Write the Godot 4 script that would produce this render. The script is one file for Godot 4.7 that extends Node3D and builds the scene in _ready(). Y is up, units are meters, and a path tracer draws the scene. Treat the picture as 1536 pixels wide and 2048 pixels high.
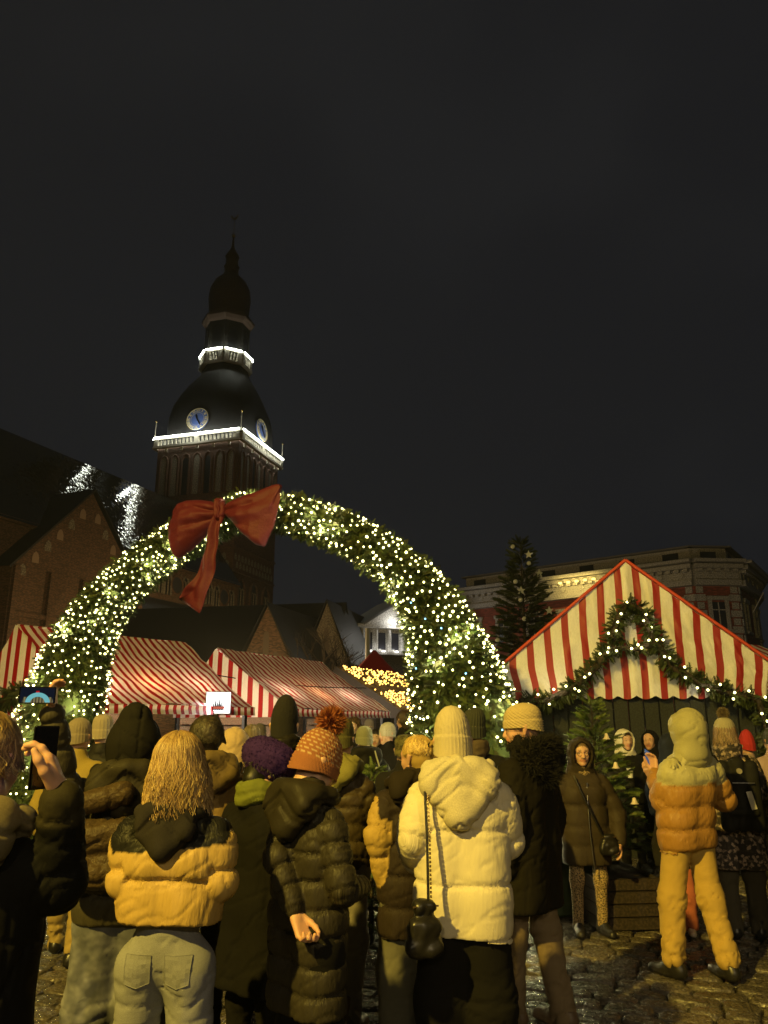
extends Node3D

func _ready() -> void:
	noise.seed = 11
	noise.frequency = 0.1
	noise.noise_type = FastNoiseLite.TYPE_SIMPLEX_SMOOTH
	noise.fractal_octaves = 2
	fine.seed = 5
	fine.frequency = 0.1
	fine.noise_type = FastNoiseLite.TYPE_SIMPLEX_SMOOTH
	fine.fractal_octaves = 2
	rng.seed = 20
	look()
	materials()
	build_ground()
	build_cathedral()
	build_houses()
	build_market()
	build_arch()
	build_plants()
	prepare_people()
	build_people()
	run_jobs()
	lamps()

func lamps() -> void:
	unseen_lamp("tall amber street lamp behind the viewer", Vector3(-6, 0, 4), 9.0, Color(1.0, 0.69, 0.10), 275.0)
	unseen_lamp("unseen warm white lamp far behind the viewer lighting the shaded sides", Vector3(5.5, 0, 10), 8.0, Color(1.0, 0.78, 0.42), 26.0)  # out of view, placed to lift the shaded sides of the crowd
	unseen_lamp("unseen warm white lamp across the square behind the viewer", Vector3(-2.5, 0, 15), 8.0, Color(1.0, 0.78, 0.42), 34.0)  # second lamp out of view, softens the shade on the backs
	unseen_lamp("unseen amber lamp behind the striped stalls lighting the church", Vector3(-8.2, 0, -45), 5.2, Color(1.0, 0.66, 0.26), 110.0)  # out of view, placed to light the church and the low houses
	unseen_lamp("unseen amber lamp between the cloister and the nave wall it lights", Vector3(-15.5, 0, -89), 9.0, Color(1.0, 0.66, 0.26), 140.0)  # out of view, set high enough to reach the nave wall
	unseen_lamp("unseen amber lamp below the transept gable it lights", Vector3(-23.5, 0, -74), 5.6, Color(1.0, 0.66, 0.26), 38.0)  # out of view, placed to brighten the gable wall
	unseen_lamp("unseen white lamp before the corner palace it lights", Vector3(16, 0, -48), 5.0, Color(1.0, 0.86, 0.66), 34.0)  # out of view, placed to light the palace front

func look() -> void:
	var cam := Camera3D.new()
	cam.name = "camera"
	cam.position = Vector3(0, 1.65, 0)
	cam.rotation.x = atan(426.0 / 1538.0)
	cam.fov = rad_to_deg(2.0 * atan(1024.0 / 1538.0))
	cam.far = 600.0
	add_child(cam)
	cam.current = true
	var e := Environment.new()
	e.tonemap_mode = Environment.TONE_MAPPER_LINEAR
	e.background_mode = Environment.BG_SKY
	var sky := Sky.new()
	var sm := ProceduralSkyMaterial.new()
	sm.sky_top_color = Color8(23, 24, 28)
	sm.sky_horizon_color = Color8(21, 23, 28)
	sm.ground_bottom_color = Color8(20, 20, 20)
	sm.ground_horizon_color = Color8(21, 23, 28)
	sm.sky_energy_multiplier = 1.0
	# thin uneven cloud, faint noise over the sky
	var cn := FastNoiseLite.new()
	cn.seed = 4
	cn.frequency = 0.6
	cn.fractal_octaves = 4
	sm.sky_cover = picture(512, 256, func(u: float, v: float) -> Color:
		var a := u * TAU
		var up := (0.5 - v) * PI
		var q := Vector3(cos(a) * cos(up), sin(up) * 1.6, sin(a) * cos(up)) * 2.4
		var n := smoothstep(-0.35, 0.55, cn.get_noise_3dv(q))
		return Color(0.10, 0.10, 0.095) * n)
	sm.sky_cover_modulate = Color(0.55, 0.55, 0.55)
	sky.sky_material = sm
	e.sky = sky
	e.fog_enabled = true
	e.fog_density = 0.00035
	e.fog_light_color = Color(0.72, 0.76, 0.78)
	e.sdfgi_enabled = true
	e.ssao_enabled = true
	e.ssil_enabled = true
	var we := WorldEnvironment.new()
	we.name = "world"
	we.environment = e
	add_child(we)

# ------------------------------------------------------------------ helpers
var taken := {}
var M := {}
var noise := FastNoiseLite.new()
var fine := FastNoiseLite.new()
var jobs: Array = []
var rng := RandomNumberGenerator.new()

func numbered(called: String) -> String:
	if not taken.has(called):
		taken[called] = 0
		return called
	taken[called] += 1
	return "%s_%03d" % [called, taken[called]]

func thing(called: String, label: String, category: String, at := Vector3.ZERO, turn := 0.0, group := "") -> Node3D:
	var o := Node3D.new()
	o.name = numbered(called)
	add_child(o)
	o.position = at
	o.rotation.y = turn
	o.set_meta("label", label)
	o.set_meta("category", category)
	if group != "":
		o.set_meta("group", group)
	return o

func struct_node(called: String, at := Vector3.ZERO, turn := 0.0) -> Node3D:
	var o := Node3D.new()
	o.name = numbered(called)
	add_child(o)
	o.position = at
	o.rotation.y = turn
	o.set_meta("kind", "structure")
	return o

func put(mesh: Mesh, called: String, m: Material, parent: Node, at := Transform3D.IDENTITY) -> MeshInstance3D:
	var o := MeshInstance3D.new()
	o.name = called
	o.mesh = mesh
	if m:
		o.material_override = m
	o.transform = at
	parent.add_child(o, true)
	return o

func done(st: SurfaceTool, called: String, m: Material, parent: Node, at := Transform3D.IDENTITY) -> MeshInstance3D:
	return put(st.commit(), called, m, parent, at)

func tris() -> SurfaceTool:
	var st := SurfaceTool.new()
	st.begin(Mesh.PRIMITIVE_TRIANGLES)
	return st

func lin(r: float, g: float, b: float) -> Color:
	return Color(r, g, b).linear_to_srgb()

func mat(c: Color, rough := 0.8, extra := {}) -> StandardMaterial3D:
	var m := StandardMaterial3D.new()
	m.albedo_color = lin(c.r, c.g, c.b)
	m.roughness = rough
	m.cull_mode = BaseMaterial3D.CULL_DISABLED
	for k in extra:
		m.set(k, extra[k])
	return m

func glow(c: Color, energy: float) -> StandardMaterial3D:
	var m := StandardMaterial3D.new()
	m.albedo_color = Color(0.02, 0.02, 0.02)
	m.emission_enabled = true
	m.emission = lin(c.r, c.g, c.b)
	m.emission_energy_multiplier = energy
	return m

# a square image from a function of (u, v)
func picture(w: int, h: int, f: Callable) -> ImageTexture:
	var im := Image.create(w, h, true, Image.FORMAT_RGBA8)
	for y in h:
		for x in w:
			im.set_pixel(x, y, f.call((x + 0.5) / w, (y + 0.5) / h))
	im.generate_mipmaps()
	return ImageTexture.create_from_image(im)

func noise_tex(freq: float, kind: int, seed_: int, lo: float, hi: float, as_normal := false, bump := 8.0, size := 256, octaves := 4) -> NoiseTexture2D:
	var n := FastNoiseLite.new()
	n.noise_type = kind
	n.frequency = freq
	n.seed = seed_
	n.fractal_octaves = octaves
	var t := NoiseTexture2D.new()
	t.width = size
	t.height = size
	t.seamless = true
	t.noise = n
	t.as_normal_map = as_normal
	t.bump_strength = bump
	if not as_normal:
		var g := Gradient.new()
		g.set_color(0, Color(lo, lo, lo))
		g.set_color(1, Color(hi, hi, hi))
		t.color_ramp = g
	return t

func triplanar(m: StandardMaterial3D, scale: float, world := false) -> StandardMaterial3D:
	m.uv1_triplanar = true
	m.uv1_world_triplanar = world
	m.uv1_scale = Vector3.ONE * scale
	return m

# ---- plain shapes
func quad(st: SurfaceTool, a: Vector3, b: Vector3, c: Vector3, d: Vector3, ua := Vector2(0, 0), ub := Vector2(1, 0), uc := Vector2(1, 1), ud := Vector2(0, 1)) -> void:
	var n := (c - a).cross(b - a).normalized()
	var p := [a, b, c, a, c, d]
	var u := [ua, ub, uc, ua, uc, ud]
	for i in 6:
		st.set_normal(n)
		st.set_uv(u[i])
		st.add_vertex(p[i])

func tri(st: SurfaceTool, a: Vector3, b: Vector3, c: Vector3) -> void:
	var n := (c - a).cross(b - a).normalized()
	for v in [a, b, c]:
		st.set_normal(n)
		st.set_uv(Vector2.ZERO)
		st.add_vertex(v)

func box(st: SurfaceTool, c: Vector3, s: Vector3, b := Basis.IDENTITY) -> void:
	var h := s * 0.5
	var v := []
	for i in 8:
		v.append(c + b * Vector3(h.x if i & 1 else -h.x, h.y if i & 2 else -h.y, h.z if i & 4 else -h.z))
	quad(st, v[4], v[6], v[7], v[5])
	quad(st, v[1], v[3], v[2], v[0])
	quad(st, v[0], v[2], v[6], v[4])
	quad(st, v[5], v[7], v[3], v[1])
	quad(st, v[2], v[3], v[7], v[6])
	quad(st, v[0], v[4], v[5], v[1])

# a box with chamfered edges
func bevel_box(st: SurfaceTool, c: Vector3, s: Vector3, e: float, b := Basis.IDENTITY) -> void:
	var h := s * 0.5
	for ax in 3:
		for sg: float in [-1.0, 1.0]:
			var n := Vector3.ZERO
			n[ax] = sg
			var u := Vector3.ZERO
			u[(ax + 1) % 3] = 1.0
			var w := n.cross(u)
			var hu: float = h[(ax + 1) % 3] - e
			var hw: float = h[(ax + 2) % 3] - e
			var o: Vector3 = c + b * (n * h[ax])
			var U: Vector3 = b * (u * hu)
			var W: Vector3 = b * (w * hw)
			quad(st, o - U - W, o - U + W, o + U + W, o + U - W)
			var e1: Vector3 = b * (-n * e)
			var eu: Vector3 = b * (u * e)
			quad(st, o + U - W, o + U + W, o + U + W + e1 + eu, o + U - W + e1 + eu)
			var ew: Vector3 = b * (w * e)
			if true:
				quad(st, o + U + W, o - U + W, o - U + W + e1 + ew, o + U + W + e1 + ew)

func tube(st: SurfaceTool, pts: Array, radii, n := 8, capped := true) -> void:
	var ring := []
	var up := Vector3.UP
	for i in pts.size():
		var p: Vector3 = pts[i]
		var t: Vector3 = (pts[mini(i + 1, pts.size() - 1)] - pts[maxi(i - 1, 0)]).normalized()
		if absf(t.dot(up)) > 0.98:
			up = Vector3.RIGHT if absf(t.x) < 0.7 else Vector3.BACK
		var x := t.cross(up).normalized()
		var y := x.cross(t).normalized()
		up = y
		var r: float = radii if (radii is float or radii is int) else radii[i]
		var row := []
		for j in n:
			var a := TAU * j / n
			row.append([p + (x * cos(a) + y * sin(a)) * r, x * cos(a) + y * sin(a)])
		ring.append(row)
	for i in pts.size() - 1:
		for j in n:
			var k := (j + 1) % n
			for q in [[i, j], [i + 1, k], [i + 1, j], [i, j], [i, k], [i + 1, k]]:
				st.set_normal(ring[q[0]][q[1]][1])
				st.set_uv(Vector2(float(q[1]) / n, float(q[0])))
				st.add_vertex(ring[q[0]][q[1]][0])
	if capped:
		for e in [0, pts.size() - 1]:
			for j in range(1, n - 1):
				tri(st, ring[e][0][0], ring[e][j][0], ring[e][j + 1][0])

# rings of points (each an Array of Vector3 of equal size) joined with smooth normals
func loft(rings: Array, closed := true, colors = null, cap_ends := false) -> ArrayMesh:
	var n: int = rings[0].size()
	var v := PackedVector3Array()
	var c := PackedColorArray()
	var uv := PackedVector2Array()
	var idx := PackedInt32Array()
	for i in rings.size():
		for j in n:
			v.append(rings[i][j])
			uv.append(Vector2(float(j) / n, float(i) / (rings.size() - 1)))
			if colors:
				c.append(colors[i][j])
	var last := n if closed else n - 1
	for i in rings.size() - 1:
		for j in last:
			var k := (j + 1) % n
			var a := i * n + j
			var b := i * n + k
			var d := (i + 1) * n + j
			var e := (i + 1) * n + k
			idx.append_array([a, b, e, a, e, d])
	if cap_ends:
		for e in [0, rings.size() - 1]:
			for j in range(1, n - 1):
				idx.append_array([e * n, e * n + j, e * n + j + 1])
	return smooth_mesh(v, idx, c, uv)

func smooth_mesh(v: PackedVector3Array, idx: PackedInt32Array, c := PackedColorArray(), uv := PackedVector2Array()) -> ArrayMesh:
	var nn := PackedVector3Array()
	nn.resize(v.size())
	for t in range(0, idx.size(), 3):
		var a := v[idx[t]]
		var f := (v[idx[t + 2]] - a).cross(v[idx[t + 1]] - a)
		nn[idx[t]] += f
		nn[idx[t + 1]] += f
		nn[idx[t + 2]] += f
	for i in nn.size():
		nn[i] = nn[i].normalized()
	var arr := []
	arr.resize(Mesh.ARRAY_MAX)
	arr[Mesh.ARRAY_VERTEX] = v
	arr[Mesh.ARRAY_NORMAL] = nn
	arr[Mesh.ARRAY_INDEX] = idx
	if c.size() == v.size():
		arr[Mesh.ARRAY_COLOR] = c
	if uv.size() == v.size():
		arr[Mesh.ARRAY_TEX_UV] = uv
	var m := ArrayMesh.new()
	m.add_surface_from_arrays(Mesh.PRIMITIVE_TRIANGLES, arr)
	return m

func lathe(profile: Array, n := 24) -> ArrayMesh:
	var rings := []
	for p in profile:
		var r := []
		for j in n:
			var a := TAU * j / n
			r.append(Vector3(cos(a) * p.x, p.y, sin(a) * p.x))
		rings.append(r)
	return loft(rings)

func multi(mesh: Mesh, xs: Array, called: String, m: Material, parent: Node, colors = null) -> MultiMeshInstance3D:
	var mm := MultiMesh.new()
	mm.transform_format = MultiMesh.TRANSFORM_3D
	mm.use_colors = colors != null
	mm.mesh = mesh
	mm.instance_count = xs.size()
	for i in xs.size():
		mm.set_instance_transform(i, xs[i])
		if colors:
			mm.set_instance_color(i, colors[i])
	var o := MultiMeshInstance3D.new()
	o.name = called
	o.multimesh = mm
	o.material_override = m
	parent.add_child(o, true)
	o.set_meta("kind", "stuff")
	return o

# ------------------------------------------------------------------ bodies: capsules joined by a smooth minimum, meshed as surface nets
class Blob:
	var a := PackedVector3Array()
	var ab := PackedVector3Array()
	var inv := PackedFloat32Array()
	var ra := PackedFloat32Array()
	var dr := PackedFloat32Array()
	var sc := PackedVector3Array()
	var tag := PackedInt32Array()
	var s0 := PackedFloat32Array()
	var sl := PackedFloat32Array()
	var sub: Array = []          # [a, ab, inv, ra, dr, sc]
	var planes: Array[Plane] = []
	var k := 0.05
	var kk := PackedFloat32Array()

	func add(p: Vector3, q: Vector3, r1: float, r2: float, s := Vector3.ONE, t := 0, along := 0.0) -> void:
		a.append(p)
		ab.append(q - p)
		var l := (q - p).length_squared()
		inv.append(1.0 / l if l > 1e-9 else 0.0)
		ra.append(r1)
		dr.append(r2 - r1)
		sc.append(s)
		tag.append(t)
		s0.append(along)
		sl.append(sqrt(l))
		kk.append(k)

	func cut(p: Vector3, q: Vector3, r1: float, r2: float, s := Vector3.ONE) -> void:
		var l := (q - p).length_squared()
		sub.append([p, q - p, 1.0 / l if l > 1e-9 else 0.0, r1, r2 - r1, s])

	func one(i: int, p: Vector3) -> float:
		var pa := p - a[i]
		var h := clampf(pa.dot(ab[i]) * inv[i], 0.0, 1.0)
		return ((pa - ab[i] * h) * sc[i]).length() - ra[i] - dr[i] * h

	func carve(p: Vector3, d: float) -> float:
		for pl in planes:
			d = maxf(d, pl.distance_to(p))
		for s in sub:
			var pa: Vector3 = p - s[0]
			var h := clampf(pa.dot(s[1]) * s[2], 0.0, 1.0)
			d = maxf(d, s[3] + s[4] * h - ((pa - s[1] * h) * s[5]).length())
		return d

	func dist(p: Vector3, use: PackedInt32Array) -> float:
		var best := 1e9
		for i in use:
			var pa := p - a[i]
			var h := clampf(pa.dot(ab[i]) * inv[i], 0.0, 1.0)
			var e := ((pa - ab[i] * h) * sc[i]).length() - ra[i] - dr[i] * h
			var ki := kk[i]
			var hh := ki - absf(best - e)
			best = minf(best, e)
			if hh > 0.0:
				best -= hh * hh * 0.25 / ki
		if planes or sub:
			best = carve(p, best)
		return best

	func nearest(p: Vector3) -> Vector3:      # (index, share along, distance)
		var best := Vector3(0, 0, 1e9)
		for i in a.size():
			var pa := p - a[i]
			var h := clampf(pa.dot(ab[i]) * inv[i], 0.0, 1.0)
			var e := ((pa - ab[i] * h) * sc[i]).length() - ra[i] - dr[i] * h
			if e < best.z:
				best = Vector3(i, h, e)
		return best

	func bounds() -> AABB:
		var bb := AABB(a[0], Vector3.ZERO)
		for i in a.size():
			var r := maxf(ra[i], ra[i] + dr[i]) / minf(sc[i].x, minf(sc[i].y, sc[i].z))
			bb = bb.merge(AABB(a[i] - Vector3.ONE * r, Vector3.ONE * 2 * r))
			bb = bb.merge(AABB(a[i] + ab[i] - Vector3.ONE * r, Vector3.ONE * 2 * r))
		return bb

# job: {blob, cell, shape: Callable(p, n, tag, s) -> float (metres outwards), tint: Callable(p, tag, s) -> Color, uv: Callable(p, tag, s) -> Vector2}
func nets(job: Dictionary) -> void:
	var b: Blob = job.blob
	var cell: float = job.cell
	var bb := b.bounds().grow(cell * 2.0)
	var o := bb.position
	var B := 4
	var nx := int(ceil(bb.size.x / cell / B)) * B + 1
	var ny := int(ceil(bb.size.y / cell / B)) * B + 1
	var nz := int(ceil(bb.size.z / cell / B)) * B + 1
	var val := PackedFloat32Array()
	val.resize(nx * ny * nz)
	val.fill(9e8)
	var vid := PackedInt32Array()
	vid.resize(nx * ny * nz)
	vid.fill(-1)
	var sy := nx
	var sz := nx * ny
	var R := cell * B * 0.8661
	var smax := 1.0
	for s in b.sc:
		smax = maxf(smax, maxf(s.x, maxf(s.y, s.z)))
	for q in b.kk:
		b.k = maxf(b.k, q)
	var blocks: Array = []
	var half := Vector3.ONE * cell * B * 0.5
	for bz in (nz - 1) / B:
		for by in (ny - 1) / B:
			for bx in (nx - 1) / B:
				var c := o + Vector3(bx, by, bz) * cell * B + half
				var best := 1e9
				var es := PackedFloat32Array()
				for i in b.a.size():
					var e := b.one(i, c)
					es.append(e)
					best = minf(best, e)
				if best > R * smax + b.k * 0.3 or best < -R * smax * 1.3 - 0.08:
					if b.planes.is_empty() and b.sub.is_empty():
						continue
					if best > R * smax + b.k * 0.3:
						continue
				if (b.planes or b.sub) and absf(b.carve(c, best)) > R * smax * 1.1 + b.k * 0.5 + 0.01:
					continue
				var use := PackedInt32Array()
				for i in es.size():
					if es[i] < best + R * 2.0 * smax + b.k:
						use.append(i)
				blocks.append([bx * B, by * B, bz * B])
				for z in range(bz * B, bz * B + B + 1):
					for y in range(by * B, by * B + B + 1):
						var at := bx * B + y * sy + z * sz
						for x in B + 1:
							if val[at + x] > 8e8:
								val[at + x] = b.dist(o + Vector3(bx * B + x, y, z) * cell, use)
	var v := PackedVector3Array()
	var idx := PackedInt32Array()
	var corner := PackedInt32Array([0, 1, sy, sy + 1, sz, sz + 1, sz + sy, sz + sy + 1])
	var edges := PackedInt32Array([0, 1, 2, 3, 4, 5, 6, 7, 0, 2, 1, 3, 4, 6, 5, 7, 0, 4, 1, 5, 2, 6, 3, 7])
	for bl in blocks:
		for z in range(bl[2], bl[2] + B):
			for y in range(bl[1], bl[1] + B):
				for x in range(bl[0], bl[0] + B):
					var at: int = x + y * sy + z * sz
					if vid[at] >= 0:
						continue
					var m := 0
					for i in 8:
						if val[at + corner[i]] < 0.0:
							m |= 1 << i
					if m == 0 or m == 255:
						continue
					var sum := Vector3.ZERO
					var cnt := 0
					for e in 12:
						var p := edges[e * 2]
						var q := edges[e * 2 + 1]
						if (m >> p & 1) != (m >> q & 1):
							var vp := val[at + corner[p]]
							var vq := val[at + corner[q]]
							var t := vp / (vp - vq) if vq < 8e8 and vp < 8e8 else 0.5
							var P := Vector3(p & 1, p >> 1 & 1, p >> 2)
							var Q := Vector3(q & 1, q >> 1 & 1, q >> 2)
							sum += P.lerp(Q, t)
							cnt += 1
					vid[at] = v.size()
					v.append(o + (Vector3(x, y, z) + sum / cnt) * cell)
	for bl in blocks:
		for z in range(bl[2], bl[2] + B):
			for y in range(bl[1], bl[1] + B):
				for x in range(bl[0], bl[0] + B):
					var at: int = x + y * sy + z * sz
					if vid[at] < 0 or x < 1 or y < 1 or z < 1:
						continue
					var s := val[at] < 0.0
					for e in 3:
						var d1: int = [1, sy, sz][e]
						if (val[at + d1] < 0.0) == s:
							continue
						var d2: int = [sy, sz, 1][e]
						var d3: int = [sz, 1, sy][e]
						var i0 := vid[at]
						var i1 := vid[at - d2]
						var i2 := vid[at - d2 - d3]
						var i3 := vid[at - d3]
						if i1 < 0 or i2 < 0 or i3 < 0:
							continue
						if s:
							idx.append_array([i0, i2, i1, i0, i3, i2])
						else:
							idx.append_array([i0, i1, i2, i0, i2, i3])
	var vol := 0.0
	for t in range(0, idx.size(), 3):
		var pa := v[idx[t]] - o
		vol += pa.dot((v[idx[t + 2]] - o).cross(v[idx[t + 1]] - o))
	if vol < 0.0:
		for t in range(0, idx.size(), 3):
			var w := idx[t + 1]
			idx[t + 1] = idx[t + 2]
			idx[t + 2] = w
	# normals of the plain surface, then the relief, then the colours
	var nn := PackedVector3Array()
	nn.resize(v.size())
	for t in range(0, idx.size(), 3):
		var a := v[idx[t]]
		var f := (v[idx[t + 2]] - a).cross(v[idx[t + 1]] - a)
		nn[idx[t]] += f
		nn[idx[t + 1]] += f
		nn[idx[t + 2]] += f
	var shape = job.get("shape")
	var tint = job.get("tint")
	var uvf = job.get("uv")
	var col := PackedColorArray()
	var uvs := PackedVector2Array()
	if shape or tint or uvf:
		for i in v.size():
			var n := nn[i].normalized()
			var w := b.nearest(v[i])
			var pi := int(w.x)
			var s := b.s0[pi] + w.y * b.sl[pi]
			if tint:
				col.append(tint.call(v[i], b.tag[pi], s))
			if uvf:
				uvs.append(uvf.call(v[i], b.tag[pi], s))
			if shape:
				v[i] += n * shape.call(v[i], n, b.tag[pi], s)
	job.v = v
	job.idx = idx
	job.col = col
	job.uvs = uvs

func queue(job: Dictionary) -> Dictionary:
	jobs.append(job)
	return job

func run_job(i: int) -> void:
	nets(jobs[i])

func run_jobs() -> void:
	if jobs.is_empty():
		return
	var g := WorkerThreadPool.add_group_task(run_job, jobs.size(), -1, true)
	WorkerThreadPool.wait_for_group_task_completion(g)
	for j in jobs:
		if j.has("then"):
			j.mesh = smooth_mesh(j.v, j.idx, j.col, j.uvs)
			j.then.call(j)
		else:
			j.mesh = smooth_mesh(j.v, j.idx, j.col, j.uvs)
			if j.has("parent"):
				put(j.mesh, j.called, j.material, j.parent, j.get("at", Transform3D.IDENTITY))
	jobs.clear()

# thin tufts standing on a mesh: fur, pile, wool
func tufts(v: PackedVector3Array, idx: PackedInt32Array, count: int, length: float, width: float, lay: Vector3, seed_: int, keep = null) -> ArrayMesh:
	var r := RandomNumberGenerator.new()
	r.seed = seed_
	var vv := PackedVector3Array()
	var nt := idx.size() / 3
	if nt == 0:
		return ArrayMesh.new()
	for i in count:
		var t := r.randi_range(0, nt - 1) * 3
		var a := v[idx[t]]
		var b := v[idx[t + 1]]
		var c := v[idx[t + 2]]
		var n := (c - a).cross(b - a).normalized()
		var w1 := r.randf()
		var w2 := r.randf() * (1.0 - w1)
		var p := a + (b - a) * w1 + (c - a) * w2
		if keep and not keep.call(p):
			continue
		var dir := (n + lay * r.randf_range(0.6, 1.4) + Vector3(r.randf_range(-1, 1), r.randf_range(-1, 1), r.randf_range(-1, 1)) * 0.55).normalized()
		var side := dir.cross(Vector3(r.randf_range(-1, 1), r.randf_range(-1, 1), r.randf_range(-1, 1))).normalized() * width
		var l := length * r.randf_range(0.5, 1.2)
		var bend := p + dir * l * 0.6
		var tip := p + (dir + lay * 0.5).normalized() * l
		for q in [p - side, bend + side * 0.5, p + side, p - side, bend - side * 0.5, bend + side * 0.5, bend - side * 0.5, tip, bend + side * 0.5]:
			vv.append(q)
	var arr := []
	arr.resize(Mesh.ARRAY_MAX)
	arr[Mesh.ARRAY_VERTEX] = vv
	var m := ArrayMesh.new()
	if vv.size():
		m.add_surface_from_arrays(Mesh.PRIMITIVE_TRIANGLES, arr)
	return m

# ------------------------------------------------------------------ materials
var T := {}

func cloth(c: Color, rough := 0.75, scale := 3.0, bump := 0.14, sheen := 0.0) -> StandardMaterial3D:
	var m := mat(c, rough)
	m.albedo_texture = T.grain
	m.normal_enabled = true
	m.normal_texture = T.crumple
	m.normal_scale = bump
	m.metallic_specular = 0.22
	if sheen > 0.0:
		m.rim_enabled = true
		m.rim = sheen
	return triplanar(m, scale)

# quilted nylon: gathers run out from the seams; uv.y counts the quilted channels
func puffer(c: Color, rough := 0.5, gather := 0.8, colored := false) -> StandardMaterial3D:
	var m := mat(c, rough)
	m.normal_enabled = true
	m.normal_texture = T.pucker
	m.normal_scale = gather
	m.metallic_specular = 0.3
	m.vertex_color_use_as_albedo = colored
	m.set_meta("quilted", true)
	return m

func tinted(rough := 0.6, bump := 0.14, scale := 3.0) -> StandardMaterial3D:
	var m := cloth(Color(1, 1, 1), rough, scale, bump, 0.0)
	m.vertex_color_use_as_albedo = true
	return m

func knit(c: Color) -> StandardMaterial3D:
	var m := mat(c, 0.95)
	m.albedo_texture = T.grain
	m.normal_enabled = true
	m.normal_texture = T.weave
	m.normal_scale = 0.8
	return triplanar(m, 9.0)

func materials() -> void:
	T.grain = noise_tex(0.2, FastNoiseLite.TYPE_SIMPLEX, 3, 0.82, 1.0)
	T.crumple = noise_tex(0.022, FastNoiseLite.TYPE_SIMPLEX, 8, 0, 1, true, 7.0, 512, 5)
	T.weave = noise_tex(0.12, FastNoiseLite.TYPE_CELLULAR, 2, 0, 1, true, 6.0)
	T.rough = noise_tex(0.02, FastNoiseLite.TYPE_SIMPLEX_SMOOTH, 9, 0.25, 0.85, false, 8.0, 512, 5)
	var pk := Image.create(512, 128, false, Image.FORMAT_RGBA8)
	var pn := FastNoiseLite.new()
	pn.seed = 31
	pn.frequency = 1.0
	pn.fractal_octaves = 3
	for y in 128:
		for x in 512:
			var v := (y + 0.5) / 128.0
			var a := TAU * x / 512.0
			var d := minf(v, 1.0 - v)
			var warp := pn.get_noise_2d(cos(a) * 2.0, sin(a) * 2.0 + v * 2.0) * 0.25
			var g := pn.get_noise_3d(cos(a + warp) * 7.5, sin(a + warp) * 7.5, v * 0.8 + (3.0 if v < 0.5 else 9.0))
			var broad := pn.get_noise_3d(cos(a) * 3.0, sin(a) * 3.0, v * 1.6 + 20.0)
			var h := 0.5 + g * 0.55 * exp(-d * 6.0) + broad * 0.28 * sin(v * PI)
			pk.set_pixel(x, y, Color(h, h, h))
	pk.bump_map_to_normal_map(7.0)
	T.pucker = ImageTexture.create_from_image(pk)
	T.stone = noise_tex(0.035, FastNoiseLite.TYPE_SIMPLEX, 14, 0.45, 1.0, false, 8.0, 512, 6)
	T.stone_bump = noise_tex(0.05, FastNoiseLite.TYPE_SIMPLEX, 15, 0, 1, true, 9.0, 512, 6)
	T.brick = picture(256, 256, func(u: float, v: float) -> Color:
		var row := int(v * 32)
		var x := u * 12 + (0.5 if row % 2 else 0.0)
		var fx := fposmod(x, 1.0)
		var fy := fposmod(v * 32, 1.0)
		if fx < 0.07 or fy < 0.16:
			return Color(0.75, 0.72, 0.68)
		var h := absf(fposmod(sin(float(int(floor(x)) % 12) * 12.9898 + row * 78.233) * 43758.5453, 1.0))
		return Color(0.6 + 0.35 * h, 0.6 + 0.25 * h, 0.6 + 0.25 * h))
	var tr := RandomNumberGenerator.new()
	tr.seed = 3
	var slopes := []
	for i in 32 * 40:
		slopes.append(Vector2(tr.randfn(0.0, 0.02), tr.randfn(0.0, 0.02)))
	T.tiles = picture(128, 160, func(u: float, v: float) -> Color:
		var q: Vector2 = slopes[int(u * 32) % 32 + 32 * (int(v * 40) % 40)]
		var n := Vector3(q.x, q.y, 1.0).normalized()
		return Color(n.x * 0.5 + 0.5, n.y * 0.5 + 0.5, n.z * 0.5 + 0.5))
	M.skin = mat(Color(1, 1, 1), 0.55, {"vertex_color_use_as_albedo": true, "subsurf_scatter_enabled": true, "subsurf_scatter_strength": 0.12})
	M.hair = mat(Color(1, 1, 1), 0.45, {"vertex_color_use_as_albedo": true})
	M.black_cloth = cloth(Color(0.012, 0.0115, 0.0115), 0.9)
	M.charcoal = cloth(Color(0.022, 0.021, 0.02), 0.9)
	M.black_nylon = cloth(Color(0.016, 0.0155, 0.014), 0.6)
	M.brown_nylon = cloth(Color(0.04, 0.032, 0.025), 0.55)
	M.black_leather = mat(Color(0.015, 0.014, 0.013), 0.35)
	M.black_plastic = mat(Color(0.01, 0.01, 0.011), 0.25)
	M.white_rubber = mat(Color(0.55, 0.52, 0.47), 0.6)
	M.black_fur = mat(Color(0.008, 0.007, 0.006), 0.95)
	M.brown_fur = mat(Color(0.16, 0.12, 0.07), 0.8)
	M.glass_dark = mat(Color(0.01, 0.012, 0.015), 0.06)
	M.brass = mat(Color(0.7, 0.5, 0.2), 0.25, {"metallic": 1.0})
	M.steel = mat(Color(0.4, 0.4, 0.42), 0.35, {"metallic": 1.0})
	M.bulb = glow(Color(1.0, 0.92, 0.36), 8.0)
	M.bulb_blue = glow(Color(0.25, 0.6, 1.0), 5.0)
	M.bulb_amber = glow(Color(1.0, 0.52, 0.1), 5.0)
	M.bulb_white = glow(Color(0.9, 0.96, 1.0), 14.0)
	M.stall_wood = triplanar(mat(Color(0.028, 0.034, 0.024), 0.75, {"albedo_texture": T.stone}), 1.5)
	M.planter_wood = triplanar(mat(Color(0.06, 0.04, 0.026), 0.8, {"albedo_texture": T.stone}), 1.5)
	M.needle = mat(Color(1, 1, 1), 0.6, {"vertex_color_use_as_albedo": true, "backlight_enabled": true, "backlight": Color(0.35, 0.5, 0.2)})
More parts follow.
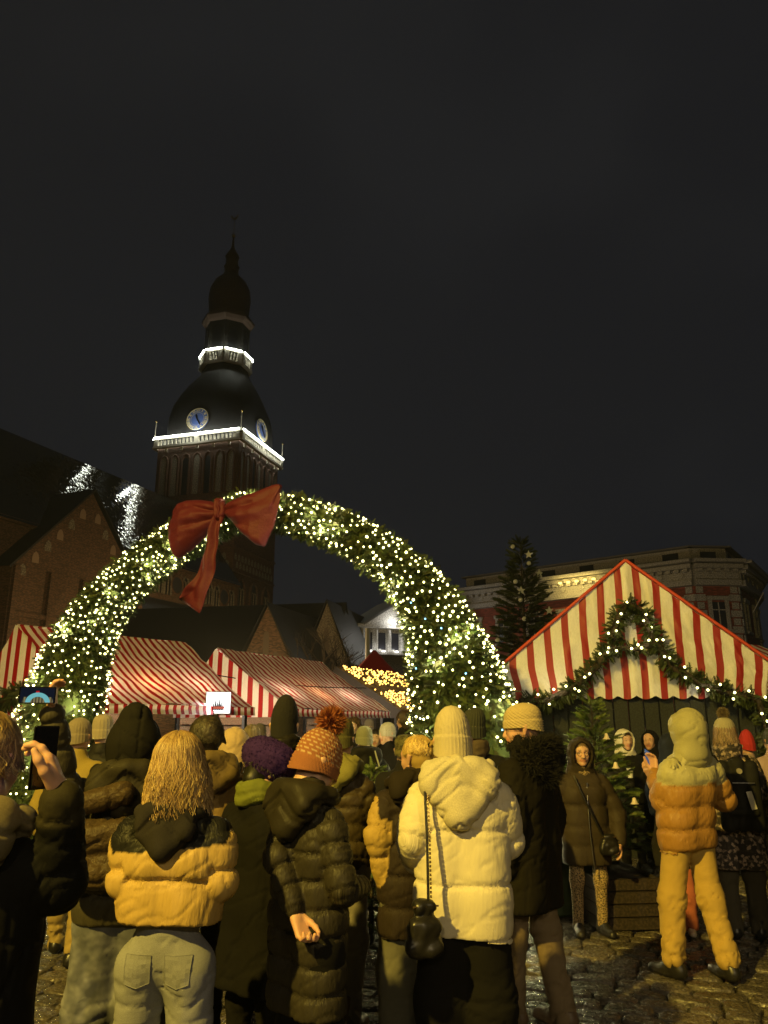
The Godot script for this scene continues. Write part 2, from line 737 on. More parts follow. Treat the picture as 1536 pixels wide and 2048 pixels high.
	M.bark = triplanar(mat(Color(0.07, 0.05, 0.035), 0.9, {"albedo_texture": T.stone, "normal_enabled": true, "normal_texture": T.stone_bump}), 1.5)

# ------------------------------------------------------------------ people
var hand_jobs := {}
var head_near: Dictionary
var head_far: Dictionary
var shoe_meshes := {}

func head_blob() -> Blob:
	var b := Blob.new()
	b.k = 0.022
	b.add(Vector3(0, 0.03, 0.022), Vector3(0, 0.032, -0.018), 0.092, 0.088, Vector3(1.13, 1.0, 1.0))
	b.add(Vector3(0, -0.03, -0.025), Vector3(0, -0.088, -0.06), 0.066, 0.03, Vector3(1.05, 1, 1))
	for s: float in [-1.0, 1.0]:
		b.add(Vector3(s * 0.036, -0.03, -0.062), Vector3(s * 0.03, -0.05, -0.06), 0.03, 0.026)
		b.add(Vector3(s * 0.05, -0.06, -0.01), Vector3(s * 0.015, -0.095, -0.066), 0.022, 0.018)
		b.add(Vector3(s * 0.012, 0.024, -0.092), Vector3(s * 0.045, 0.026, -0.078), 0.012, 0.012)
		b.add(Vector3(s * 0.086, -0.024, 0.008), Vector3(s * 0.092, 0.018, 0.016), 0.010, 0.017, Vector3(1.8, 1, 1), 3)
		b.add(Vector3(s * 0.011, -0.034, -0.104), Vector3(s * 0.011, -0.034, -0.104), 0.009, 0.009)
		b.add(Vector3(s * 0.032, 0.001, -0.0815), Vector3(s * 0.032, 0.001, -0.0815), 0.0125, 0.0125, Vector3.ONE, 2)
	b.cut(Vector3(-0.034, 0.004, -0.115), Vector3(-0.03, 0.003, -0.115), 0.0215, 0.0215)
	b.cut(Vector3(0.034, 0.004, -0.115), Vector3(0.03, 0.003, -0.115), 0.0215, 0.0215)
	b.cut(Vector3(-0.018, -0.0655, -0.108), Vector3(0.018, -0.0655, -0.108), 0.006, 0.006)
	b.add(Vector3(0, 0.012, -0.096), Vector3(0, -0.03, -0.116), 0.009, 0.012)
	b.add(Vector3(-0.02, -0.060, -0.09), Vector3(0.02, -0.060, -0.09), 0.006, 0.006, Vector3.ONE, 4)
	b.add(Vector3(0, -0.062, -0.094), Vector3(0, -0.068, -0.094), 0.0095, 0.008, Vector3.ONE, 4)
	b.add(Vector3(0, -0.098, -0.078), Vector3(0, -0.098, -0.078), 0.018, 0.018)
	b.add(Vector3(0, -0.06, 0.02), Vector3(0, -0.15, 0.028), 0.054, 0.056)
	return b

func skin_tint(skin: Color) -> Callable:
	return func(p: Vector3, tag: int, _s: float) -> Color:
		var c := skin
		if tag == 4:
			c = Color(skin.r * 0.85, skin.g * 0.62, skin.b * 0.6)
		elif tag == 2 and absf(p.y - 0.001) < 0.0048:
			var q := Vector2(absf(p.x) - 0.032, p.y - 0.001)
			c = Color(0.03, 0.02, 0.015) if q.length() < 0.0052 else Color(0.30, 0.25, 0.21)
		elif p.z < -0.07 and absf(p.y - 0.031 - 0.05 * (0.03 - absf(absf(p.x) - 0.03))) < 0.0042 and absf(p.x) > 0.014 and absf(p.x) < 0.05:
			c = skin * 0.4
		return c

# a right hand: wrist at the origin, fingers hanging towards -y, palm towards -x, thumb towards -z
func hand_blob(curl: float, thumb_in: float) -> Blob:
	var b := Blob.new()
	b.k = 0.009
	b.add(Vector3(0, 0.05, 0), Vector3(0, -0.02, 0), 0.027, 0.026, Vector3(1.15, 1, 0.95))
	for z: float in [-0.026, -0.009, 0.008, 0.024]:
		b.add(Vector3(0, -0.02, z * 0.7), Vector3(-0.003, -0.088, z), 0.017, 0.0125)
	var lens := [0.070, 0.078, 0.073, 0.058]
	var zs := [-0.028, -0.0095, 0.009, 0.026]
	for i in 4:
		var p := Vector3(-0.003, -0.086, zs[i])
		var a := curl * (0.75 + 0.12 * i)
		var ang := a * 0.55
		var r := 0.0098 if i < 3 else 0.0085
		for q in 3:
			var l: float = lens[i] * [0.45, 0.32, 0.25][q]
			var d := Vector3(-sin(ang), -cos(ang), (0.06 * (i - 1.5)) * 0.6).normalized()
			b.add(p, p + d * l, r, r * 0.9)
			p += d * l
			r *= 0.93
			ang += a
	var t0 := Vector3(-0.008, -0.022, -0.026)
	var t1 := Vector3(-0.016 - 0.012 * thumb_in, -0.055, -0.052 + 0.014 * thumb_in)
	var t2 := Vector3(-0.024 - 0.026 * thumb_in, -0.084, -0.062 + 0.026 * thumb_in)
	var t3 := Vector3(-0.030 - 0.036 * thumb_in, -0.108, -0.064 + 0.036 * thumb_in)
	b.add(t0, t1, 0.016, 0.0125)
	b.add(t1, t2, 0.0118, 0.0108)
	b.add(t2, t3, 0.0105, 0.0085)
	return b

func shoe_mesh(kind: String) -> Dictionary:
	var b := Blob.new()
	b.k = 0.03
	var tall := 0.09
	if kind == "boot":
		tall = 0.2
	b.add(Vector3(0, 0.045, 0.045), Vector3(0, 0.04, -0.06), 0.042, 0.044, Vector3(1.08, 1, 1))
	b.add(Vector3(0, 0.038, -0.06), Vector3(0.004, 0.03, -0.165), 0.046, 0.036, Vector3(0.98, 1.1, 1))
	b.add(Vector3(0, 0.05, 0.03), Vector3(0, tall, 0.022), 0.044, 0.047)
	b.add(Vector3(0, 0.06, 0.0), Vector3(0, 0.075, -0.05), 0.036, 0.022)
	b.planes.append(Plane(Vector3(0, -1, 0), 0.0))
	b.planes.append(Plane(Vector3(0, 1, 0), tall + 0.01))
	var shape := func(p: Vector3, n: Vector3, _t: int, _s: float) -> float:
		var d := 0.0
		if p.y < 0.026 and n.y > -0.5:
			d += 0.006
		if p.y > 0.06 and p.z < -0.02 and absf(p.x) < 0.022:
			d += 0.004 * sin(p.z * 300.0)
		return d
	return queue({"blob": b, "cell": 0.010, "shape": shape, "then": func(j): shoe_meshes[kind] = j.mesh})

func prepare_people() -> void:
	head_near = queue({"blob": head_blob(), "cell": 0.0052, "then": func(_j): pass})
	head_far = queue({"blob": head_blob(), "cell": 0.0085, "then": func(_j): pass})
	for k in [["relaxed", 0.35, 0.3], ["grip", 0.95, 0.8], ["hold", 0.62, 1.1], ["claw", 0.7, -0.2]]:
		var j := queue({"blob": hand_blob(k[1], k[2]), "cell": 0.0042, "then": func(_j): pass})
		hand_jobs[k[0]] = j
	shoe_mesh("shoe")
	shoe_mesh("boot")
	run_jobs()

func tinted_mesh(j: Dictionary, xf: Transform3D, tint: Callable, v: PackedVector3Array, idx: PackedInt32Array, col: PackedColorArray) -> void:
	var at := v.size()
	var b: Blob = j.blob
	for p: Vector3 in j.v:
		v.append(xf * p)
		var w := b.nearest(p)
		col.append(tint.call(p, b.tag[int(w.x)], 0.0))
	var flip := xf.basis.determinant() < 0.0
	for t in range(0, j.idx.size(), 3):
		idx.append(at + j.idx[t])
		idx.append(at + j.idx[t + (2 if flip else 1)])
		idx.append(at + j.idx[t + (1 if flip else 2)])

func limb_basis(dir: Vector3, front: Vector3) -> Basis:      # -y along dir, -z as near to front as may be
	var y := -dir.normalized()
	var x := y.cross(-front)
	if x.length() < 0.05:
		x = y.cross(Vector3(0.3, 0.2, 1))
	x = x.normalized()
	return Basis(x, y, x.cross(y).normalized())

func quilt(s: float, pitch: float, amp: float) -> float:
	var t := fposmod(s, pitch) / pitch
	var w := sin(t * PI)
	return amp * (pow(w, 0.5) - 0.75) - 0.008 * exp(-pow(minf(t, 1.0 - t) * pitch / 0.007, 2.0))

# o: at (Vector3), H, yaw, label and so on; see the calls
func person(o: Dictionary) -> Node3D:
	var root := thing(o.get("called", "person"), o.label, o.get("category", "person"), o.at, o.get("yaw", 0.0), o.get("group", ""))
	var f: float = o.H / 1.75
	var inv := root.transform.affine_inverse()
	var dist: float = Vector2(o.at.x, o.at.z).length()
	var cell: float = clampf(0.0029 * dist, 0.0085, 0.03) * o.get("coarse", 1.0)
	var lean: Vector3 = o.get("lean", Vector3.ZERO)
	var pelvis := Vector3(0, 0.95, 0) * f
	var chest := (Vector3(0, 1.27, 0.0) + lean * 0.6) * f
	var neck := (Vector3(0, 1.48, 0.012) + lean) * f
	var sh := []
	var el := []
	var wr := []
	var width: float = o.get("shoulders", 0.18)
	for s: int in [0, 1]:
		var sg := -1.0 if s == 0 else 1.0
		sh.append((Vector3(sg * width, 1.385, 0.008) + lean * 0.93) * f)
		var arm = o.get("larm" if s == 0 else "rarm", "down")
		var e: Vector3
		var w: Vector3
		if arm is Array:
			e = inv * arm[0] if o.get("world_arms", true) else arm[0]
			w = inv * arm[1] if o.get("world_arms", true) else arm[1]
		elif arm == "front":          # hands together before the belly
			e = sh[s] + Vector3(sg * 0.10, -0.26, 0.02) * f
			w = Vector3(sg * 0.09, e.y / f - 0.04, -0.24) * f
		elif arm == "pocket":
			e = sh[s] + Vector3(sg * 0.10, -0.27, 0.07) * f
			w = e + Vector3(-sg * 0.05, -0.2, -0.15) * f
		elif arm == "phone":
			e = sh[s] + Vector3(sg * 0.07, -0.25, -0.08) * f
			w = e + Vector3(-sg * 0.1, 0.14, -0.2) * f
		else:
			e = sh[s] + Vector3(sg * 0.075, -0.27, 0.03) * f
			w = e + Vector3(sg * 0.0, -0.24, -0.05) * f
		el.append(e)
		wr.append(w)
	var hips := []
	var kn := []
	var an := []
	var st: Array = o.get("stance", [Vector3(-0.11, 0, 0.0), Vector3(0.11, 0, -0.02)])
	for s: int in [0, 1]:
		var sg := -1.0 if s == 0 else 1.0
		hips.append(Vector3(sg * 0.095, 0.90, 0) * f)
		an.append((st[s] + Vector3(0, 0.085, 0)) * f)
		kn.append((hips[s] + an[s]) * 0.5 + Vector3(sg * 0.012, 0.0, -0.025) * f)
	# head
	var hb := Basis.from_euler(Vector3(o.get("nod", 0.0), o.get("turn", 0.0), o.get("tilt", 0.0))).scaled(Vector3.ONE * f * 1.0)
	var hc: Vector3 = neck + Vector3(0, 0.155, -0.012) * f + o.get("head_off", Vector3.ZERO)
	var hx := Transform3D(hb, hc)
	var skin: Color = o.get("skin", Color(0.55, 0.33, 0.23))
	# ---- body: an inner figure, with head and hands on grids of their own, in one mesh
	var bb := Blob.new()
	bb.k = 0.035
	bb.add(pelvis, chest, 0.078 * f, 0.1 * f, Vector3(0.85, 1, 1.2))
	bb.add(chest, neck, 0.1 * f, 0.05 * f, Vector3(1, 1, 1.1))
	for s: int in [0, 1]:
		bb.add(chest + Vector3(0, 0.1, 0) * f, sh[s], 0.06 * f, 0.045 * f)
		bb.add(sh[s], el[s], 0.038 * f, 0.034 * f)
		bb.add(el[s], wr[s], 0.034 * f, 0.026 * f)
		bb.add(hips[s], kn[s], 0.05 * f, 0.042 * f)
		bb.add(kn[s], an[s], 0.045 * f, 0.032 * f)
	var hands: Array = o.get("hands", ["", ""])
	var mk := func(j: Dictionary) -> void:
		var v: PackedVector3Array = j.v
		var idx: PackedInt32Array = j.idx
		var col := PackedColorArray()
		col.resize(v.size())
		col.fill(skin)
		tinted_mesh(head_near if dist < 9.0 else head_far, hx, skin_tint(skin), v, idx, col)
		for s: int in [0, 1]:
			if hands[s] == "":
				continue
			var d: Vector3 = (wr[s] - el[s]).normalized()
			if o.has("hand_dir"):
				d = (inv.basis * o.hand_dir[s]).normalized()
			var fr: Vector3 = Vector3(0, 0, -1)
			if o.has("hand_front"):
				fr = inv.basis * o.hand_front[s]
			var hbas := limb_basis(d, fr).scaled(Vector3.ONE * f)
			if s == 0:
				hbas = hbas * Basis(Vector3(-1, 0, 0), Vector3(0, 1, 0), Vector3(0, 0, 1))
			var plain := func(_p, _t, _s): return o.get("glove", skin * Color(1.05, 1.0, 1.0))
			tinted_mesh(hand_jobs[hands[s]], Transform3D(hbas, wr[s] + d * 0.02), plain, v, idx, col)
		put(smooth_mesh(v, idx, col), "body", M.skin, root)
	queue({"blob": bb, "cell": 0.045, "then": mk})
	# ---- jacket
	var c: Dictionary = o.coat
	var puff: float = c.get("puff", 0.02) * f
	var hem: float = c.get("hem", 0.8)
	var flare: float = c.get("flare", 0.0)
	var J := Blob.new()
	J.k = 0.045
	var wide: float = c.get("wide", 0.0)
	var r0 := 0.125 * f + puff
	for s: int in [0, 1]:
		var sg := -1.0 if s == 0 else 1.0
		J.add(Vector3(sg * (0.075 + wide + flare), hem - 0.1, 0), pelvis + Vector3(sg * (0.07 + wide), 0.02, 0) * f, r0 + flare, r0, Vector3(1.05, 1, 1.12), 0)
		J.add(pelvis + Vector3(sg * (0.07 + wide), 0.02, 0) * f, chest + Vector3(sg * (0.075 + wide), 0.02, 0) * f, r0, r0, Vector3(1.05, 1, 1.12), 0)
		J.add(chest + Vector3(sg * 0.075, 0.02, 0) * f, sh[s] * 0.7 + neck * 0.3 - Vector3(0, 0.045, 0) * f, r0 * 0.98, 0.075 * f + puff * 0.5, Vector3(1, 1, 1.1), 0)
		J.add(neck - Vector3(0, 0.045, 0) * f, sh[s] - Vector3(0, 0.012, 0), 0.062 * f + puff * 0.3, 0.052 * f + puff * 0.5, Vector3.ONE, 0)
	J.add(neck - Vector3(0, 0.03, 0) * f, neck + Vector3(0, 0.035, -0.004) * f, 0.078 * f + puff * 0.2, 0.074 * f + puff * 0.3, Vector3(1, 1, 1), 0)
	for s: int in [0, 1]:
		var sl: float = c.get("sleeve", 0.0)
		var up: float = (el[s] - sh[s]).length()
		J.k = 0.014
		J.add(sh[s], el[s], 0.062 * f + puff * 0.7 + sl, 0.058 * f + puff * 0.8 + sl, Vector3.ONE, 1 + s, 0.0)
		J.add(el[s], wr[s], 0.058 * f + puff * 0.8 + sl, 0.042 * f + puff * 0.6 + sl, Vector3.ONE, 1 + s, up)
	var hem_n := Vector3(c.get("hem_roll", 0.0), -1, c.get("hem_tip", 0.0)).normalized()
	J.planes.append(Plane(hem_n, Vector3(0, hem, 0)))
	var pitch: float = c.get("pitch", 0.0)
	var amp: float = c.get("amp", 0.012)
	var wr_amp: float = c.get("wrinkle", 0.006)
	var nz: FastNoiseLite = noise
	var fz: FastNoiseLite = fine
	var sd: float = o.at.x * 7.0 + o.at.z * 3.0
	var shape := func(p: Vector3, _n: Vector3, tag: int, s: float) -> float:
		var d := 0.0
		if pitch > 0.0:
			var wob := nz.get_noise_3d(p.x * 22.0 + sd, p.y * 8.0, p.z * 22.0) * 0.014
			if tag == 0:
				d += quilt(p.y - hem + wob, pitch, amp)
			else:
				d += quilt(s + wob, pitch * 0.85, amp * 0.9)
		# folds: creases where a stretched noise crosses zero
		var w1: float
		var w2: float
		if tag == 0:
			w1 = nz.get_noise_3d(p.x * 26.0 + p.y * 20.0 + sd, p.y * 70.0 - p.x * 36.0, p.z * 26.0)
			w2 = nz.get_noise_3d(p.x * 75.0 + sd * 2.0, p.y * 20.0 + p.x * 30.0, p.z * 75.0)
		else:
			w1 = nz.get_noise_3d(s * 130.0 + sd, p.x * 34.0 + p.y * 25.0, p.z * 34.0)
			w2 = nz.get_noise_3d(s * 210.0 + sd * 3.0, p.x * 50.0, p.z * 50.0)
		d -= wr_amp * (0.9 * exp(-pow(w1 / 0.07, 2.0)) + 0.5 * exp(-pow(w2 / 0.06, 2.0)) - 0.3)
		d += fz.get_noise_3d(p.x * 200.0, p.y * 200.0 + sd, p.z * 200.0) * wr_amp * 0.06
		return d
	var job := {"blob": J, "cell": cell, "shape": shape, "parent": root, "called": c.get("called", "jacket"), "material": c.material}
	if c.has("tint"):
		job.tint = c.tint
	if c.has("uv"):
		job.uv = c.uv
	if pitch > 0.0:
		job.uv = func(p: Vector3, tag: int, s: float) -> Vector2:
			var wob := nz.get_noise_3d(p.x * 22.0 + sd, p.y * 8.0, p.z * 22.0) * 0.014
			if tag == 0:
				return Vector2(atan2(p.x, p.z) * 0.42 + sd, (p.y - hem + wob) / pitch)
			return Vector2((p.x - p.z) * 1.6 + sd, (s + wob) / (pitch * 0.85))
	if c.has("fur"):
		job.then = func(j: Dictionary) -> void:
			put(j.mesh, c.get("called", "jacket"), c.material, root)
			put(tufts(j.v, j.idx, c.fur, c.get("fur_len", 0.03), 0.002, Vector3(0, -0.6, 0), 7, c.get("fur_where")), "fur_pile", c.material, root).set_meta("kind", "stuff")
	queue(job)
	# ---- trousers
	var t: Dictionary = o.get("legs", {"material": M.black_cloth})
	var T := Blob.new()
	T.k = 0.055
	var tw: float = t.get("wide", 0.0)
	T.add(pelvis + Vector3(-0.035, 0.1, 0) * f, pelvis + Vector3(0.035, 0.1, 0) * f, t.get("hips", 0.108) * f, t.get("hips", 0.108) * f, Vector3(1, 1, 1.08), 0)
	for s: int in [0, 1]:
		T.add(pelvis + Vector3(0, 0.02, 0), hips[s] + Vector3(0, -0.02, 0.01) * f, t.get("hips", 0.108) * f, t.get("hips", 0.108) * 0.95 * f, Vector3(1, 1, 1.08), 0)
		var up: float = (kn[s] - hips[s]).length()
		T.add(hips[s], kn[s], t.get("thigh", 0.092) * f + tw * 0.4, 0.067 * f + tw * 0.8, Vector3.ONE, 1 + s, 0.0)
		T.add(kn[s], an[s] + Vector3(0, t.get("cuff", -0.03), 0.005), 0.067 * f + tw * 0.8, 0.056 * f + tw, Vector3.ONE, 1 + s, up)
		T.planes.append(Plane(Vector3(0, -1, 0), -maxf(0.03, minf(an[0].y, an[1].y) - 0.06)))
	var tr_amp: float = t.get("wrinkle", 0.008)
	var tshape := func(p: Vector3, _n: Vector3, tag: int, s: float) -> float:
		var low := smoothstep(0.45, 0.1, p.y / f) + 0.6 * smoothstep(0.14, 0.0, absf(p.y / f - 0.48)) + 0.25
		var q := nz.get_noise_3d(s * 95.0 + sd + tag * 40.0, p.x * 40.0 + p.y * 20.0, p.z * 40.0)
		var d := -(exp(-pow(q / 0.1, 2.0)) - 0.25) * tr_amp * 1.3 * low
		return d + nz.get_noise_3d(p.x * 50.0 + sd, p.y * 12.0, p.z * 50.0) * tr_amp * 0.4
	var tj := {"blob": T, "cell": cell * 1.05, "shape": tshape, "parent": root, "called": t.get("called", "trousers"), "material": t.material}
	if t.has("tint"):
		tj.tint = t.tint
	queue(tj)
	# ---- shoes
	var foot: String = o.get("feet", "shoe")
	for s: int in [0, 1]:
		var fb := Basis(Vector3.UP, (0.18 if s == 0 else -0.18) + o.get("feet_turn", 0.0)).scaled(Vector3.ONE * f * 1.06)
		put(shoe_meshes[foot], foot, o.get("shoe_material", M.black_leather), root, Transform3D(fb, an[s] - Vector3(0, 0.085 * f, 0) + Vector3(0, 0.002, 0)))
	root.set_meta("_neck", neck)
	o.root = root
	o.hx = hx
	o.f = f
	o.neck = neck
	o.sh = sh
	o.wr = wr
	o.el = el
	o.inv = inv
	o.trouser_blob = T
	o.cell = cell
	return root

# ---- things worn on the head, in the head's own axes
func head_ring(y: float, n: int, grow: float, back := 0.0) -> Array:
	# outline of the skull at height y above the ear line
	var t := clampf((y - 0.02) / 0.115, -1.0, 1.0)
	var k := sqrt(maxf(0.0, 1.0 - t * t)) if t > 0.0 else 1.0 - t * t * 0.12
	var out := []
	for j in n:
		var a := TAU * j / n
		out.append(Vector3(cos(a) * (0.085 * k + grow), y, sin(a) * (0.108 * k + grow) + 0.004 + back))
	return out

func beanie(o: Dictionary, m: Material, opt := {}) -> void:
	var n: int = opt.get("n", 96)
	var ribs: int = opt.get("ribs", 32)
	var rise: float = opt.get("rise", 0.03)           # slack above the crown
	var lo: float = opt.get("low", -0.015)
	var slouch: Vector3 = opt.get("slouch", Vector3(0, 0, 0.01))
	var knit: float = opt.get("knit", 0.0)
	var rows := 34
	var rings := []
	var cols := []
	var tint = opt.get("tint")
	var top := 0.135 + rise
	for i in rows + 1:
		var t := float(i) / rows
		var y := lerpf(lo, top, t)
		var k := 1.0
		if t > 0.32:
			var q := (t - 0.32) / 0.68
			k = pow(maxf(0.0, 1.0 - pow(q, opt.get("dome", 2.5))), 0.5)
		var cuff := 0.007 if t < opt.get("cuff", 0.28) else 0.0
		var ring := []
		var crow := []
		for j in n:
			var a := TAU * j / n
			var rib: float = sin(a * ribs) * 0.0022 * opt.get("rib", 1.0)
			if knit > 0.0:
				rib = knit * absf(sin(a * ribs * 0.5 + (PI * 0.5 if i % 4 < 2 else 0.0))) * (0.4 + absf(sin(i * PI / 2.0)))
			var slack := fine.get_noise_3d(cos(a) * 60, y * 500, sin(a) * 60) * 0.006 * t
			var r: float = (0.006 + cuff * 0.8 + rib + slack)
			var p := Vector3(cos(a) * (0.085 * k + r * k), y, sin(a) * (0.106 * k + r * k) + 0.004)
			p += slouch * t * t
			# deeper at the nape
			if t < 0.3:
				p.y -= 0.03 * maxf(0.0, sin(a)) * (1.0 - t / 0.3)
			ring.append(p)
			if tint:
				crow.append(tint.call(a, i))
		rings.append(ring)
		cols.append(crow)
	put(loft(rings, true, cols if tint else null), opt.get("called", "beanie"), m, o.root, o.hx)
	if opt.has("pompom"):
		var pm := SphereMesh.new()
		pm.radius = opt.pompom * 0.62
		pm.height = opt.pompom * 1.24
		pm.radial_segments = 16
		pm.rings = 8
		var arr := pm.get_mesh_arrays()
		var at: Transform3D = o.hx * Transform3D(Basis.IDENTITY, Vector3(0, top + opt.pompom * 0.5, 0.004) + slouch)
		var pom := put(tufts(arr[0], arr[12], 1500, opt.pompom * 0.55, 0.0035, Vector3.ZERO, 3), "pompom", opt.get("pom_material", m), o.root, at)
		put(pm, "core", opt.get("pom_material", m), pom)

func hood_up(o: Dictionary, m: Material, opt := {}) -> void:
	var b := Blob.new()
	b.k = 0.07
	var f: float = o.f
	var g: float = opt.get("grow", 0.028) * 0.55
	var X: Transform3D = o.hx
	var peak: float = opt.get("peak", 0.0)
	b.add(X * Vector3(0, 0.03, 0.02), X * Vector3(0, 0.032, -0.03), 0.093 * f + g, 0.086 * f + g, Vector3(1.14, 1, 1), 5)
	b.add(X * Vector3(0, 0.04, 0.03), X * Vector3(0, 0.06 + peak * 1.8, 0.05), 0.088 * f + g * 0.8, 0.075 * f, Vector3.ONE, 5)
	b.add(X * Vector3(0, 0.0, 0.035), o.neck + Vector3(0, -0.02, 0.03), 0.09 * f + g * 0.8, 0.08 * f + g * 0.6, Vector3(0.95, 1, 1), 5)
	b.add(X * Vector3(0, -0.04, 0.005), o.neck + Vector3(0, 0.0, 0.01), 0.088 * f + g * 0.8, 0.085 * f + g * 0.7, Vector3.ONE, 5)
	b.add(o.neck + Vector3(-0.09, -0.05, 0.01) * f, o.neck + Vector3(0.09, -0.05, 0.01) * f, 0.06 * f + g * 0.5, 0.06 * f + g * 0.5, Vector3.ONE, 5)
	b.cut(X * Vector3(0, 0.0, -0.10), X * Vector3(0, -0.02, -0.35), 0.09 * f, 0.12 * f, Vector3(1.1, 0.85, 1))
	b.cut(X * Vector3(0, 0.02, 0.0), X * Vector3(0, -0.05, -0.1), 0.097 * f, 0.09 * f, Vector3(1.12, 1, 1))
	var sd: float = o.at.x * 5.0
	var pitch: float = opt.get("pitch", 0.0)
	var nz := noise
	var shape := func(p: Vector3, _n: Vector3, _t: int, _s: float) -> float:
		var d: float = -opt.get("wrinkle", 0.012) * 0.5 * exp(-pow(nz.get_noise_3d(p.x * 40.0 + p.y * 25.0 + sd, p.y * 55.0, p.z * 40.0) / 0.09, 2.0))
		var q := X.affine_inverse() * p
		# centre panel seams
		for e: float in [-0.042, 0.042]:
			d -= 0.006 * exp(-pow((q.x - e) / 0.005, 2.0)) * smoothstep(-0.08, 0.0, q.y)
		if pitch > 0.0:
			d += quilt(p.y, pitch, 0.008)
		return d
	var job := {"blob": b, "cell": minf(o.cell * 0.8, 0.02), "shape": shape, "parent": o.root, "called": opt.get("called", "hood"), "material": m}
	if opt.has("tint"):
		job.tint = opt.tint
	if opt.has("fur"):
		var fm: Material = opt.fur_material
		job.then = func(j: Dictionary) -> void:
			put(j.mesh, "hood", m, o.root)
			var where := func(p: Vector3) -> bool:
				var q: Vector3 = X.affine_inverse() * p
				return q.z < opt.get("fur_z", -0.04)
			put(tufts(j.v, j.idx, opt.fur, opt.get("fur_len", 0.04), 0.0025, Vector3(0, 0, -0.5), 5, where), "fur_trim", fm, o.root).set_meta("kind", "stuff")
	queue(job)

func hood_down(o: Dictionary, m: Material, opt := {}) -> void:
	var b := Blob.new()
	b.k = 0.035
	var f: float = o.f
	var n: Vector3 = o.neck + Vector3(0, opt.get("low", 0.0), 0)
	var r: float = opt.get("r", 0.045) * f
	var drop: float = opt.get("drop", 0.16) * f
	var w: float = opt.get("w", 0.13) * f
	# the rolled rim from collarbone round the nape, and the bag behind it
	var pts := [Vector3(-0.075, -0.0, -0.09), Vector3(-0.12, 0.01, -0.02), Vector3(-0.115, 0.035, 0.06), Vector3(-0.06, 0.05, 0.11), Vector3(0, 0.052, 0.125), Vector3(0.06, 0.05, 0.11), Vector3(0.115, 0.035, 0.06), Vector3(0.12, 0.01, -0.02), Vector3(0.075, -0.0, -0.09)]
	for i in pts.size() - 1:
		if opt.get("open", false) and (i < 2 or i > pts.size() - 4):
			continue
		b.add(n + pts[i] * f * opt.get("spread", 1.0), n + pts[i + 1] * f * opt.get("spread", 1.0), r * 0.72, r * 0.72, Vector3.ONE, 0)
	b.add(n + Vector3(-w * 0.75, 0.0, 0.1 * f), n + Vector3(w * 0.75, 0.0, 0.1 * f), r * 1.2, r * 1.2, Vector3.ONE, 0)
	b.add(n + Vector3(-w * 0.8, -0.03, 0.115 * f), n + Vector3(-w * 0.12, -drop, 0.13 * f), r * 1.05, r * 0.9, Vector3.ONE, 0)
	b.add(n + Vector3(w * 0.8, -0.03, 0.115 * f), n + Vector3(w * 0.12, -drop, 0.13 * f), r * 1.05, r * 0.9, Vector3.ONE, 0)
	b.add(n + Vector3(0, -0.03, 0.12 * f), n + Vector3(0, -drop * 0.9, 0.135 * f), r * 1.2, r * 1.1, Vector3.ONE, 0)
	var sd: float = o.at.x * 9.0
	var nz := noise
	var amp: float = opt.get("wrinkle", 0.02)
	var shape := func(p: Vector3, _n: Vector3, _t: int, _s: float) -> float:
		return -amp * 0.55 * exp(-pow(nz.get_noise_3d(p.x * 20.0 + sd, p.y * 75.0 + absf(p.x) * 60.0, p.z * 30.0) / 0.1, 2.0)) + nz.get_noise_3d(p.x * 60.0, p.y * 60.0 + sd, p.z * 60.0) * amp * 0.2
	var job := {"blob": b, "cell": minf(o.cell * 0.9, 0.02), "shape": shape, "parent": o.root, "called": opt.get("called", "hood"), "material": m}
	if opt.has("fur"):
		job.then = func(j: Dictionary) -> void:
			put(j.mesh, "hood", m, o.root)
			put(tufts(j.v, j.idx, opt.fur, opt.get("fur_len", 0.045), 0.0025, Vector3(0, 0.1, 0), 5), "fur_trim", opt.fur_material, o.root).set_meta("kind", "stuff")
	queue(job)

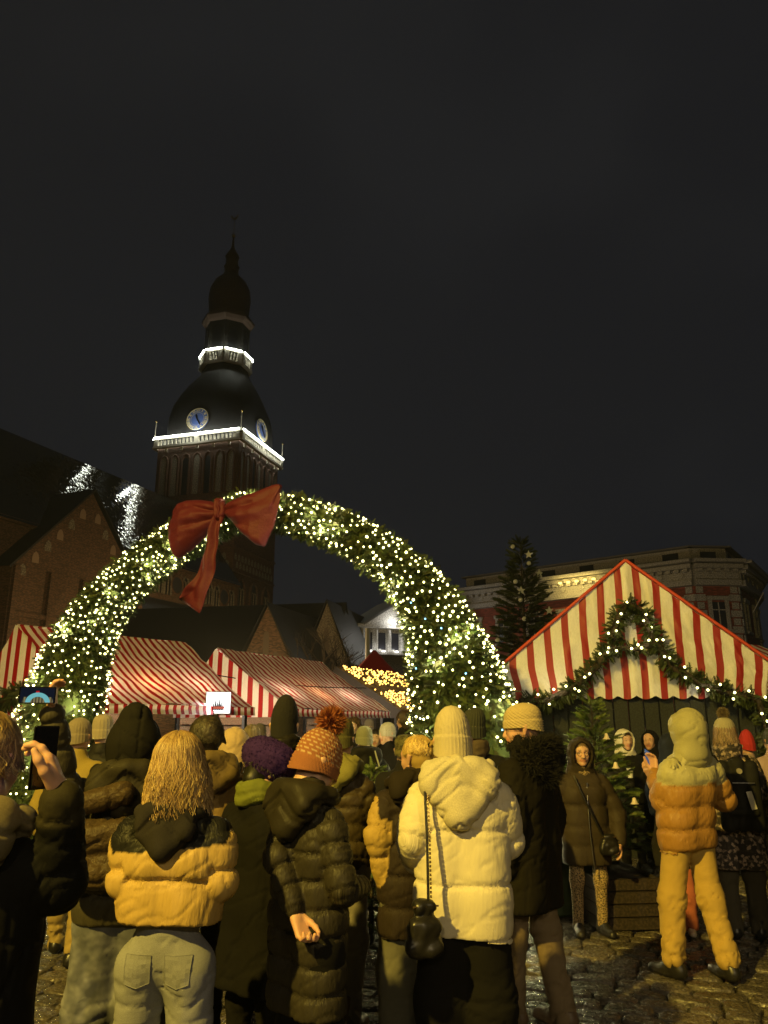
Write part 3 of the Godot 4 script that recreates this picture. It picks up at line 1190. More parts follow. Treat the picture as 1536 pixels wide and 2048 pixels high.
# hair: a close cap of strands; each strand is a ribbon that follows the skull and then hangs
func hair(o: Dictionary, colors: Array, opt := {}) -> void:
	var r := RandomNumberGenerator.new()
	r.seed = opt.get("seed", 4)
	var cap := Blob.new()
	cap.k = 0.02
	cap.add(Vector3(0, 0.032, 0.022), Vector3(0, 0.034, -0.016), 0.0945, 0.0895, Vector3(1.13, 1.0, 1.0))
	cap.add(Vector3(0, -0.02, 0.04), Vector3(0, -0.055 - opt.get("length", 0.1) * 0.3, 0.045), 0.075, 0.06, Vector3(1.05, 1, 1))
	cap.cut(Vector3(0, -0.05, -0.09), Vector3(0, -0.06, -0.2), 0.1, 0.1, Vector3(1.0, 0.95, 1))
	var base: Color = colors[0] * 0.7
	queue({"blob": cap, "cell": 0.011, "then": func(j: Dictionary) -> void:
		var cc := PackedColorArray()
		cc.resize(j.v.size())
		cc.fill(base)
		put(smooth_mesh(j.v, j.idx, cc), "hair_cap", M.hair, o.root, o.hx)})
	var v := PackedVector3Array()
	var idx := PackedInt32Array()
	var col := PackedColorArray()
	var count: int = opt.get("count", 1600)
	var length: float = opt.get("length", 0.1)
	var wave: float = opt.get("wave", 0.01)
	var wdt: float = opt.get("width", 0.004)
	for i in count:
		var az := r.randf_range(-PI, PI)
		var el0 := PI / 2.0 - 1.35 * sqrt(r.randf())
		# face stays free
		var front := -sin(az)
		if front > opt.get("face", 0.45) and el0 < 0.75 + 0.3 * front:
			continue
		var l := length * r.randf_range(0.45, 1.1)
		if front > 0.2:
			l *= 0.5
		var lay := r.randf_range(0.0, opt.get("lay", 0.007))
		var c: Color = colors[r.randi_range(0, colors.size() - 1)] * r.randf_range(0.75, 1.2)
		var ph := r.randf() * TAU
		var seg := 10
		var e := el0
		var p := Vector3.ZERO
		var hang := false
		var at := v.size()
		var step: float = (l + opt.get("base", 0.06)) / seg
		for s in seg + 1:
			var n: Vector3
			if not hang:
				n = Vector3(cos(az) * cos(e) * 0.092, sin(e) * 0.102 + 0.033, sin(az) * cos(e) * 0.108 + 0.008)
				p = n + (n - Vector3(0, 0.03, 0.01)).normalized() * lay
				e -= step / 0.1
				if e < -0.1:
					hang = true
			else:
				n = Vector3(cos(az), 0, sin(az)) * 0.1
				var out: Vector3 = Vector3(cos(az), 0, sin(az)) * opt.get("flare", 0.012) * 0.2
				p += Vector3(0, -step, 0) + out
			var sway := Vector3(-sin(az), 0, cos(az)) * sin(ph + s * opt.get("curl", 0.9)) * wave * s / seg
			var dir := Vector3(-sin(az + 0.4 * sin(ph)), r.randf_range(-0.1, 0.1), cos(az + 0.4 * sin(ph)))
			var w := wdt * (1.0 - 0.6 * s / seg)
			v.append(p + sway - dir * w)
			v.append(p + sway + n.normalized() * 0.002)
			v.append(p + sway + dir * w)
			for q in 3:
				col.append(c)
			if s > 0:
				var k := at + s * 3
				idx.append_array([k - 3, k, k - 2, k, k + 1, k - 2, k - 2, k + 1, k - 1, k + 1, k + 2, k - 1])
	put(smooth_mesh(v, idx, col), "hair", M.hair, o.root, o.hx)

func soft(o: Dictionary, called: String, m: Material, prims: Array, k := 0.03, cell := 0.0, wrinkle := 0.0, fur := 0, fur_len := 0.03) -> void:
	# a blob given in the head's axes: [a, b, ra, rb, squash]
	var b := Blob.new()
	b.k = k
	for p in prims:
		b.add(p[0], p[1], p[2], p[3], p[4] if p.size() > 4 else Vector3.ONE)
	var nz := noise
	var shape := func(p: Vector3, _n: Vector3, _t: int, _s: float) -> float:
		return (absf(nz.get_noise_3d(p.x * 90.0, p.y * 160.0, p.z * 90.0)) - 0.2) * wrinkle
	var job := {"blob": b, "cell": cell if cell > 0.0 else minf(o.cell * 0.7, 0.016), "shape": shape, "parent": o.root, "called": called, "material": m, "at": o.hx}
	if fur > 0:
		job.then = func(j: Dictionary) -> void:
			put(j.mesh, called, m, o.root, o.hx)
			put(tufts(j.v, j.idx, fur, fur_len, 0.0022, Vector3.ZERO, 8), "pile", m, o.root, o.hx).set_meta("kind", "stuff")
	queue(job)

func scarf(o: Dictionary, m: Material, r := 0.04, low := 0.0) -> void:
	var b := Blob.new()
	b.k = 0.02
	for ring: int in 2:
		for i in 12:
			var a0 := TAU * i / 12
			var a1 := TAU * (i + 1) / 12
			var y := 0.055 - ring * 0.045 + low
			b.add(o.neck + Vector3(cos(a0) * 0.082, y + 0.012 * sin(a0 * 2 + ring), sin(a0) * 0.085) * o.f, o.neck + Vector3(cos(a1) * 0.082, y + 0.012 * sin(a1 * 2 + ring), sin(a1) * 0.085) * o.f, r * o.f, r * o.f)
	var nz := noise
	var shape := func(p: Vector3, _n: Vector3, _t: int, _s: float) -> float:
		return (absf(nz.get_noise_3d(p.x * 60.0, p.y * 200.0, p.z * 60.0)) - 0.2) * 0.016
	queue({"blob": b, "cell": minf(o.cell * 0.8, 0.018), "shape": shape, "parent": o.root, "called": "scarf", "material": m})

func glasses(o: Dictionary) -> void:
	var st := tris()
	for s: float in [-1.0, 1.0]:
		var ring := []
		for i in 17:
			var a := TAU * i / 16
			ring.append(Vector3(s * 0.033 + cos(a) * 0.023, 0.0 + sin(a) * 0.021, -0.104 + absf(cos(a)) * 0.003))
		tube(st, ring, 0.0016, 5, false)
		tube(st, [Vector3(s * 0.056, 0.004, -0.102), Vector3(s * 0.084, 0.006, -0.06), Vector3(s * 0.088, 0.0, 0.0)], 0.0015, 5)
	tube(st, [Vector3(-0.011, 0.003, -0.107), Vector3(0.011, 0.003, -0.107)], 0.0015, 5)
	done(st, "eyeglasses", M.black_plastic, o.root, o.hx)

# ------------------------------------------------------------------ the crowd
func phone(called_label: String, xf: Transform3D, screen: Material) -> Node3D:
	var t := thing("mobile_phone", called_label, "phone", xf.origin)
	t.basis = xf.basis
	var st := tris()
	bevel_box(st, Vector3.ZERO, Vector3(0.147, 0.072, 0.009), 0.003)
	done(st, "case", M.black_plastic, t)
	var s2 := tris()
	quad(s2, Vector3(-0.068, -0.032, 0.0049), Vector3(-0.068, 0.032, 0.0049), Vector3(0.068, 0.032, 0.0049), Vector3(0.068, -0.032, 0.0049), Vector2(0, 1), Vector2(0, 0), Vector2(1, 0), Vector2(1, 1))
	done(s2, "screen", screen, t)
	var s3 := tris()
	box(s3, Vector3(0.052, 0.016, -0.0055), Vector3(0.03, 0.03, 0.002))
	for q in [Vector3(0.058, 0.022, -0.0075), Vector3(0.046, 0.012, -0.0075)]:
		tube(s3, [q, q + Vector3(0, 0, 0.003)], 0.006, 10)
	done(s3, "camera_lens", M.glass_dark, t)
	return t

func bag(label: String, at: Vector3, turn: float, size: Vector3, m: Material, strap: Array, chain := false) -> Node3D:
	var t := thing("shoulder_bag", label, "bag", at, turn)
	var b := Blob.new()
	b.k = 0.03
	var r := size.z * 0.5
	b.add(Vector3(-size.x * 0.5 + r, r, 0), Vector3(size.x * 0.5 - r, r, 0), r, r)
	b.add(Vector3(-size.x * 0.45 + r, size.y * 0.5, 0), Vector3(size.x * 0.45 - r, size.y * 0.5, 0), r, r)
	b.add(Vector3(-size.x * 0.40 + r, size.y - r * 0.8, 0), Vector3(size.x * 0.40 - r, size.y - r * 0.8, 0), r * 0.7, r * 0.7)
	var nz := noise
	var shape := func(p: Vector3, _n: Vector3, _t: int, _s: float) -> float:
		return (absf(nz.get_noise_3d(p.x * 90.0, p.y * 90.0, p.z * 90.0)) - 0.2) * 0.02
	queue({"blob": b, "cell": 0.013, "shape": shape, "parent": t, "called": "pouch", "material": m})
	var st := tris()
	tube(st, [Vector3(-size.x * 0.34, size.y * 0.86, r * 0.55), Vector3(size.x * 0.34, size.y * 0.86, r * 0.55)], 0.004, 6)
	done(st, "zipper", M.brass, t)
	var inv := t.transform.affine_inverse()
	if strap.size() > 1:
		var s2 := tris()
		var pts := []
		for p in strap:
			pts.append(inv * p)
		tube(s2, pts, 0.008 if not chain else 0.006, 6)
		done(s2, "strap", m, t)
		if chain:
			var links := tris()
			var total := 0.0
			for i in pts.size() - 1:
				var a: Vector3 = pts[i]
				var c: Vector3 = pts[i + 1]
				var n := int((c - a).length() / 0.016)
				for k in n:
					var p := a.lerp(c, float(k) / n) + Vector3(0.011, 0, 0.004)
					tube(links, [p, p + (c - a).normalized() * 0.011], 0.0045, 6)
				total += n
			var o := done(links, "chain", M.brass, t)
			o.set_meta("kind", "stuff")
	return t

func build_people() -> void:
	var A := Vector3(0.60, 0.42, 0.15)
	# --- the woman in the black and mustard puffer jacket
	var mustard := Color(0.47, 0.325, 0.11)
	var soot := Color(0.014, 0.013, 0.012)
	var two := func(p: Vector3, _t: int, _s: float) -> Color:
		var y := p.y
		var gold := y < 1.215 + 0.08 * p.x or (y < 1.32 and absf(p.x) > 0.2 + (y - 1.2) * 0.42)
		return mustard if gold else soot
	var o := {"at": Vector3(-0.785, 0, -3.1), "H": 1.60, "yaw": -0.06, "label": "person with wavy blond hair in a black and mustard puffer jacket and pale jeans",
		"larm": [Vector3(-0.95, 1.10, -3.08), Vector3(-0.875, 1.04, -3.30)], "rarm": [Vector3(-0.605, 1.10, -3.08), Vector3(-0.68, 1.04, -3.30)], "tilt": 0.06,
		"coat": {"material": puffer(Color(1, 1, 1), 0.5, 0.8, true), "tint": two, "hem": 0.955, "puff": 0.02, "pitch": 0.155, "amp": 0.017, "wrinkle": 0.005},
		"legs": {"material": cloth(Color(0.28, 0.29, 0.33), 0.9, 4.0), "wide": 0.02, "hips": 0.088, "thigh": 0.08, "wrinkle": 0.018, "called": "jeans"}}
	person(o)
	hair(o, [Color(0.20, 0.12, 0.05), Color(0.38, 0.26, 0.10), Color(0.30, 0.19, 0.08), Color(0.48, 0.34, 0.14)], {"length": 0.18, "wave": 0.03, "count": 7500, "flare": 0.022, "width": 0.0018, "curl": 0.55, "lay": 0.014})
	hood_down(o, cloth(Color(0.03, 0.027, 0.026), 0.9), {"r": 0.034, "drop": 0.1, "w": 0.11, "low": -0.045})
	pockets(o, Color(0.28, 0.29, 0.33))
	# --- the white puffer jacket
	var cream := cloth(Color(0.64, 0.58, 0.42), 0.75, 2.0, 0.1)
	o = {"at": Vector3(0.36, 0, -3.85), "H": 1.67, "yaw": -0.12, "label": "person in a cream puffer jacket and cream ribbed beanie seen from behind",
		"larm": [Vector3(0.14, 1.15, -3.80), Vector3(0.15, 1.03, -4.0)], "rarm": [Vector3(0.575, 1.13, -3.9), Vector3(0.52, 1.08, -4.12)], "hands": ["", ""], "turn": 0.1, "nod": -0.05, "head_off": Vector3(-0.03, 0, 0),
		"coat": {"material": puffer(Color(0.64, 0.58, 0.42), 0.75, 0.5), "hem": 0.74, "puff": 0.03, "pitch": 0.225, "amp": 0.016, "wrinkle": 0.004, "wide": 0.01, "hem_roll": -0.12, "sleeve": 0.01},
		"legs": {"material": M.black_cloth, "wide": 0.06}}
	person(o)
	beanie(o, knit(Color(0.62, 0.54, 0.36)), {"ribs": 34, "rise": 0.045, "cuff": 0.36, "rib": 1.3, "low": -0.045, "slouch": Vector3(-0.005, 0.01, 0.012)})
	hood_down(o, cream, {"r": 0.062, "drop": 0.17, "w": 0.16, "spread": 1.12, "wrinkle": 0.018})
	bag("black slouchy shoulder bag on a gold chain hanging by the cream jacket", Vector3(0.17, 0.70, -3.62), 0.3, Vector3(0.17, 0.24, 0.09), M.black_leather, [Vector3(0.185, 1.36, -3.70), Vector3(0.19, 1.18, -3.655), Vector3(0.19, 0.93, -3.615)], true)
	# --- rust bobble hat
	var dark_olive := cloth(Color(0.03, 0.026, 0.018), 0.5, 3.0, 0.16)
	o = {"at": Vector3(-0.31, 0, -3.45), "H": 1.60, "yaw": -0.75, "label": "person in a rust bobble hat and long dark quilted coat looking down",
		"larm": [Vector3(-0.43, 1.13, -3.38), Vector3(-0.35, 0.96, -3.30)], "rarm": "front", "hands": ["grip", ""], "nod": -0.42, "turn": -0.3, "head_off": Vector3(0.0, -0.01, -0.03),
		"shoulders": 0.15, "coat": {"material": puffer(Color(0.03, 0.026, 0.018), 0.5, 1.0), "hem": 0.56, "puff": 0.008, "pitch": 0.1, "amp": 0.009, "wrinkle": 0.006, "called": "coat"},
		"legs": {"material": M.black_cloth}}
	person(o)
	var rust := func(a: float, i: int) -> Color:
		var fleck := sin(a * 17.0 + (i / 3) * 2.4) > -0.35 and i % 3 == 1 and i > 9
		return Color(0.62, 0.45, 0.25) if fleck else Color(0.34, 0.13, 0.055)
	var wool := knit(Color(1, 1, 1))
	wool.vertex_color_use_as_albedo = true
	beanie(o, wool, {"ribs": 46, "knit": 0.006, "rise": 0.035, "cuff": 0.26, "low": -0.035, "tint": rust, "pompom": 0.075, "pom_material": cloth(Color(0.36, 0.12, 0.05), 0.9), "dome": 2.2})
	hood_down(o, dark_olive, {"r": 0.05, "drop": 0.12, "w": 0.13})
	# --- purple beret
	o = {"at": Vector3(-0.60, 0, -3.95), "H": 1.545, "yaw": -0.7, "label": "person in a purple wool beret with a yellow green scarf and black coat", "nod": -0.55, "turn": -0.25, "head_off": Vector3(0, -0.02, -0.03),
		"coat": {"material": M.black_cloth, "hem": 0.5, "puff": 0.02, "wrinkle": 0.006, "flare": 0.02, "called": "coat"}}
	person(o)
	soft(o, "beret", cloth(Color(0.05, 0.022, 0.13), 0.95, 6.0), [[Vector3(-0.02, 0.075, 0.035), Vector3(0.02, 0.08, 0.0), 0.135, 0.13, Vector3(0.95, 1.35, 0.95)], [Vector3(0, 0.035, 0.01), Vector3(0, 0.06, 0.01), 0.112, 0.112, Vector3(1.05, 1.2, 0.95)]], 0.04, 0.009, 0.012, 3500, 0.008)
	hair(o, [Color(0.015, 0.012, 0.01)], {"count": 300, "length": 0.03})
	scarf(o, cloth(Color(0.17, 0.19, 0.04), 0.9, 6.0), 0.036)
	glasses(o)
	# --- leftmost, close: black coat, fur-edged hood
	var teddy := cloth(Color(0.018, 0.017, 0.016), 0.85)
	var teddy_two := tinted(0.75)
	var cuff := func(_p: Vector3, tag: int, s: float) -> Color:  # olive on the right sleeve is lamplight put into the colour
		return Color(0.035, 0.03, 0.018) if tag == 2 and s > 0.22 else Color(0.01, 0.0095, 0.009)
	o = {"at": Vector3(-1.0, 0, -2.0), "H": 1.665, "yaw": -0.15, "label": "person with blond hair in a long black coat at the very edge of the crowd", "larm": "front", "rarm": [Vector3(-0.775, 1.29, -1.99), Vector3(-0.76, 1.475, -1.93)], "hands": ["", "claw"], "hand_dir": [Vector3.DOWN, Vector3(-0.4, 1.0, -0.1)], "hand_front": [Vector3.FORWARD, Vector3(0.1, 0.4, 1)],
		"coat": {"material": teddy_two, "tint": cuff, "hem": 0.35, "puff": 0.014, "wrinkle": 0.008, "flare": 0.03, "called": "coat"}}
	person(o)
	hair(o, [Color(0.22, 0.14, 0.05), Color(0.40, 0.28, 0.10), Color(0.16, 0.10, 0.04)], {"length": 0.03, "wave": 0.015, "count": 1500, "seed": 9})
	hood_down(o, cloth(Color(0.2, 0.17, 0.1), 0.8), {"r": 0.06, "drop": 0.07, "w": 0.14})
	# --- the picture on the raised phone
	var show := picture(256, 128, func(u: float, v: float) -> Color:
		var q := Vector2((u - 0.52) * 2.0, (v - 1.0) * 1.05)
		var d := q.length()
		if d > 0.42 and d < 0.72 and v < 0.98:
			var sp := absf(sin(u * 90.0) * sin(v * 70.0))
			return Color(0.35, 0.68, 0.72).lerp(Color(0.85, 0.95, 0.9), pow(sp, 4.0))
		if absf(u - 0.5) < 0.05 and v > 0.2 and v < 0.46:
			return Color(0.7, 0.12, 0.15)
		if v > 0.62 and d < 0.9:
			return Color(0.55, 0.5, 0.35) * (0.35 + 0.6 * absf(sin(u * 34.0)))
		return Color(0.07, 0.09, 0.14))
	var scr := mat(Color(0.0, 0.0, 0.0), 0.2, {"emission_enabled": true, "emission": Color(1, 1, 1), "emission_texture": show, "emission_energy_multiplier": 0.9, "emission_operator": BaseMaterial3D.EMISSION_OP_MULTIPLY})
	phone("raised phone whose screen shows the lit arch", Transform3D(Basis.from_euler(Vector3(0.25, 0.4, 0.0)), Vector3(-1.50, 1.775, -3.42)), scr)
	# --- dark hooded puffer with the second phone
	var hooded := cloth(Color(0.04, 0.035, 0.022), 0.6, 3.0, 0.16)
	o = {"at": Vector3(-1.17, 0, -3.78), "H": 1.66, "yaw": 0.12, "label": "person in an olive puffer jacket, pointed hood up, filming with a raised phone", "larm": [Vector3(-1.425, 1.375, -3.62), Vector3(-1.468, 1.69, -3.52)], "rarm": "down", "hands": ["claw", ""], "hand_dir": [Vector3(-0.1, 1, 0.05), Vector3.DOWN], "hand_front": [Vector3(0.0, 0, 1), Vector3.FORWARD],
		"coat": {"material": puffer(Color(0.05, 0.044, 0.027), 0.55, 0.9), "hem": 0.80, "puff": 0.026, "pitch": 0.14, "amp": 0.014, "wrinkle": 0.006},
		"legs": {"material": torn_jeans(), "wide": 0.05, "called": "jeans"}}
	person(o)
	hood_up(o, cloth(Color(0.016, 0.015, 0.012), 0.85), {"grow": 0.034, "peak": 0.045})
	hood_down(o, hooded, {"r": 0.05, "drop": 0.12, "w": 0.17, "spread": 1.2})
	phone("black phone held upright in front of a bent hand", Transform3D(Basis(Vector3.UP, 1.1) * Basis.from_euler(Vector3(0.0, 0.0, PI / 2)) * Basis(Vector3.UP, PI), Vector3(-0.822, 1.575, -1.95)), glow(Color(0.12, 0.16, 0.9), 0.25))
	satchel(o)
	# --- dark-haired man
	var ochre := cloth(Color(0.30, 0.20, 0.075), 0.8, 4.0)
	o = {"at": Vector3(-1.0, 0, -4.5), "H": 1.68, "yaw": 0.35, "label": "person with tousled dark hair in an ochre jacket with a folded hood", "turn": 0.2,
		"coat": {"material": ochre, "hem": 0.8, "puff": 0.02, "wrinkle": 0.008}}
	person(o)
	hair(o, [Color(0.02, 0.016, 0.012), Color(0.06, 0.045, 0.025), Color(0.035, 0.028, 0.018)], {"count": 1300, "length": 0.02, "wave": 0.02, "seed": 21, "curl": 1.6})
	hood_down(o, cloth(Color(0.17, 0.12, 0.05), 0.8), {"r": 0.05, "drop": 0.11, "w": 0.16, "spread": 1.15})
	# --- mustard jacket, khaki trousers
	o = {"at": Vector3(-2.36, 0, -6.2), "H": 1.66, "yaw": -0.1, "label": "person in a mustard jacket and khaki trousers behind the raised phone", "stance": [Vector3(-0.15, 0, -0.28), Vector3(0.17, 0, 0.08)],
		"coat": {"material": cloth(Color(0.36, 0.27, 0.07), 0.7), "hem": 0.85, "puff": 0.02}, "legs": {"material": cloth(Color(0.42, 0.31, 0.12), 0.85, 4.0), "wide": 0.01, "wrinkle": 0.012}}
	person(o)
	beanie(o, knit(Color(0.3, 0.25, 0.18)), {"ribs": 26})
	# --- two pale hats by the arch foot
	o = {"at": Vector3(-2.57, 0, -7.3), "H": 1.68, "label": "person in a taupe knitted hat and black collar beside the arch foot", "coat": {"material": puffer(Color(0.016, 0.0155, 0.014), 0.6), "hem": 0.8, "puff": 0.03, "pitch": 0.12}}
	person(o)
	beanie(o, knit(Color(0.42, 0.36, 0.27)), {"ribs": 18, "rise": 0.05, "dome": 4.0})
	o = {"at": Vector3(-2.06, 0, -6.3), "H": 1.62, "yaw": -0.3, "label": "person in a smooth cream hat half hidden by the pointed hood", "coat": {"material": M.black_nylon, "hem": 0.8, "puff": 0.03}}
	person(o)
	beanie(o, cloth(Color(0.72, 0.57, 0.38), 0.9), {"ribs": 10, "rib": 0.2, "rise": 0.04})
	# --- beige hooded jacket with black strap
	var beige := cloth(Color(0.62, 0.46, 0.27), 0.6)
	o = {"at": Vector3(-1.17, 0, -6.3), "H": 1.60, "label": "person in a beige jacket with the hood up and a black strap", "coat": {"material": puffer(Color(0.62, 0.46, 0.27), 0.6), "hem": 0.8, "puff": 0.03, "pitch": 0.1, "amp": 0.01}}
	person(o)
	hood_up(o, beige, {"grow": 0.03})
	strap_on(o, 0.07)
	o = {"at": Vector3(-1.42, 0, -8.6), "H": 1.64, "label": "person with ash blond hair behind the beige hood", "coat": {"material": ochre, "hem": 0.8, "puff": 0.03}}
	person(o)
	hair(o, [Color(0.12, 0.09, 0.05), Color(0.2, 0.15, 0.08)], {"count": 500, "length": 0.12, "seed": 31})
	# --- tall black beanie
	var leather := cloth(Color(0.02, 0.018, 0.014), 0.45, 3.0, 0.16)
	o = {"at": Vector3(-0.66, 0, -5.3), "H": 1.745, "yaw": -0.1, "label": "tall person in a slouchy black beanie and dark leather jacket", "coat": {"material": leather, "hem": 0.85, "puff": 0.015, "wrinkle": 0.008}}
	person(o)
	beanie(o, knit(Color(0.016, 0.015, 0.013)), {"ribs": 8, "rib": 0.2, "rise": 0.085, "dome": 1.7, "cuff": 0.0, "low": -0.03, "slouch": Vector3(0.012, 0.0, 0.02)})
	scarf(o, leather, 0.03, 0.02)
	# --- olive cap behind the bobble hat
	o = {"at": Vector3(-0.27, 0, -4.9), "H": 1.66, "yaw": -0.25, "label": "person in an olive knitted cap and moss jacket behind the bobble hat", "rarm": [Vector3(-0.04, 1.1, -4.86), Vector3(-0.04, 0.86, -4.92)], "stance": [Vector3(-0.12, 0, -0.02), Vector3(0.09, 0, 0.03)], "feet": "boot", "shoe_material": mat(Color(0.1, 0.06, 0.03), 0.5),
		"shoulders": 0.155, "coat": {"material": puffer(Color(0.05, 0.036, 0.018), 0.5), "hem": 0.82, "puff": 0.008, "pitch": 0.09, "wrinkle": 0.006}, "legs": {"material": cloth(Color(0.27, 0.25, 0.21), 0.85, 4.0), "wide": 0.012, "wrinkle": 0.013}}
	person(o)
	beanie(o, knit(Color(0.12, 0.11, 0.03)), {"ribs": 60, "rib": 0.6, "rise": 0.03})
	hood_down(o, cloth(Color(0.26, 0.24, 0.07), 0.8), {"r": 0.05, "drop": 0.1, "w": 0.12})
	# --- blonde with a pony tail
	var khaki := Color(0.42, 0.29, 0.09)
	var sleeves := func(p: Vector3, tag: int, s: float) -> Color:
		return khaki if tag > 0 and (s > 0.09 or absf(p.x) > 0.225) and s < 0.5 else Color(0.028, 0.022, 0.016)
	o = {"at": Vector3(0.165, 0, -4.42), "H": 1.575, "yaw": 0.3, "label": "person with a blond ponytail in a black jacket with khaki sleeves", "turn": 0.45, "larm": [Vector3(-0.03, 1.10, -4.33), Vector3(0.0, 0.90, -4.36)], "head_off": Vector3(0.02, 0, 0),
		"coat": {"material": puffer(Color(1, 1, 1), 0.7, 0.8, true), "tint": sleeves, "hem": 0.60, "puff": 0.032, "pitch": 0.15, "amp": 0.013, "wrinkle": 0.007, "called": "coat"},
		"legs": {"material": cloth(Color(0.16, 0.155, 0.12), 0.85, 4.0), "wide": 0.04, "called": "jeans"}}
	person(o)
	hair(o, [Color(0.55, 0.38, 0.12), Color(0.38, 0.25, 0.08), Color(0.66, 0.48, 0.18)], {"count": 1600, "length": 0.0, "base": 0.035, "seed": 17, "width": 0.0035})
	pony(o)
	hood_down(o, cloth(Color(0.028, 0.022, 0.016), 0.85), {"r": 0.06, "drop": 0.14, "w": 0.16, "spread": 1.15})
	o = {"at": Vector3(0.165, 0, -6.3), "H": 1.55, "label": "person in a camouflage cap just behind the blond ponytail", "coat": {"material": M.charcoal, "hem": 0.8, "puff": 0.03}}
	person(o)
	beanie(o, camo(), {"ribs": 6, "rib": 0.1, "rise": 0.015, "dome": 5.0, "cuff": 0.3})
	# --- slate beanie and the bespectacled man
	o = {"at": Vector3(0.66, 0, -5.95), "H": 1.71, "yaw": 0.1, "label": "person in a slate green ribbed beanie beside the bespectacled man", "coat": {"material": M.charcoal, "hem": 0.8, "puff": 0.03}}
	person(o)
	beanie(o, knit(Color(0.045, 0.05, 0.035)), {"ribs": 26, "rise": 0.05, "rib": 2.0, "slouch": Vector3(0.02, 0, 0.01)})
	scarf(o, cloth(Color(0.12, 0.09, 0.06), 0.9, 5.0), 0.035)
	var dark := cloth(Color(0.016, 0.014, 0.01), 0.8)
	o = {"at": Vector3(0.86, 0, -4.95), "H": 1.735, "yaw": 0.9, "label": "bearded person in glasses and a cream cable knit beanie looking sideways", "turn": 0.5, "nod": -0.05, "stance": [Vector3(-0.06, 0, -0.12), Vector3(0.1, 0, 0.12)], "shoe_material": mat(Color(0.12, 0.08, 0.05), 0.5),
		"coat": {"material": dark, "hem": 0.62, "puff": 0.04, "wrinkle": 0.008, "wide": 0.02, "called": "parka"}, "legs": {"material": cloth(Color(0.24, 0.18, 0.11), 0.85, 4.0), "wide": 0.015, "wrinkle": 0.012}, "skin": Color(0.62, 0.36, 0.25)}
	person(o)
	beanie(o, knit(Color(0.60, 0.48, 0.26)), {"ribs": 24, "knit": 0.008, "rise": 0.03, "low": 0.012, "cuff": 0.3})
	glasses(o)
	soft(o, "beard", M.black_fur, [[Vector3(-0.055, -0.055, -0.035), Vector3(0, -0.1, -0.075), 0.028, 0.03], [Vector3(0.055, -0.055, -0.035), Vector3(0, -0.1, -0.075), 0.028, 0.03]], 0.02, 0.009, 0.01, 900, 0.02)
	hood_down(o, dark, {"r": 0.055, "drop": 0.12, "w": 0.17, "spread": 1.25, "open": true, "fur": 5000, "fur_len": 0.05, "fur_material": M.black_fur})
	bag("dark handbag with round handles tucked under the parka arm", Vector3(0.66, 1.04, -4.62), 0.5, Vector3(0.22, 0.2, 0.09), cloth(Color(0.05, 0.045, 0.03), 0.6), [Vector3(0.60, 1.22, -4.58), Vector3(0.60, 1.31, -4.57), Vector3(0.66, 1.34, -4.58), Vector3(0.72, 1.31, -4.62), Vector3(0.73, 1.22, -4.64)])
	# --- the woman who poses before the arch
	var long_coat := cloth(Color(0.045, 0.034, 0.023), 0.65, 3.0, 0.3)
	o = {"at": Vector3(1.70, 0, -6.98), "H": 1.50, "yaw": PI + 0.08, "label": "smiling person in round glasses and a dark hooded puffer coat posing for a photo", "turn": -0.12, "head_off": Vector3(0, 0.012, -0.02),
		"rarm": [Vector3(1.42, 1.03, -6.95), Vector3(1.30, 0.85, -6.9)], "larm": [Vector3(1.98, 0.93, -6.98), Vector3(1.95, 0.72, -6.87)], "hands": ["relaxed", ""], "stance": [Vector3(-0.115, 0, 0.0), Vector3(0.115, 0, 0.03)], "feet": "boot",
		"coat": {"material": puffer(Color(0.045, 0.034, 0.023), 0.65, 0.5), "hem": 0.52, "puff": 0.04, "pitch": 0.16, "amp": 0.013, "wrinkle": 0.004, "called": "coat"},
		"legs": {"material": leopard(), "wide": -0.005, "called": "leggings", "wrinkle": 0.003}, "skin": Color(0.62, 0.38, 0.26)}
	person(o)
	hood_up(o, long_coat, {"grow": 0.036, "fur": 1500, "fur_material": M.black_fur, "fur_len": 0.014})
	hair(o, [Color(0.22, 0.15, 0.08), Color(0.12, 0.08, 0.04)], {"count": 900, "length": 0.02, "face": 0.25})
	glasses(o)
	scarf(o, leopard(), 0.022, -0.03)
	front_zip(o)
	bag("small black leather bag at the hip of the posing person", Vector3(1.845, 0.62, -6.80), 0.0, Vector3(0.17, 0.17, 0.07), M.black_leather, [Vector3(1.79, 0.78, -6.79), Vector3(1.66, 1.05, -6.76), Vector3(1.60, 1.24, -6.84)])
	# --- people by the dark stall
	o = {"at": Vector3(2.93, 0, -9.75), "H": 1.57, "yaw": PI + 0.2, "label": "person in a white hood holding a cup near the small fir", "rarm": "front", "larm": "phone", "hands": ["grip", ""], "coat": {"material": M.black_nylon, "hem": 0.75, "puff": 0.02}, "shoe_material": M.black_leather}
	person(o)
	hood_up(o, cloth(Color(0.74, 0.70, 0.58), 0.9), {"grow": 0.03})
	hair(o, [Color(0.05, 0.03, 0.02)], {"count": 300, "length": 0.08})
	o = {"at": Vector3(3.33, 0, -10.05), "H": 1.56, "yaw": PI - 0.6, "label": "person in a black balaclava hood with only the face showing", "coat": {"material": M.black_cloth, "hem": 0.7, "puff": 0.02}}
	person(o)
	hood_up(o, M.black_cloth, {"grow": 0.012})
	o = {"at": Vector3(3.06, 0, -8.6), "H": 1.53, "yaw": -0.5, "label": "person in a navy hood standing before the dark stall front", "coat": {"material": cloth(Color(0.02, 0.024, 0.035), 0.8), "hem": 0.7, "puff": 0.03}}
	person(o)
	hood_up(o, cloth(Color(0.02, 0.024, 0.035), 0.8), {"grow": 0.03})
	o = {"at": Vector3(3.38, 0, -9.1), "H": 1.64, "yaw": -0.6, "label": "person in a dull red hat with long brown hair by the stall", "coat": {"material": M.charcoal, "hem": 0.7, "puff": 0.02}}
	person(o)
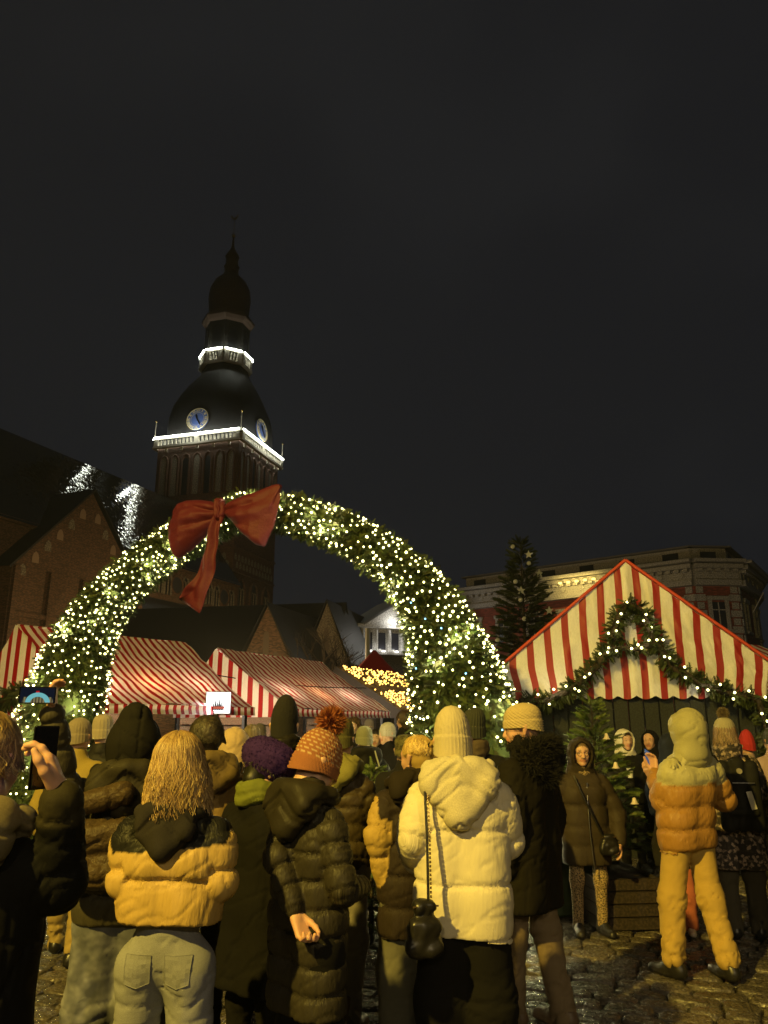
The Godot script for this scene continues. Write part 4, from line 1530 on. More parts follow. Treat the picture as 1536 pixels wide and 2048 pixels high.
	hair(o, [Color(0.16, 0.09, 0.03), Color(0.25, 0.15, 0.05)], {"count": 500, "length": 0.2})
	beanie(o, knit(Color(0.28, 0.05, 0.04)), {"ribs": 20})
	# --- the mustard trousers
	var pale := Color(0.44, 0.41, 0.22)
	var brown := Color(0.34, 0.18, 0.045)
	var puffs := func(p: Vector3, tag: int, s: float) -> Color:
		if tag == 0:
			return pale if p.y > 1.245 + 0.02 * p.x else brown
		return pale if s < 0.13 else brown
	o = {"at": Vector3(2.16, 0, -5.9), "H": 1.725, "yaw": 0.42, "lean": Vector3(0.07, 0, 0.03), "label": "person in a two tone brown puffer jacket and mustard trousers using a phone", "turn": 0.15, "nod": -0.25,
		"larm": [Vector3(2.0, 1.12, -5.88), Vector3(2.015, 1.29, -6.02)], "rarm": [Vector3(2.52, 1.12, -6.05), Vector3(2.1, 1.22, -6.3)], "hands": ["hold", "hold"], "hand_dir": [Vector3(0.1, 1, -0.4), Vector3(-0.5, 0.8, 0)], "stance": [Vector3(-0.2, 0, -0.03), Vector3(0.1, 0, 0.16)], "feet": "shoe",
		"coat": {"material": puffer(Color(1, 1, 1), 0.42, 1.2, true), "tint": puffs, "hem": 0.80, "puff": 0.032, "pitch": 0.145, "amp": 0.022, "wrinkle": 0.007, "hem_roll": 0.1},
		"legs": {"material": cloth(Color(0.56, 0.38, 0.10), 0.85, 4.0), "wide": 0.022, "wrinkle": 0.015, "cuff": 0.05}}
	person(o)
	var hm := cloth(pale, 0.5)
	hood_up(o, hm, {"grow": 0.04, "wrinkle": 0.02})
	phone("blue lit phone in the hands of the mustard trousers", Transform3D(Basis.from_euler(Vector3(-0.5, 0.7, 0.9)), Vector3(2.0, 1.41, -6.12)), glow(Color(0.1, 0.2, 0.4), 0.5))
	# --- black backpack and flowered dress
	o = {"at": Vector3(2.92, 0, -6.85), "H": 1.67, "yaw": -0.15, "label": "person in a pale bobble hat and flowered dress with a black backpack", "feet": "boot", "turn": -0.2,
		"coat": {"material": flowers(), "hem": 0.52, "puff": 0.025, "wrinkle": 0.008, "flare": 0.025, "called": "dress"}, "legs": {"material": cloth(Color(0.09, 0.08, 0.06), 0.85), "wide": 0.02}}
	person(o)
	beanie(o, knit(Color(0.42, 0.38, 0.26)), {"ribs": 26, "rise": 0.03, "pompom": 0.055, "pom_material": M.brown_fur})
	hair(o, [Color(0.14, 0.09, 0.05), Color(0.3, 0.2, 0.12)], {"count": 500, "length": 0.12})
	scarf(o, flowers(), 0.04)
	backpack(o)
	# --- a child half hidden behind the mustard trousers
	o = {"at": Vector3(2.46, 0, -7.0), "H": 1.05, "yaw": PI - 0.4, "label": "child in salmon trousers half hidden behind the mustard trousers", "stance": [Vector3(-0.1, 0, 0), Vector3(0.1, 0, 0)], "coat": {"material": M.charcoal, "hem": 0.5, "puff": 0.02}, "legs": {"material": cloth(Color(0.52, 0.16, 0.09), 0.8), "wide": 0.025, "wrinkle": 0.014}, "shoe_material": mat(Color(0.6, 0.5, 0.4), 0.4)}
	person(o)
	beanie(o, knit(Color(0.3, 0.1, 0.1)), {"ribs": 20})
	# --- right edge
	o = {"at": Vector3(4.20, 0, -9.3), "H": 1.5, "yaw": 0.3, "label": "person in a bright red pointed hat far behind the backpack", "coat": {"material": cloth(Color(0.42, 0.3, 0.26), 0.8), "hem": 0.7, "puff": 0.02}}
	person(o)
	beanie(o, knit(Color(0.5, 0.03, 0.03)), {"ribs": 12, "rise": 0.1, "dome": 1.5})
	o = {"at": Vector3(4.16, 0, -8.6), "H": 1.58, "yaw": 0.1, "label": "person in a dark grey hat and pink jacket by the frame edge", "coat": {"material": cloth(Color(0.5, 0.36, 0.33), 0.8), "hem": 0.7, "puff": 0.03}}
	person(o)
	beanie(o, knit(Color(0.05, 0.055, 0.055)), {"ribs": 20})
	o = {"at": Vector3(3.24, 0, -6.2), "H": 1.68, "label": "person in black cut off by the frame behind the flowered dress", "yaw": 0.2, "coat": {"material": M.black_cloth, "hem": 0.7, "puff": 0.03}, "legs": {"material": cloth(Color(0.05, 0.045, 0.035), 0.8)}}
	person(o)
	beanie(o, knit(Color(0.03, 0.03, 0.03)), {"ribs": 20})
	# --- far crowd under the arch
	o = {"at": Vector3(-0.42, 0, -11.2), "H": 1.74, "yaw": PI - 0.5, "label": "long haired person in black looking out of the far crowd", "coat": {"material": M.black_cloth, "hem": 0.7}, "skin": Color(0.6, 0.42, 0.36)}
	person(o)
	hair(o, [Color(0.05, 0.03, 0.02), Color(0.1, 0.06, 0.03)], {"count": 600, "length": 0.12, "wave": 0.03})
	o = {"at": Vector3(-0.23, 0, -12.6), "H": 1.70, "yaw": PI, "label": "person in a lavender beanie in the far crowd", "coat": {"material": M.charcoal, "hem": 0.7}, "skin": Color(0.5, 0.36, 0.32)}
	person(o)
	beanie(o, knit(Color(0.22, 0.2, 0.32)), {"ribs": 20})
	o = {"at": Vector3(-0.2, 0, -8.1), "H": 1.60, "yaw": 0.1, "label": "person in a sage green beanie and black coat beside the young fir", "coat": {"material": puffer(Color(0.016, 0.0155, 0.014), 0.6), "hem": 0.6, "puff": 0.03, "pitch": 0.14, "called": "coat"}}
	person(o)
	beanie(o, knit(Color(0.28, 0.29, 0.19)), {"ribs": 24, "rise": 0.03})
	hood_down(o, M.black_nylon, {"r": 0.055, "drop": 0.16, "w": 0.16, "spread": 1.2})
	bag("pale cloth tote bag hanging on a long white strap", Vector3(-0.055, 0.98, -7.92), 0.2, Vector3(0.13, 0.28, 0.07), cloth(Color(0.4, 0.42, 0.3), 0.8), [Vector3(-0.04, 1.24, -7.9), Vector3(-0.09, 1.40, -7.95), Vector3(-0.12, 1.46, -8.0)])
	o = {"at": Vector3(-0.10, 0, -10.6), "H": 1.58, "yaw": PI - 0.3, "label": "person with dark hair raising a hand to the face under the arch", "rarm": "phone", "hands": ["", "relaxed"], "coat": {"material": M.black_cloth, "hem": 0.7}, "skin": Color(0.5, 0.33, 0.26)}
	person(o)
	hair(o, [Color(0.02, 0.015, 0.012)], {"count": 500, "length": 0.12})
	o = {"at": Vector3(0.04, 0, -9.9), "H": 1.64, "yaw": PI - 1.0, "label": "person in a black and white cap in the far crowd", "coat": {"material": M.black_cloth, "hem": 0.7}, "skin": Color(0.58, 0.38, 0.3)}
	person(o)
	beanie(o, knit(Color(0.5, 0.48, 0.45)), {"ribs": 20, "cuff": 0.4})
	o = {"at": Vector3(0.27, 0, -10.8), "H": 1.82, "yaw": 0.6, "label": "tall person in black in front of the arch's inner side", "coat": {"material": M.black_cloth, "hem": 0.7}}
	person(o)
	hair(o, [Color(0.06, 0.04, 0.025)], {"count": 400, "length": 0.03})
	o = {"at": Vector3(-2.27, 0, -10.6), "H": 1.76, "label": "tall person with cropped dark hair beneath the lit sign", "coat": {"material": M.charcoal, "hem": 0.7}}
	person(o)
	hair(o, [Color(0.03, 0.025, 0.02)], {"count": 400, "length": 0.02})
	o = {"at": Vector3(-1.75, 0, -11.3), "H": 1.63, "label": "person with a grey knitted cap at the far stall counter", "coat": {"material": M.black_cloth, "hem": 0.7}}
	person(o)
	beanie(o, knit(Color(0.12, 0.1, 0.08)), {"ribs": 20})

# ---- extras that people wear
func pockets(o: Dictionary, c: Color) -> void:
	var f: float = o.f
	var b: Blob = o.trouser_blob
	var use := PackedInt32Array(range(b.a.size()))
	for s: float in [-1.0, 1.0]:
		var st := tris()
		var grid := []
		for j in 8:
			var row := []
			for i in 7:
				var u := -1.0 + i / 3.0
				var v := j / 7.0
				var x := (s * 0.078 + u * 0.052 * (1.0 - 0.1 * v)) * f
				var y := (0.955 - 0.115 * v * (1.0 - 0.14 * absf(u))) * f
				var z := 0.3
				while z > 0.0 and b.dist(Vector3(x, y, z), use) > 0.004:
					z -= 0.003
				row.append(Vector3(x, y, z + 0.003))
			grid.append(row)
		for j in 7:
			for i in 6:
				quad(st, grid[j][i], grid[j][i + 1], grid[j + 1][i + 1], grid[j + 1][i])
		var rim := []
		for i in 7:
			rim.append(grid[0][i])
		for j in range(1, 8):
			rim.append(grid[j][6])
		for i in range(5, -1, -1):
			rim.append(grid[7][i])
		for j in range(6, -1, -1):
			rim.append(grid[j][0])
		tube(st, rim, 0.0015, 5)
		done(st, "pocket", cloth(c * 0.92, 0.9, 4.0), o.root)

func strap_on(o: Dictionary, x: float) -> void:
	var st := tris()
	var n: Vector3 = o.neck
	var pts := []
	for q in [Vector3(x, 0.0, -0.12), Vector3(x, 0.055, 0.0), Vector3(x, 0.0, 0.13), Vector3(x, -0.12, 0.18), Vector3(x, -0.3, 0.19)]:
		pts.append(n + q)
	tube(st, pts, 0.014, 6)
	done(st, "strap", M.black_cloth, o.root)

func front_zip(o: Dictionary) -> void:
	var st := tris()
	var pts := []
	for i in 12:
		var t := float(i) / 11
		pts.append(Vector3(0.012 * sin(t * 4.0), lerpf(1.36, 0.56, t) * o.f, -lerpf(0.128, 0.163, minf(t * 3.0, 1.0)) * o.f - 0.012))
	tube(st, pts, 0.0045, 6)
	box(st, pts[0] + Vector3(0, 0.0, -0.006), Vector3(0.012, 0.03, 0.006))
	done(st, "zip", M.steel, o.root)

func pony(o: Dictionary) -> void:
	var st := tris()
	var r := RandomNumberGenerator.new()
	r.seed = 12
	for i in 170:
		var a := r.randf() * TAU
		var q := sqrt(r.randf()) * 0.022
		var off := Vector3(cos(a) * q, sin(a) * q, 0)
		var pts := []
		for s in 7:
			var t := s / 6.0
			pts.append(Vector3(0.0, 0.075, 0.105) + off * (0.5 + 1.3 * t) + Vector3(0.0, 0.05 * sin(t * 2.6) - 0.09 * t * t, 0.075 * sin(t * 2.0)))
		tube(st, pts, [0.002, 0.0022, 0.0022, 0.002, 0.0018, 0.0014, 0.0006], 4, false)
	var m := mat(Color(0.5, 0.34, 0.11), 0.45)
	var p := done(st, "ponytail", m, o.root, o.hx)
	var s2 := tris()
	var ring := []
	for i in 13:
		ring.append(Vector3(cos(TAU * i / 12) * 0.017, 0.077 + sin(TAU * i / 12) * 0.017, 0.11))
	tube(s2, ring, 0.006, 6)
	done(s2, "hair_tie", M.black_cloth, p)

func satchel(o: Dictionary) -> void:
	var t := thing("leather_backpack", "brown leather backpack on the hooded puffer jacket", "backpack", o.at, o.yaw)
	var b := Blob.new()
	b.k = 0.03
	b.add(Vector3(-0.16, 1.32, 0.2), Vector3(0.0, 1.36, 0.2), 0.05, 0.055)
	b.add(Vector3(-0.19, 1.18, 0.215), Vector3(0.02, 1.2, 0.22), 0.07, 0.075)
	b.add(Vector3(-0.17, 1.05, 0.215), Vector3(0.02, 1.05, 0.22), 0.075, 0.075)
	var nz := noise
	queue({"blob": b, "cell": 0.012, "parent": t, "called": "pack", "material": cloth(Color(0.075, 0.052, 0.028), 0.4, 3.0, 1.0), "shape": func(p: Vector3, _n: Vector3, _t: int, _s: float) -> float: return -0.012 * exp(-pow(nz.get_noise_3d(p.x * 60, p.y * 60, p.z * 60) / 0.12, 2.0)) - 0.006 * exp(-pow((p.y - 1.27) / 0.008, 2.0))})
	var st := tris()
	tube(st, [Vector3(-0.14, 1.3, 0.2), Vector3(-0.15, 1.44, 0.1), Vector3(-0.15, 1.45, 0.02)], 0.016, 6)
	done(st, "strap", M.black_leather, t)

func backpack(o: Dictionary) -> void:
	var t := thing("backpack", "black rectangular backpack with a white luggage tag", "backpack", o.at, o.yaw)
	var b := Blob.new()
	b.k = 0.02
	for x: float in [-0.11, 0.11]:
		b.add(Vector3(x, 0.88, 0.24), Vector3(x, 1.32, 0.22), 0.06, 0.055)
	b.add(Vector3(0, 0.9, 0.24), Vector3(0, 1.34, 0.22), 0.075, 0.065)
	b.add(Vector3(-0.09, 0.98, 0.30), Vector3(0.09, 0.98, 0.30), 0.03, 0.03)
	var f: float = o.f
	var nz := noise
	queue({"blob": b, "cell": 0.016, "parent": t, "called": "pack", "material": cloth(Color(0.018, 0.018, 0.018), 0.7), "shape": func(p: Vector3, _n: Vector3, _t: int, _s: float) -> float: return nz.get_noise_3d(p.x * 60, p.y * 60, p.z * 60) * 0.006})
	var st := tris()
	box(st, Vector3(0.02, 1.2, 0.302), Vector3(0.17, 0.008, 0.006))
	done(st, "zip", M.steel, t)
	var s1 := tris()
	tube(s1, [Vector3(0.0, 1.29, 0.285), Vector3(0.0, 1.29, 0.30)], 0.022, 16)
	done(s1, "badge", mat(Color(0.25, 0.23, 0.18), 0.6), t)
	var s2 := tris()
	bevel_box(s2, Vector3(0.06, 1.07, 0.325), Vector3(0.045, 0.14, 0.006), 0.002, Basis(Vector3(0, 0, 1), 0.22))
	done(s2, "luggage_tag", mat(Color(0.6, 0.58, 0.5), 0.5), t)
	for x: float in [-0.13, 0.13]:
		var s3 := tris()
		tube(s3, [Vector3(x, 1.33, 0.2), Vector3(x, 1.46 * f, 0.08), Vector3(x, 1.46 * f, 0.0), Vector3(x, 1.35 * f, -0.12)], 0.017, 6)
		done(s3, "strap", M.black_cloth, t)

func spotted(a: Color, b: Color, freq: float, seed_: int, cut: float) -> StandardMaterial3D:
	var n := FastNoiseLite.new()
	n.noise_type = FastNoiseLite.TYPE_CELLULAR
	n.cellular_return_type = FastNoiseLite.RETURN_DISTANCE
	n.frequency = freq
	n.seed = seed_
	var t := NoiseTexture2D.new()
	t.width = 256
	t.height = 256
	t.seamless = true
	t.noise = n
	var g := Gradient.new()
	g.set_color(0, lin(a.r, a.g, a.b))
	g.set_color(1, lin(b.r, b.g, b.b))
	g.set_offset(0, cut - 0.06)
	g.set_offset(1, cut + 0.06)
	t.color_ramp = g
	var m := mat(Color(1, 1, 1), 0.85)
	m.albedo_texture = t
	return triplanar(m, 2.5)

func leopard() -> StandardMaterial3D:
	if not M.has("leopard"):
		M.leopard = spotted(Color(0.025, 0.02, 0.012), Color(0.42, 0.30, 0.15), 0.11, 4, 0.42)
	return M.leopard

func flowers() -> StandardMaterial3D:
	if not M.has("flowers"):
		M.flowers = spotted(Color(0.42, 0.32, 0.26), Color(0.025, 0.02, 0.02), 0.035, 14, 0.36)
	return M.flowers

func camo() -> StandardMaterial3D:
	return spotted(Color(0.04, 0.035, 0.012), Color(0.15, 0.14, 0.05), 0.035, 3, 0.5)

func torn_jeans() -> StandardMaterial3D:
	var n := FastNoiseLite.new()
	n.frequency = 0.02
	n.seed = 6
	n.fractal_octaves = 3
	var t := NoiseTexture2D.new()
	t.width = 256
	t.height = 256
	t.seamless = true
	t.noise = n
	var g := Gradient.new()
	g.set_color(0, lin(0.05, 0.055, 0.075))
	g.set_color(1, lin(0.24, 0.25, 0.29))
	g.set_offset(0, 0.3)
	g.set_offset(1, 0.85)
	t.color_ramp = g
	var m := mat(Color(1, 1, 1), 0.9)
	m.albedo_texture = t
	return triplanar(m, 1.6)

# ------------------------------------------------------------------ ground
func build_ground() -> void:
	var g := struct_node("ground")
	var st := tris()
	quad(st, Vector3(-300, -0.035, 60), Vector3(-300, -0.035, -400), Vector3(300, -0.035, -400), Vector3(300, -0.035, 60))
	var wet := mat(Color(0.035, 0.032, 0.028), 0.45, {"albedo_texture": T.stone, "roughness_texture": T.rough, "normal_enabled": true, "normal_texture": T.stone_bump, "normal_scale": 0.6})
	done(st, "bedding", triplanar(wet, 0.5, true), g)
	# setts: rounded, uneven, wet
	var mats := []
	for i in 4:
		var v: float = [0.75, 1.0, 1.25, 0.9][i]
		var m := mat(Color(0.19 * v, 0.165 * v, 0.13 * v), 0.42, {"albedo_texture": T.stone, "roughness_texture": T.rough, "normal_enabled": true, "normal_texture": T.stone_bump, "normal_scale": 0.8})
		mats.append(triplanar(m, 1.3, true))
	var shapes := []
	for k in 5:
		shapes.append(sett(k))
	var all := []
	var r := RandomNumberGenerator.new()
	r.seed = 77
	var turn := -0.42
	var b := Basis(Vector3.UP, turn)
	var row := 0
	var z := -22.0
	while z < 22.0:
		var depth := r.randf_range(0.165, 0.2)
		var x := -24.0 + r.randf() * 0.2
		while x < 24.0:
			var w := r.randf_range(0.19, 0.34)
			var p := b * Vector3(x + w * 0.5, 0, z + depth * 0.5 + 0.02 * sin(x * 1.7)) + Vector3(0, 0, -10)
			var d := -p.z
			if d > 1.2 and d < 20.0 and absf(p.x) < 0.62 * d + 1.2:
				var tilt := Basis.from_euler(Vector3(r.randf_range(-0.05, 0.05), turn + r.randf_range(-0.05, 0.05), r.randf_range(-0.05, 0.05)))
				all.append([Transform3D(tilt.scaled_local(Vector3(w - 0.006, 1.0, depth - 0.006)), p + Vector3(0, -0.036 + r.randf_range(-0.006, 0.006), 0)), r.randi_range(0, 4), r.randi_range(0, 3)])
			x += w
		z += depth
		row += 1
	# the stones that lie open in view come first
	var near := []
	var rest := []
	for s in all:
		var p: Vector3 = s[0].origin
		var open := (p.x > 0.95 and p.x < 3.3 and p.z < -4.9 and p.z > -7.6) or (p.z < -4.7 and p.z > -6.2 and p.x > -0.35 and p.x < 0.1) or (p.x > -2.75 and p.x < -1.9 and p.z < -4.8 and p.z > -5.9)
		if open and near.size() < 300:
			near.append(s)
		else:
			rest.append(s)
	for s in near:
		put(shapes[s[1]], "paving_stone", mats[s[2]], g, s[0])
	for k in 5:
		var xs := []
		for s in rest:
			if s[1] == k:
				xs.append(s[0])
		multi(shapes[k], xs, "paving", mats[k % 4], g)

func sett(k: int) -> ArrayMesh:
	var rings := []
	var r := RandomNumberGenerator.new()
	r.seed = 100 + k
	var prof := [Vector2(0.5, -0.03), Vector2(0.5, 0.018), Vector2(0.475, 0.029), Vector2(0.40, 0.034), Vector2(0.2, 0.036), Vector2(0.02, 0.036)]
	var n := 12
	var jit := []
	for j in n:
		jit.append(r.randf_range(0.93, 1.03))
	for p in prof:
		var ring := []
		for j in n:
			var a := TAU * j / n + 0.26
			var c := cos(a)
			var s := sin(a)
			var q: float = 1.0 / pow(pow(absf(c), 5.0) + pow(absf(s), 5.0), 0.2)
			ring.append(Vector3(c * q * p.x * jit[j], p.y + r.randf_range(-0.003, 0.003), s * q * p.x * jit[j]))
		rings.append(ring)
	return loft(rings)

# ------------------------------------------------------------------ cathedral
func lancet(st: SurfaceTool, at: Vector3, w: float, h: float, b: Basis, out := 0.0) -> void:
	# a pointed panel, base centre at 'at', in the plane of b.x and b.y
	var pts := [Vector3(-w * 0.5, 0, out), Vector3(w * 0.5, 0, out), Vector3(w * 0.5, h - w * 0.7, out), Vector3(w * 0.34, h - w * 0.25, out), Vector3(0, h, out), Vector3(-w * 0.34, h - w * 0.25, out), Vector3(-w * 0.5, h - w * 0.7, out)]
	for i in range(1, pts.size() - 1):
		tri(st, at + b * pts[0], at + b * pts[i + 1], at + b * pts[i])

func lancet_frame(st: SurfaceTool, at: Vector3, w: float, h: float, b: Basis, r: float) -> void:
	var pts := []
	for q in [Vector3(-w * 0.5, 0, 0), Vector3(-w * 0.5, h - w * 0.7, 0), Vector3(-w * 0.34, h - w * 0.25, 0), Vector3(0, h, 0), Vector3(w * 0.34, h - w * 0.25, 0), Vector3(w * 0.5, h - w * 0.7, 0), Vector3(w * 0.5, 0, 0)]:
		pts.append(at + b * q)
	tube(st, pts, r, 6)

func build_cathedral() -> void:
	var brick := triplanar(mat(Color(0.2, 0.125, 0.085), 0.9, {"albedo_texture": T.brick}), 0.36)
	var old_brick := triplanar(mat(Color(0.23, 0.155, 0.1), 0.9, {"albedo_texture": T.brick}), 0.36)
	var plaster := triplanar(mat(Color(0.42, 0.36, 0.27), 0.9, {"albedo_texture": T.stone}), 0.2)
	var hole := mat(Color(0.012, 0.012, 0.014), 0.4)  # belfry and lantern openings: their inner shade put into this colour
	var copper := triplanar(mat(Color(0.045, 0.042, 0.045), 0.6, {"albedo_texture": T.stone}), 0.3)
	var red_copper := triplanar(mat(Color(0.16, 0.075, 0.045), 0.55, {"albedo_texture": T.stone}), 0.3)
	var stone := mat(Color(0.5, 0.46, 0.38), 0.8)
	var led := glow(Color(0.95, 1.0, 0.84), 24.0)
	var tiles := triplanar(mat(Color(0.028, 0.026, 0.024), 0.05, {"albedo_texture": T.stone, "normal_enabled": true, "normal_texture": T.tiles, "normal_scale": 1.0, "texture_filter": BaseMaterial3D.TEXTURE_FILTER_NEAREST}), 0.125)
	var c := thing("cathedral", "dark brick cathedral with a domed clock tower and lit galleries", "cathedral", Vector3(-29.2, 0, -129.6), -0.294)
	# --- tower shaft
	var st := tris()
	box(st, Vector3(0, 23.7, 0), Vector3(15.4, 47.4, 15.4))
	var shaft := done(st, "tower_wall", brick, c)
	var front := Basis.IDENTITY
	var side := Basis(Vector3.UP, PI / 2)
	for f in [[front, Vector3(0, 0, 7.7)], [side, Vector3(7.7, 0, 0)]]:
		var b: Basis = f[0]
		var o: Vector3 = f[1]
		# tall blind arches below the gallery, two of them dark panels for the belfry lights
		for i in 7:
			var x := -6.3 + i * 2.1
			var open := i == 2 or i == 4
			var p := o + b * Vector3(x, 38.6, 0.04)
			var s1 := tris()
			lancet(s1, p, 1.35, 7.2 if not open else 6.6, b)
			var w := done(s1, "niche", hole if open else plaster, shaft)
			var s2 := tris()
			lancet_frame(s2, p, 1.45, 7.3, b, 0.22)
			done(s2, "arch_moulding", brick, w)
		# bosses under the gallery
		for i in 5:
			var s3 := tris()
			box(s3, o + b * Vector3(-6 + i * 3.0, 47.0, 0.2), Vector3(0.35, 0.8, 0.35), b)
			done(s3, "corbel", stone, shaft)
		# honeycomb frieze
		for row in 2:
			for i in 12:
				var s4 := tris()
				var q := o + b * Vector3(-6.9 + i * 1.18 + row * 0.59, 27.7 - row * 1.25, 0.05)
				lancet(s4, q - b * Vector3(0, 0.5, 0), 0.85, 1.15, b)
				done(s4, "frieze_panel", plaster, shaft)
		var s5 := tris()
		box(s5, o + b * Vector3(0, 29.4, 0.12), Vector3(15.3, 0.35, 0.3), b)
		box(s5, o + b * Vector3(0, 25.4, 0.12), Vector3(15.3, 0.35, 0.3), b)
		done(s5, "string_course", brick, shaft)
		for i in 3:
			var x := -4.6 + i * 4.6
			var p := o + b * Vector3(x, 17.5, 0.05)
			var s6 := tris()
			lancet(s6, p, 2.6, 7.0, b)
			var w := done(s6, "window", hole, shaft)
			var s7 := tris()
			lancet_frame(s7, p, 2.7, 7.1, b, 0.3)
			done(s7, "arch_moulding", brick, w)
			var s8 := tris()
			for dx: float in [-0.5, 0.5]:
				lancet_frame(s8, p + b * Vector3(dx, 0, 0.06), 0.85, 5.4, b, 0.11)
			done(s8, "mullion", plaster, w)
	# --- lower gallery
	gallery(c, [Vector3(-8.2, 0, 8.2), Vector3(8.2, 0, 8.2), Vector3(8.2, 0, -8.2), Vector3(-8.2, 0, -8.2)], 47.6, 1.35, 22, stone, led, copper)
	for x: float in [-8.2, 8.2]:
		for z: float in [-8.2, 8.2]:
			var s9 := tris()
			tube(s9, [Vector3(x, 48.9, z), Vector3(x, 52.2, z)], [0.09, 0.06], 6)
			done(s9, "pinnacle", stone, c)
			var ball := SphereMesh.new()
			ball.radius = 0.2
			ball.height = 0.4
			put(ball, "finial", M.brass, c, Transform3D(Basis.IDENTITY, Vector3(x, 52.3, z)))
	# --- big dome, eight sided, with standing seams
	var rings := []
	for q in [[7.5, 47.8, 1.0], [7.55, 49.5, 1.0], [7.6, 51.5, 1.0], [7.6, 53.5, 0.95], [7.35, 55.8, 0.85], [6.8, 58.0, 0.65], [6.0, 60.2, 0.4], [5.1, 62.0, 0.1], [4.4, 63.3, 0.0], [4.1, 64.6, 0.0]]:
		var ring := []
		for j in 64:
			var a := TAU * (j + 0.5) / 64
			var oct := cos(PI / 8) / cos(fposmod(a + PI / 8, PI / 4) - PI / 8)
			var seam := 0.05 if j % 2 else 0.0
			var sq: float = 1.0 / pow(pow(absf(cos(a)), 6.0) + pow(absf(sin(a)), 6.0), 1.0 / 6.0)
			oct = lerpf(oct, sq, q[2])
			ring.append(Vector3(cos(a), 0, sin(a)) * (q[0] * oct + seam) + Vector3(0, q[1], 0))
		rings.append(ring)
	put(loft(rings), "dome", copper, c)
	clock(c, Transform3D(Basis(Vector3.RIGHT, -0.1), Vector3(-0.3, 51.9, 7.85)))
	clock(c, Transform3D(Basis(Vector3.UP, PI / 2) * Basis(Vector3.RIGHT, -0.1), Vector3(7.85, 51.9, 0)))
	# --- upper gallery and lantern
	var octagon := []
	for j in 8:
		var a := PI / 8 - TAU * j / 8
		octagon.append(Vector3(cos(a) * 4.55, 0, sin(a) * 4.55))
	gallery(c, octagon, 64.7, 2.0, 6, stone, led, copper)
	var ls := [[4.1, 64.7], [4.1, 72.9]]
	var lr := []
	for q in ls:
		var ring := []
		for j in 8:
			var a := TAU * (j + 0.5) / 8
			ring.append(Vector3(cos(a) * q[0], q[1], sin(a) * q[0]))
		lr.append(ring)
	var lantern := flat_loft(lr, "lantern", mat(Color(0.022, 0.02, 0.018), 0.9), c)
	for j in 8:
		var a := TAU * (j + 1.0) / 8
		var b := Basis(Vector3.UP, PI / 2 - a)
		var s1 := tris()
		lancet(s1, Vector3(cos(a) * 3.82, 66.8, sin(a) * 3.82), 1.7, 5.0, b, 0.03)
		done(s1, "opening_shade", hole, lantern)
	var cr := []
	for q in [[4.1, 72.9], [4.5, 73.3], [4.9, 73.9], [4.9, 74.3], [4.3, 74.6], [4.25, 75.2], [3.6, 75.5]]:
		var ring := []
		for j in 8:
			var a := TAU * (j + 0.5) / 8
			ring.append(Vector3(cos(a) * q[0], q[1], sin(a) * q[0]))
		cr.append(ring)
	flat_loft(cr, "cornice", mat(Color(0.12, 0.075, 0.055), 0.9), c)
	put(lathe([Vector2(3.6, 75.4), Vector2(3.75, 77), Vector2(3.95, 79.3), Vector2(3.75, 81), Vector2(3.0, 82.7), Vector2(1.9, 83.9), Vector2(1.35, 84.6), Vector2(1.3, 86.0), Vector2(1.5, 86.2), Vector2(1.2, 86.6), Vector2(1.15, 88.2), Vector2(1.35, 88.4), Vector2(1.1, 89.0), Vector2(0.5, 90.0), Vector2(0.28, 90.8), Vector2(0.12, 92.9)], 24), "small_dome", red_copper, c)
	var ball := SphereMesh.new()
	ball.radius = 0.42
	ball.height = 0.84
	put(ball, "finial", M.brass, c, Transform3D(Basis.IDENTITY, Vector3(0, 93.2, 0)))
	# weathercock on its rod
	var s1 := tris()
	tube(s1, [Vector3(0, 93.2, 0), Vector3(0, 96.6, 0)], 0.06, 6)
	done(s1, "rod", M.brass, c)
	var cock := [Vector2(-0.9, 97.6), Vector2(-0.5, 97.0), Vector2(0.2, 96.7), Vector2(0.55, 97.0), Vector2(0.8, 97.7), Vector2(0.95, 97.5), Vector2(0.7, 98.0), Vector2(0.45, 97.5), Vector2(0, 97.2), Vector2(-0.4, 97.5), Vector2(-0.6, 98.0)]
	var s2 := tris()
	prism(s2, cock, -0.05, 0.05, Transform3D.IDENTITY)
	done(s2, "weathercock", M.brass, c)
	# --- nave, transept and aisle, in axes turned a little from the tower's
	var X := c.transform.affine_inverse() * Transform3D(Basis(Vector3.UP, -0.395), Vector3(-35.1, 0, -112.7))
	var n1 := tris()
	quad(n1, Vector3(10.6, 22.2, -9), Vector3(0, 36, -9), Vector3(0, 36, 75), Vector3(10.6, 22.2, 75))
	quad(n1, Vector3(-10.6, 22.2, 75), Vector3(0, 36, 75), Vector3(0, 36, -9), Vector3(-10.6, 22.2, -9))
	done(n1, "nave_roof", tiles, c, X)
	var n2 := tris()
	box(n2, Vector3(0, 11.4, 33), Vector3(19.8, 22.8, 83.9))
	var nave := done(n2, "nave_wall", old_brick, c, X)
	var n3 := tris()
	box(n3, Vector3(10.1, 22.3, 33), Vector3(0.5, 0.5, 84))
	for i in 40:
		box(n3, Vector3(10.05, 21.6, -8 + i * 1.0), Vector3(0.3, 0.7, 0.45))
	done(n3, "cornice", old_brick, nave)
	var east := Basis(Vector3.UP, PI / 2)
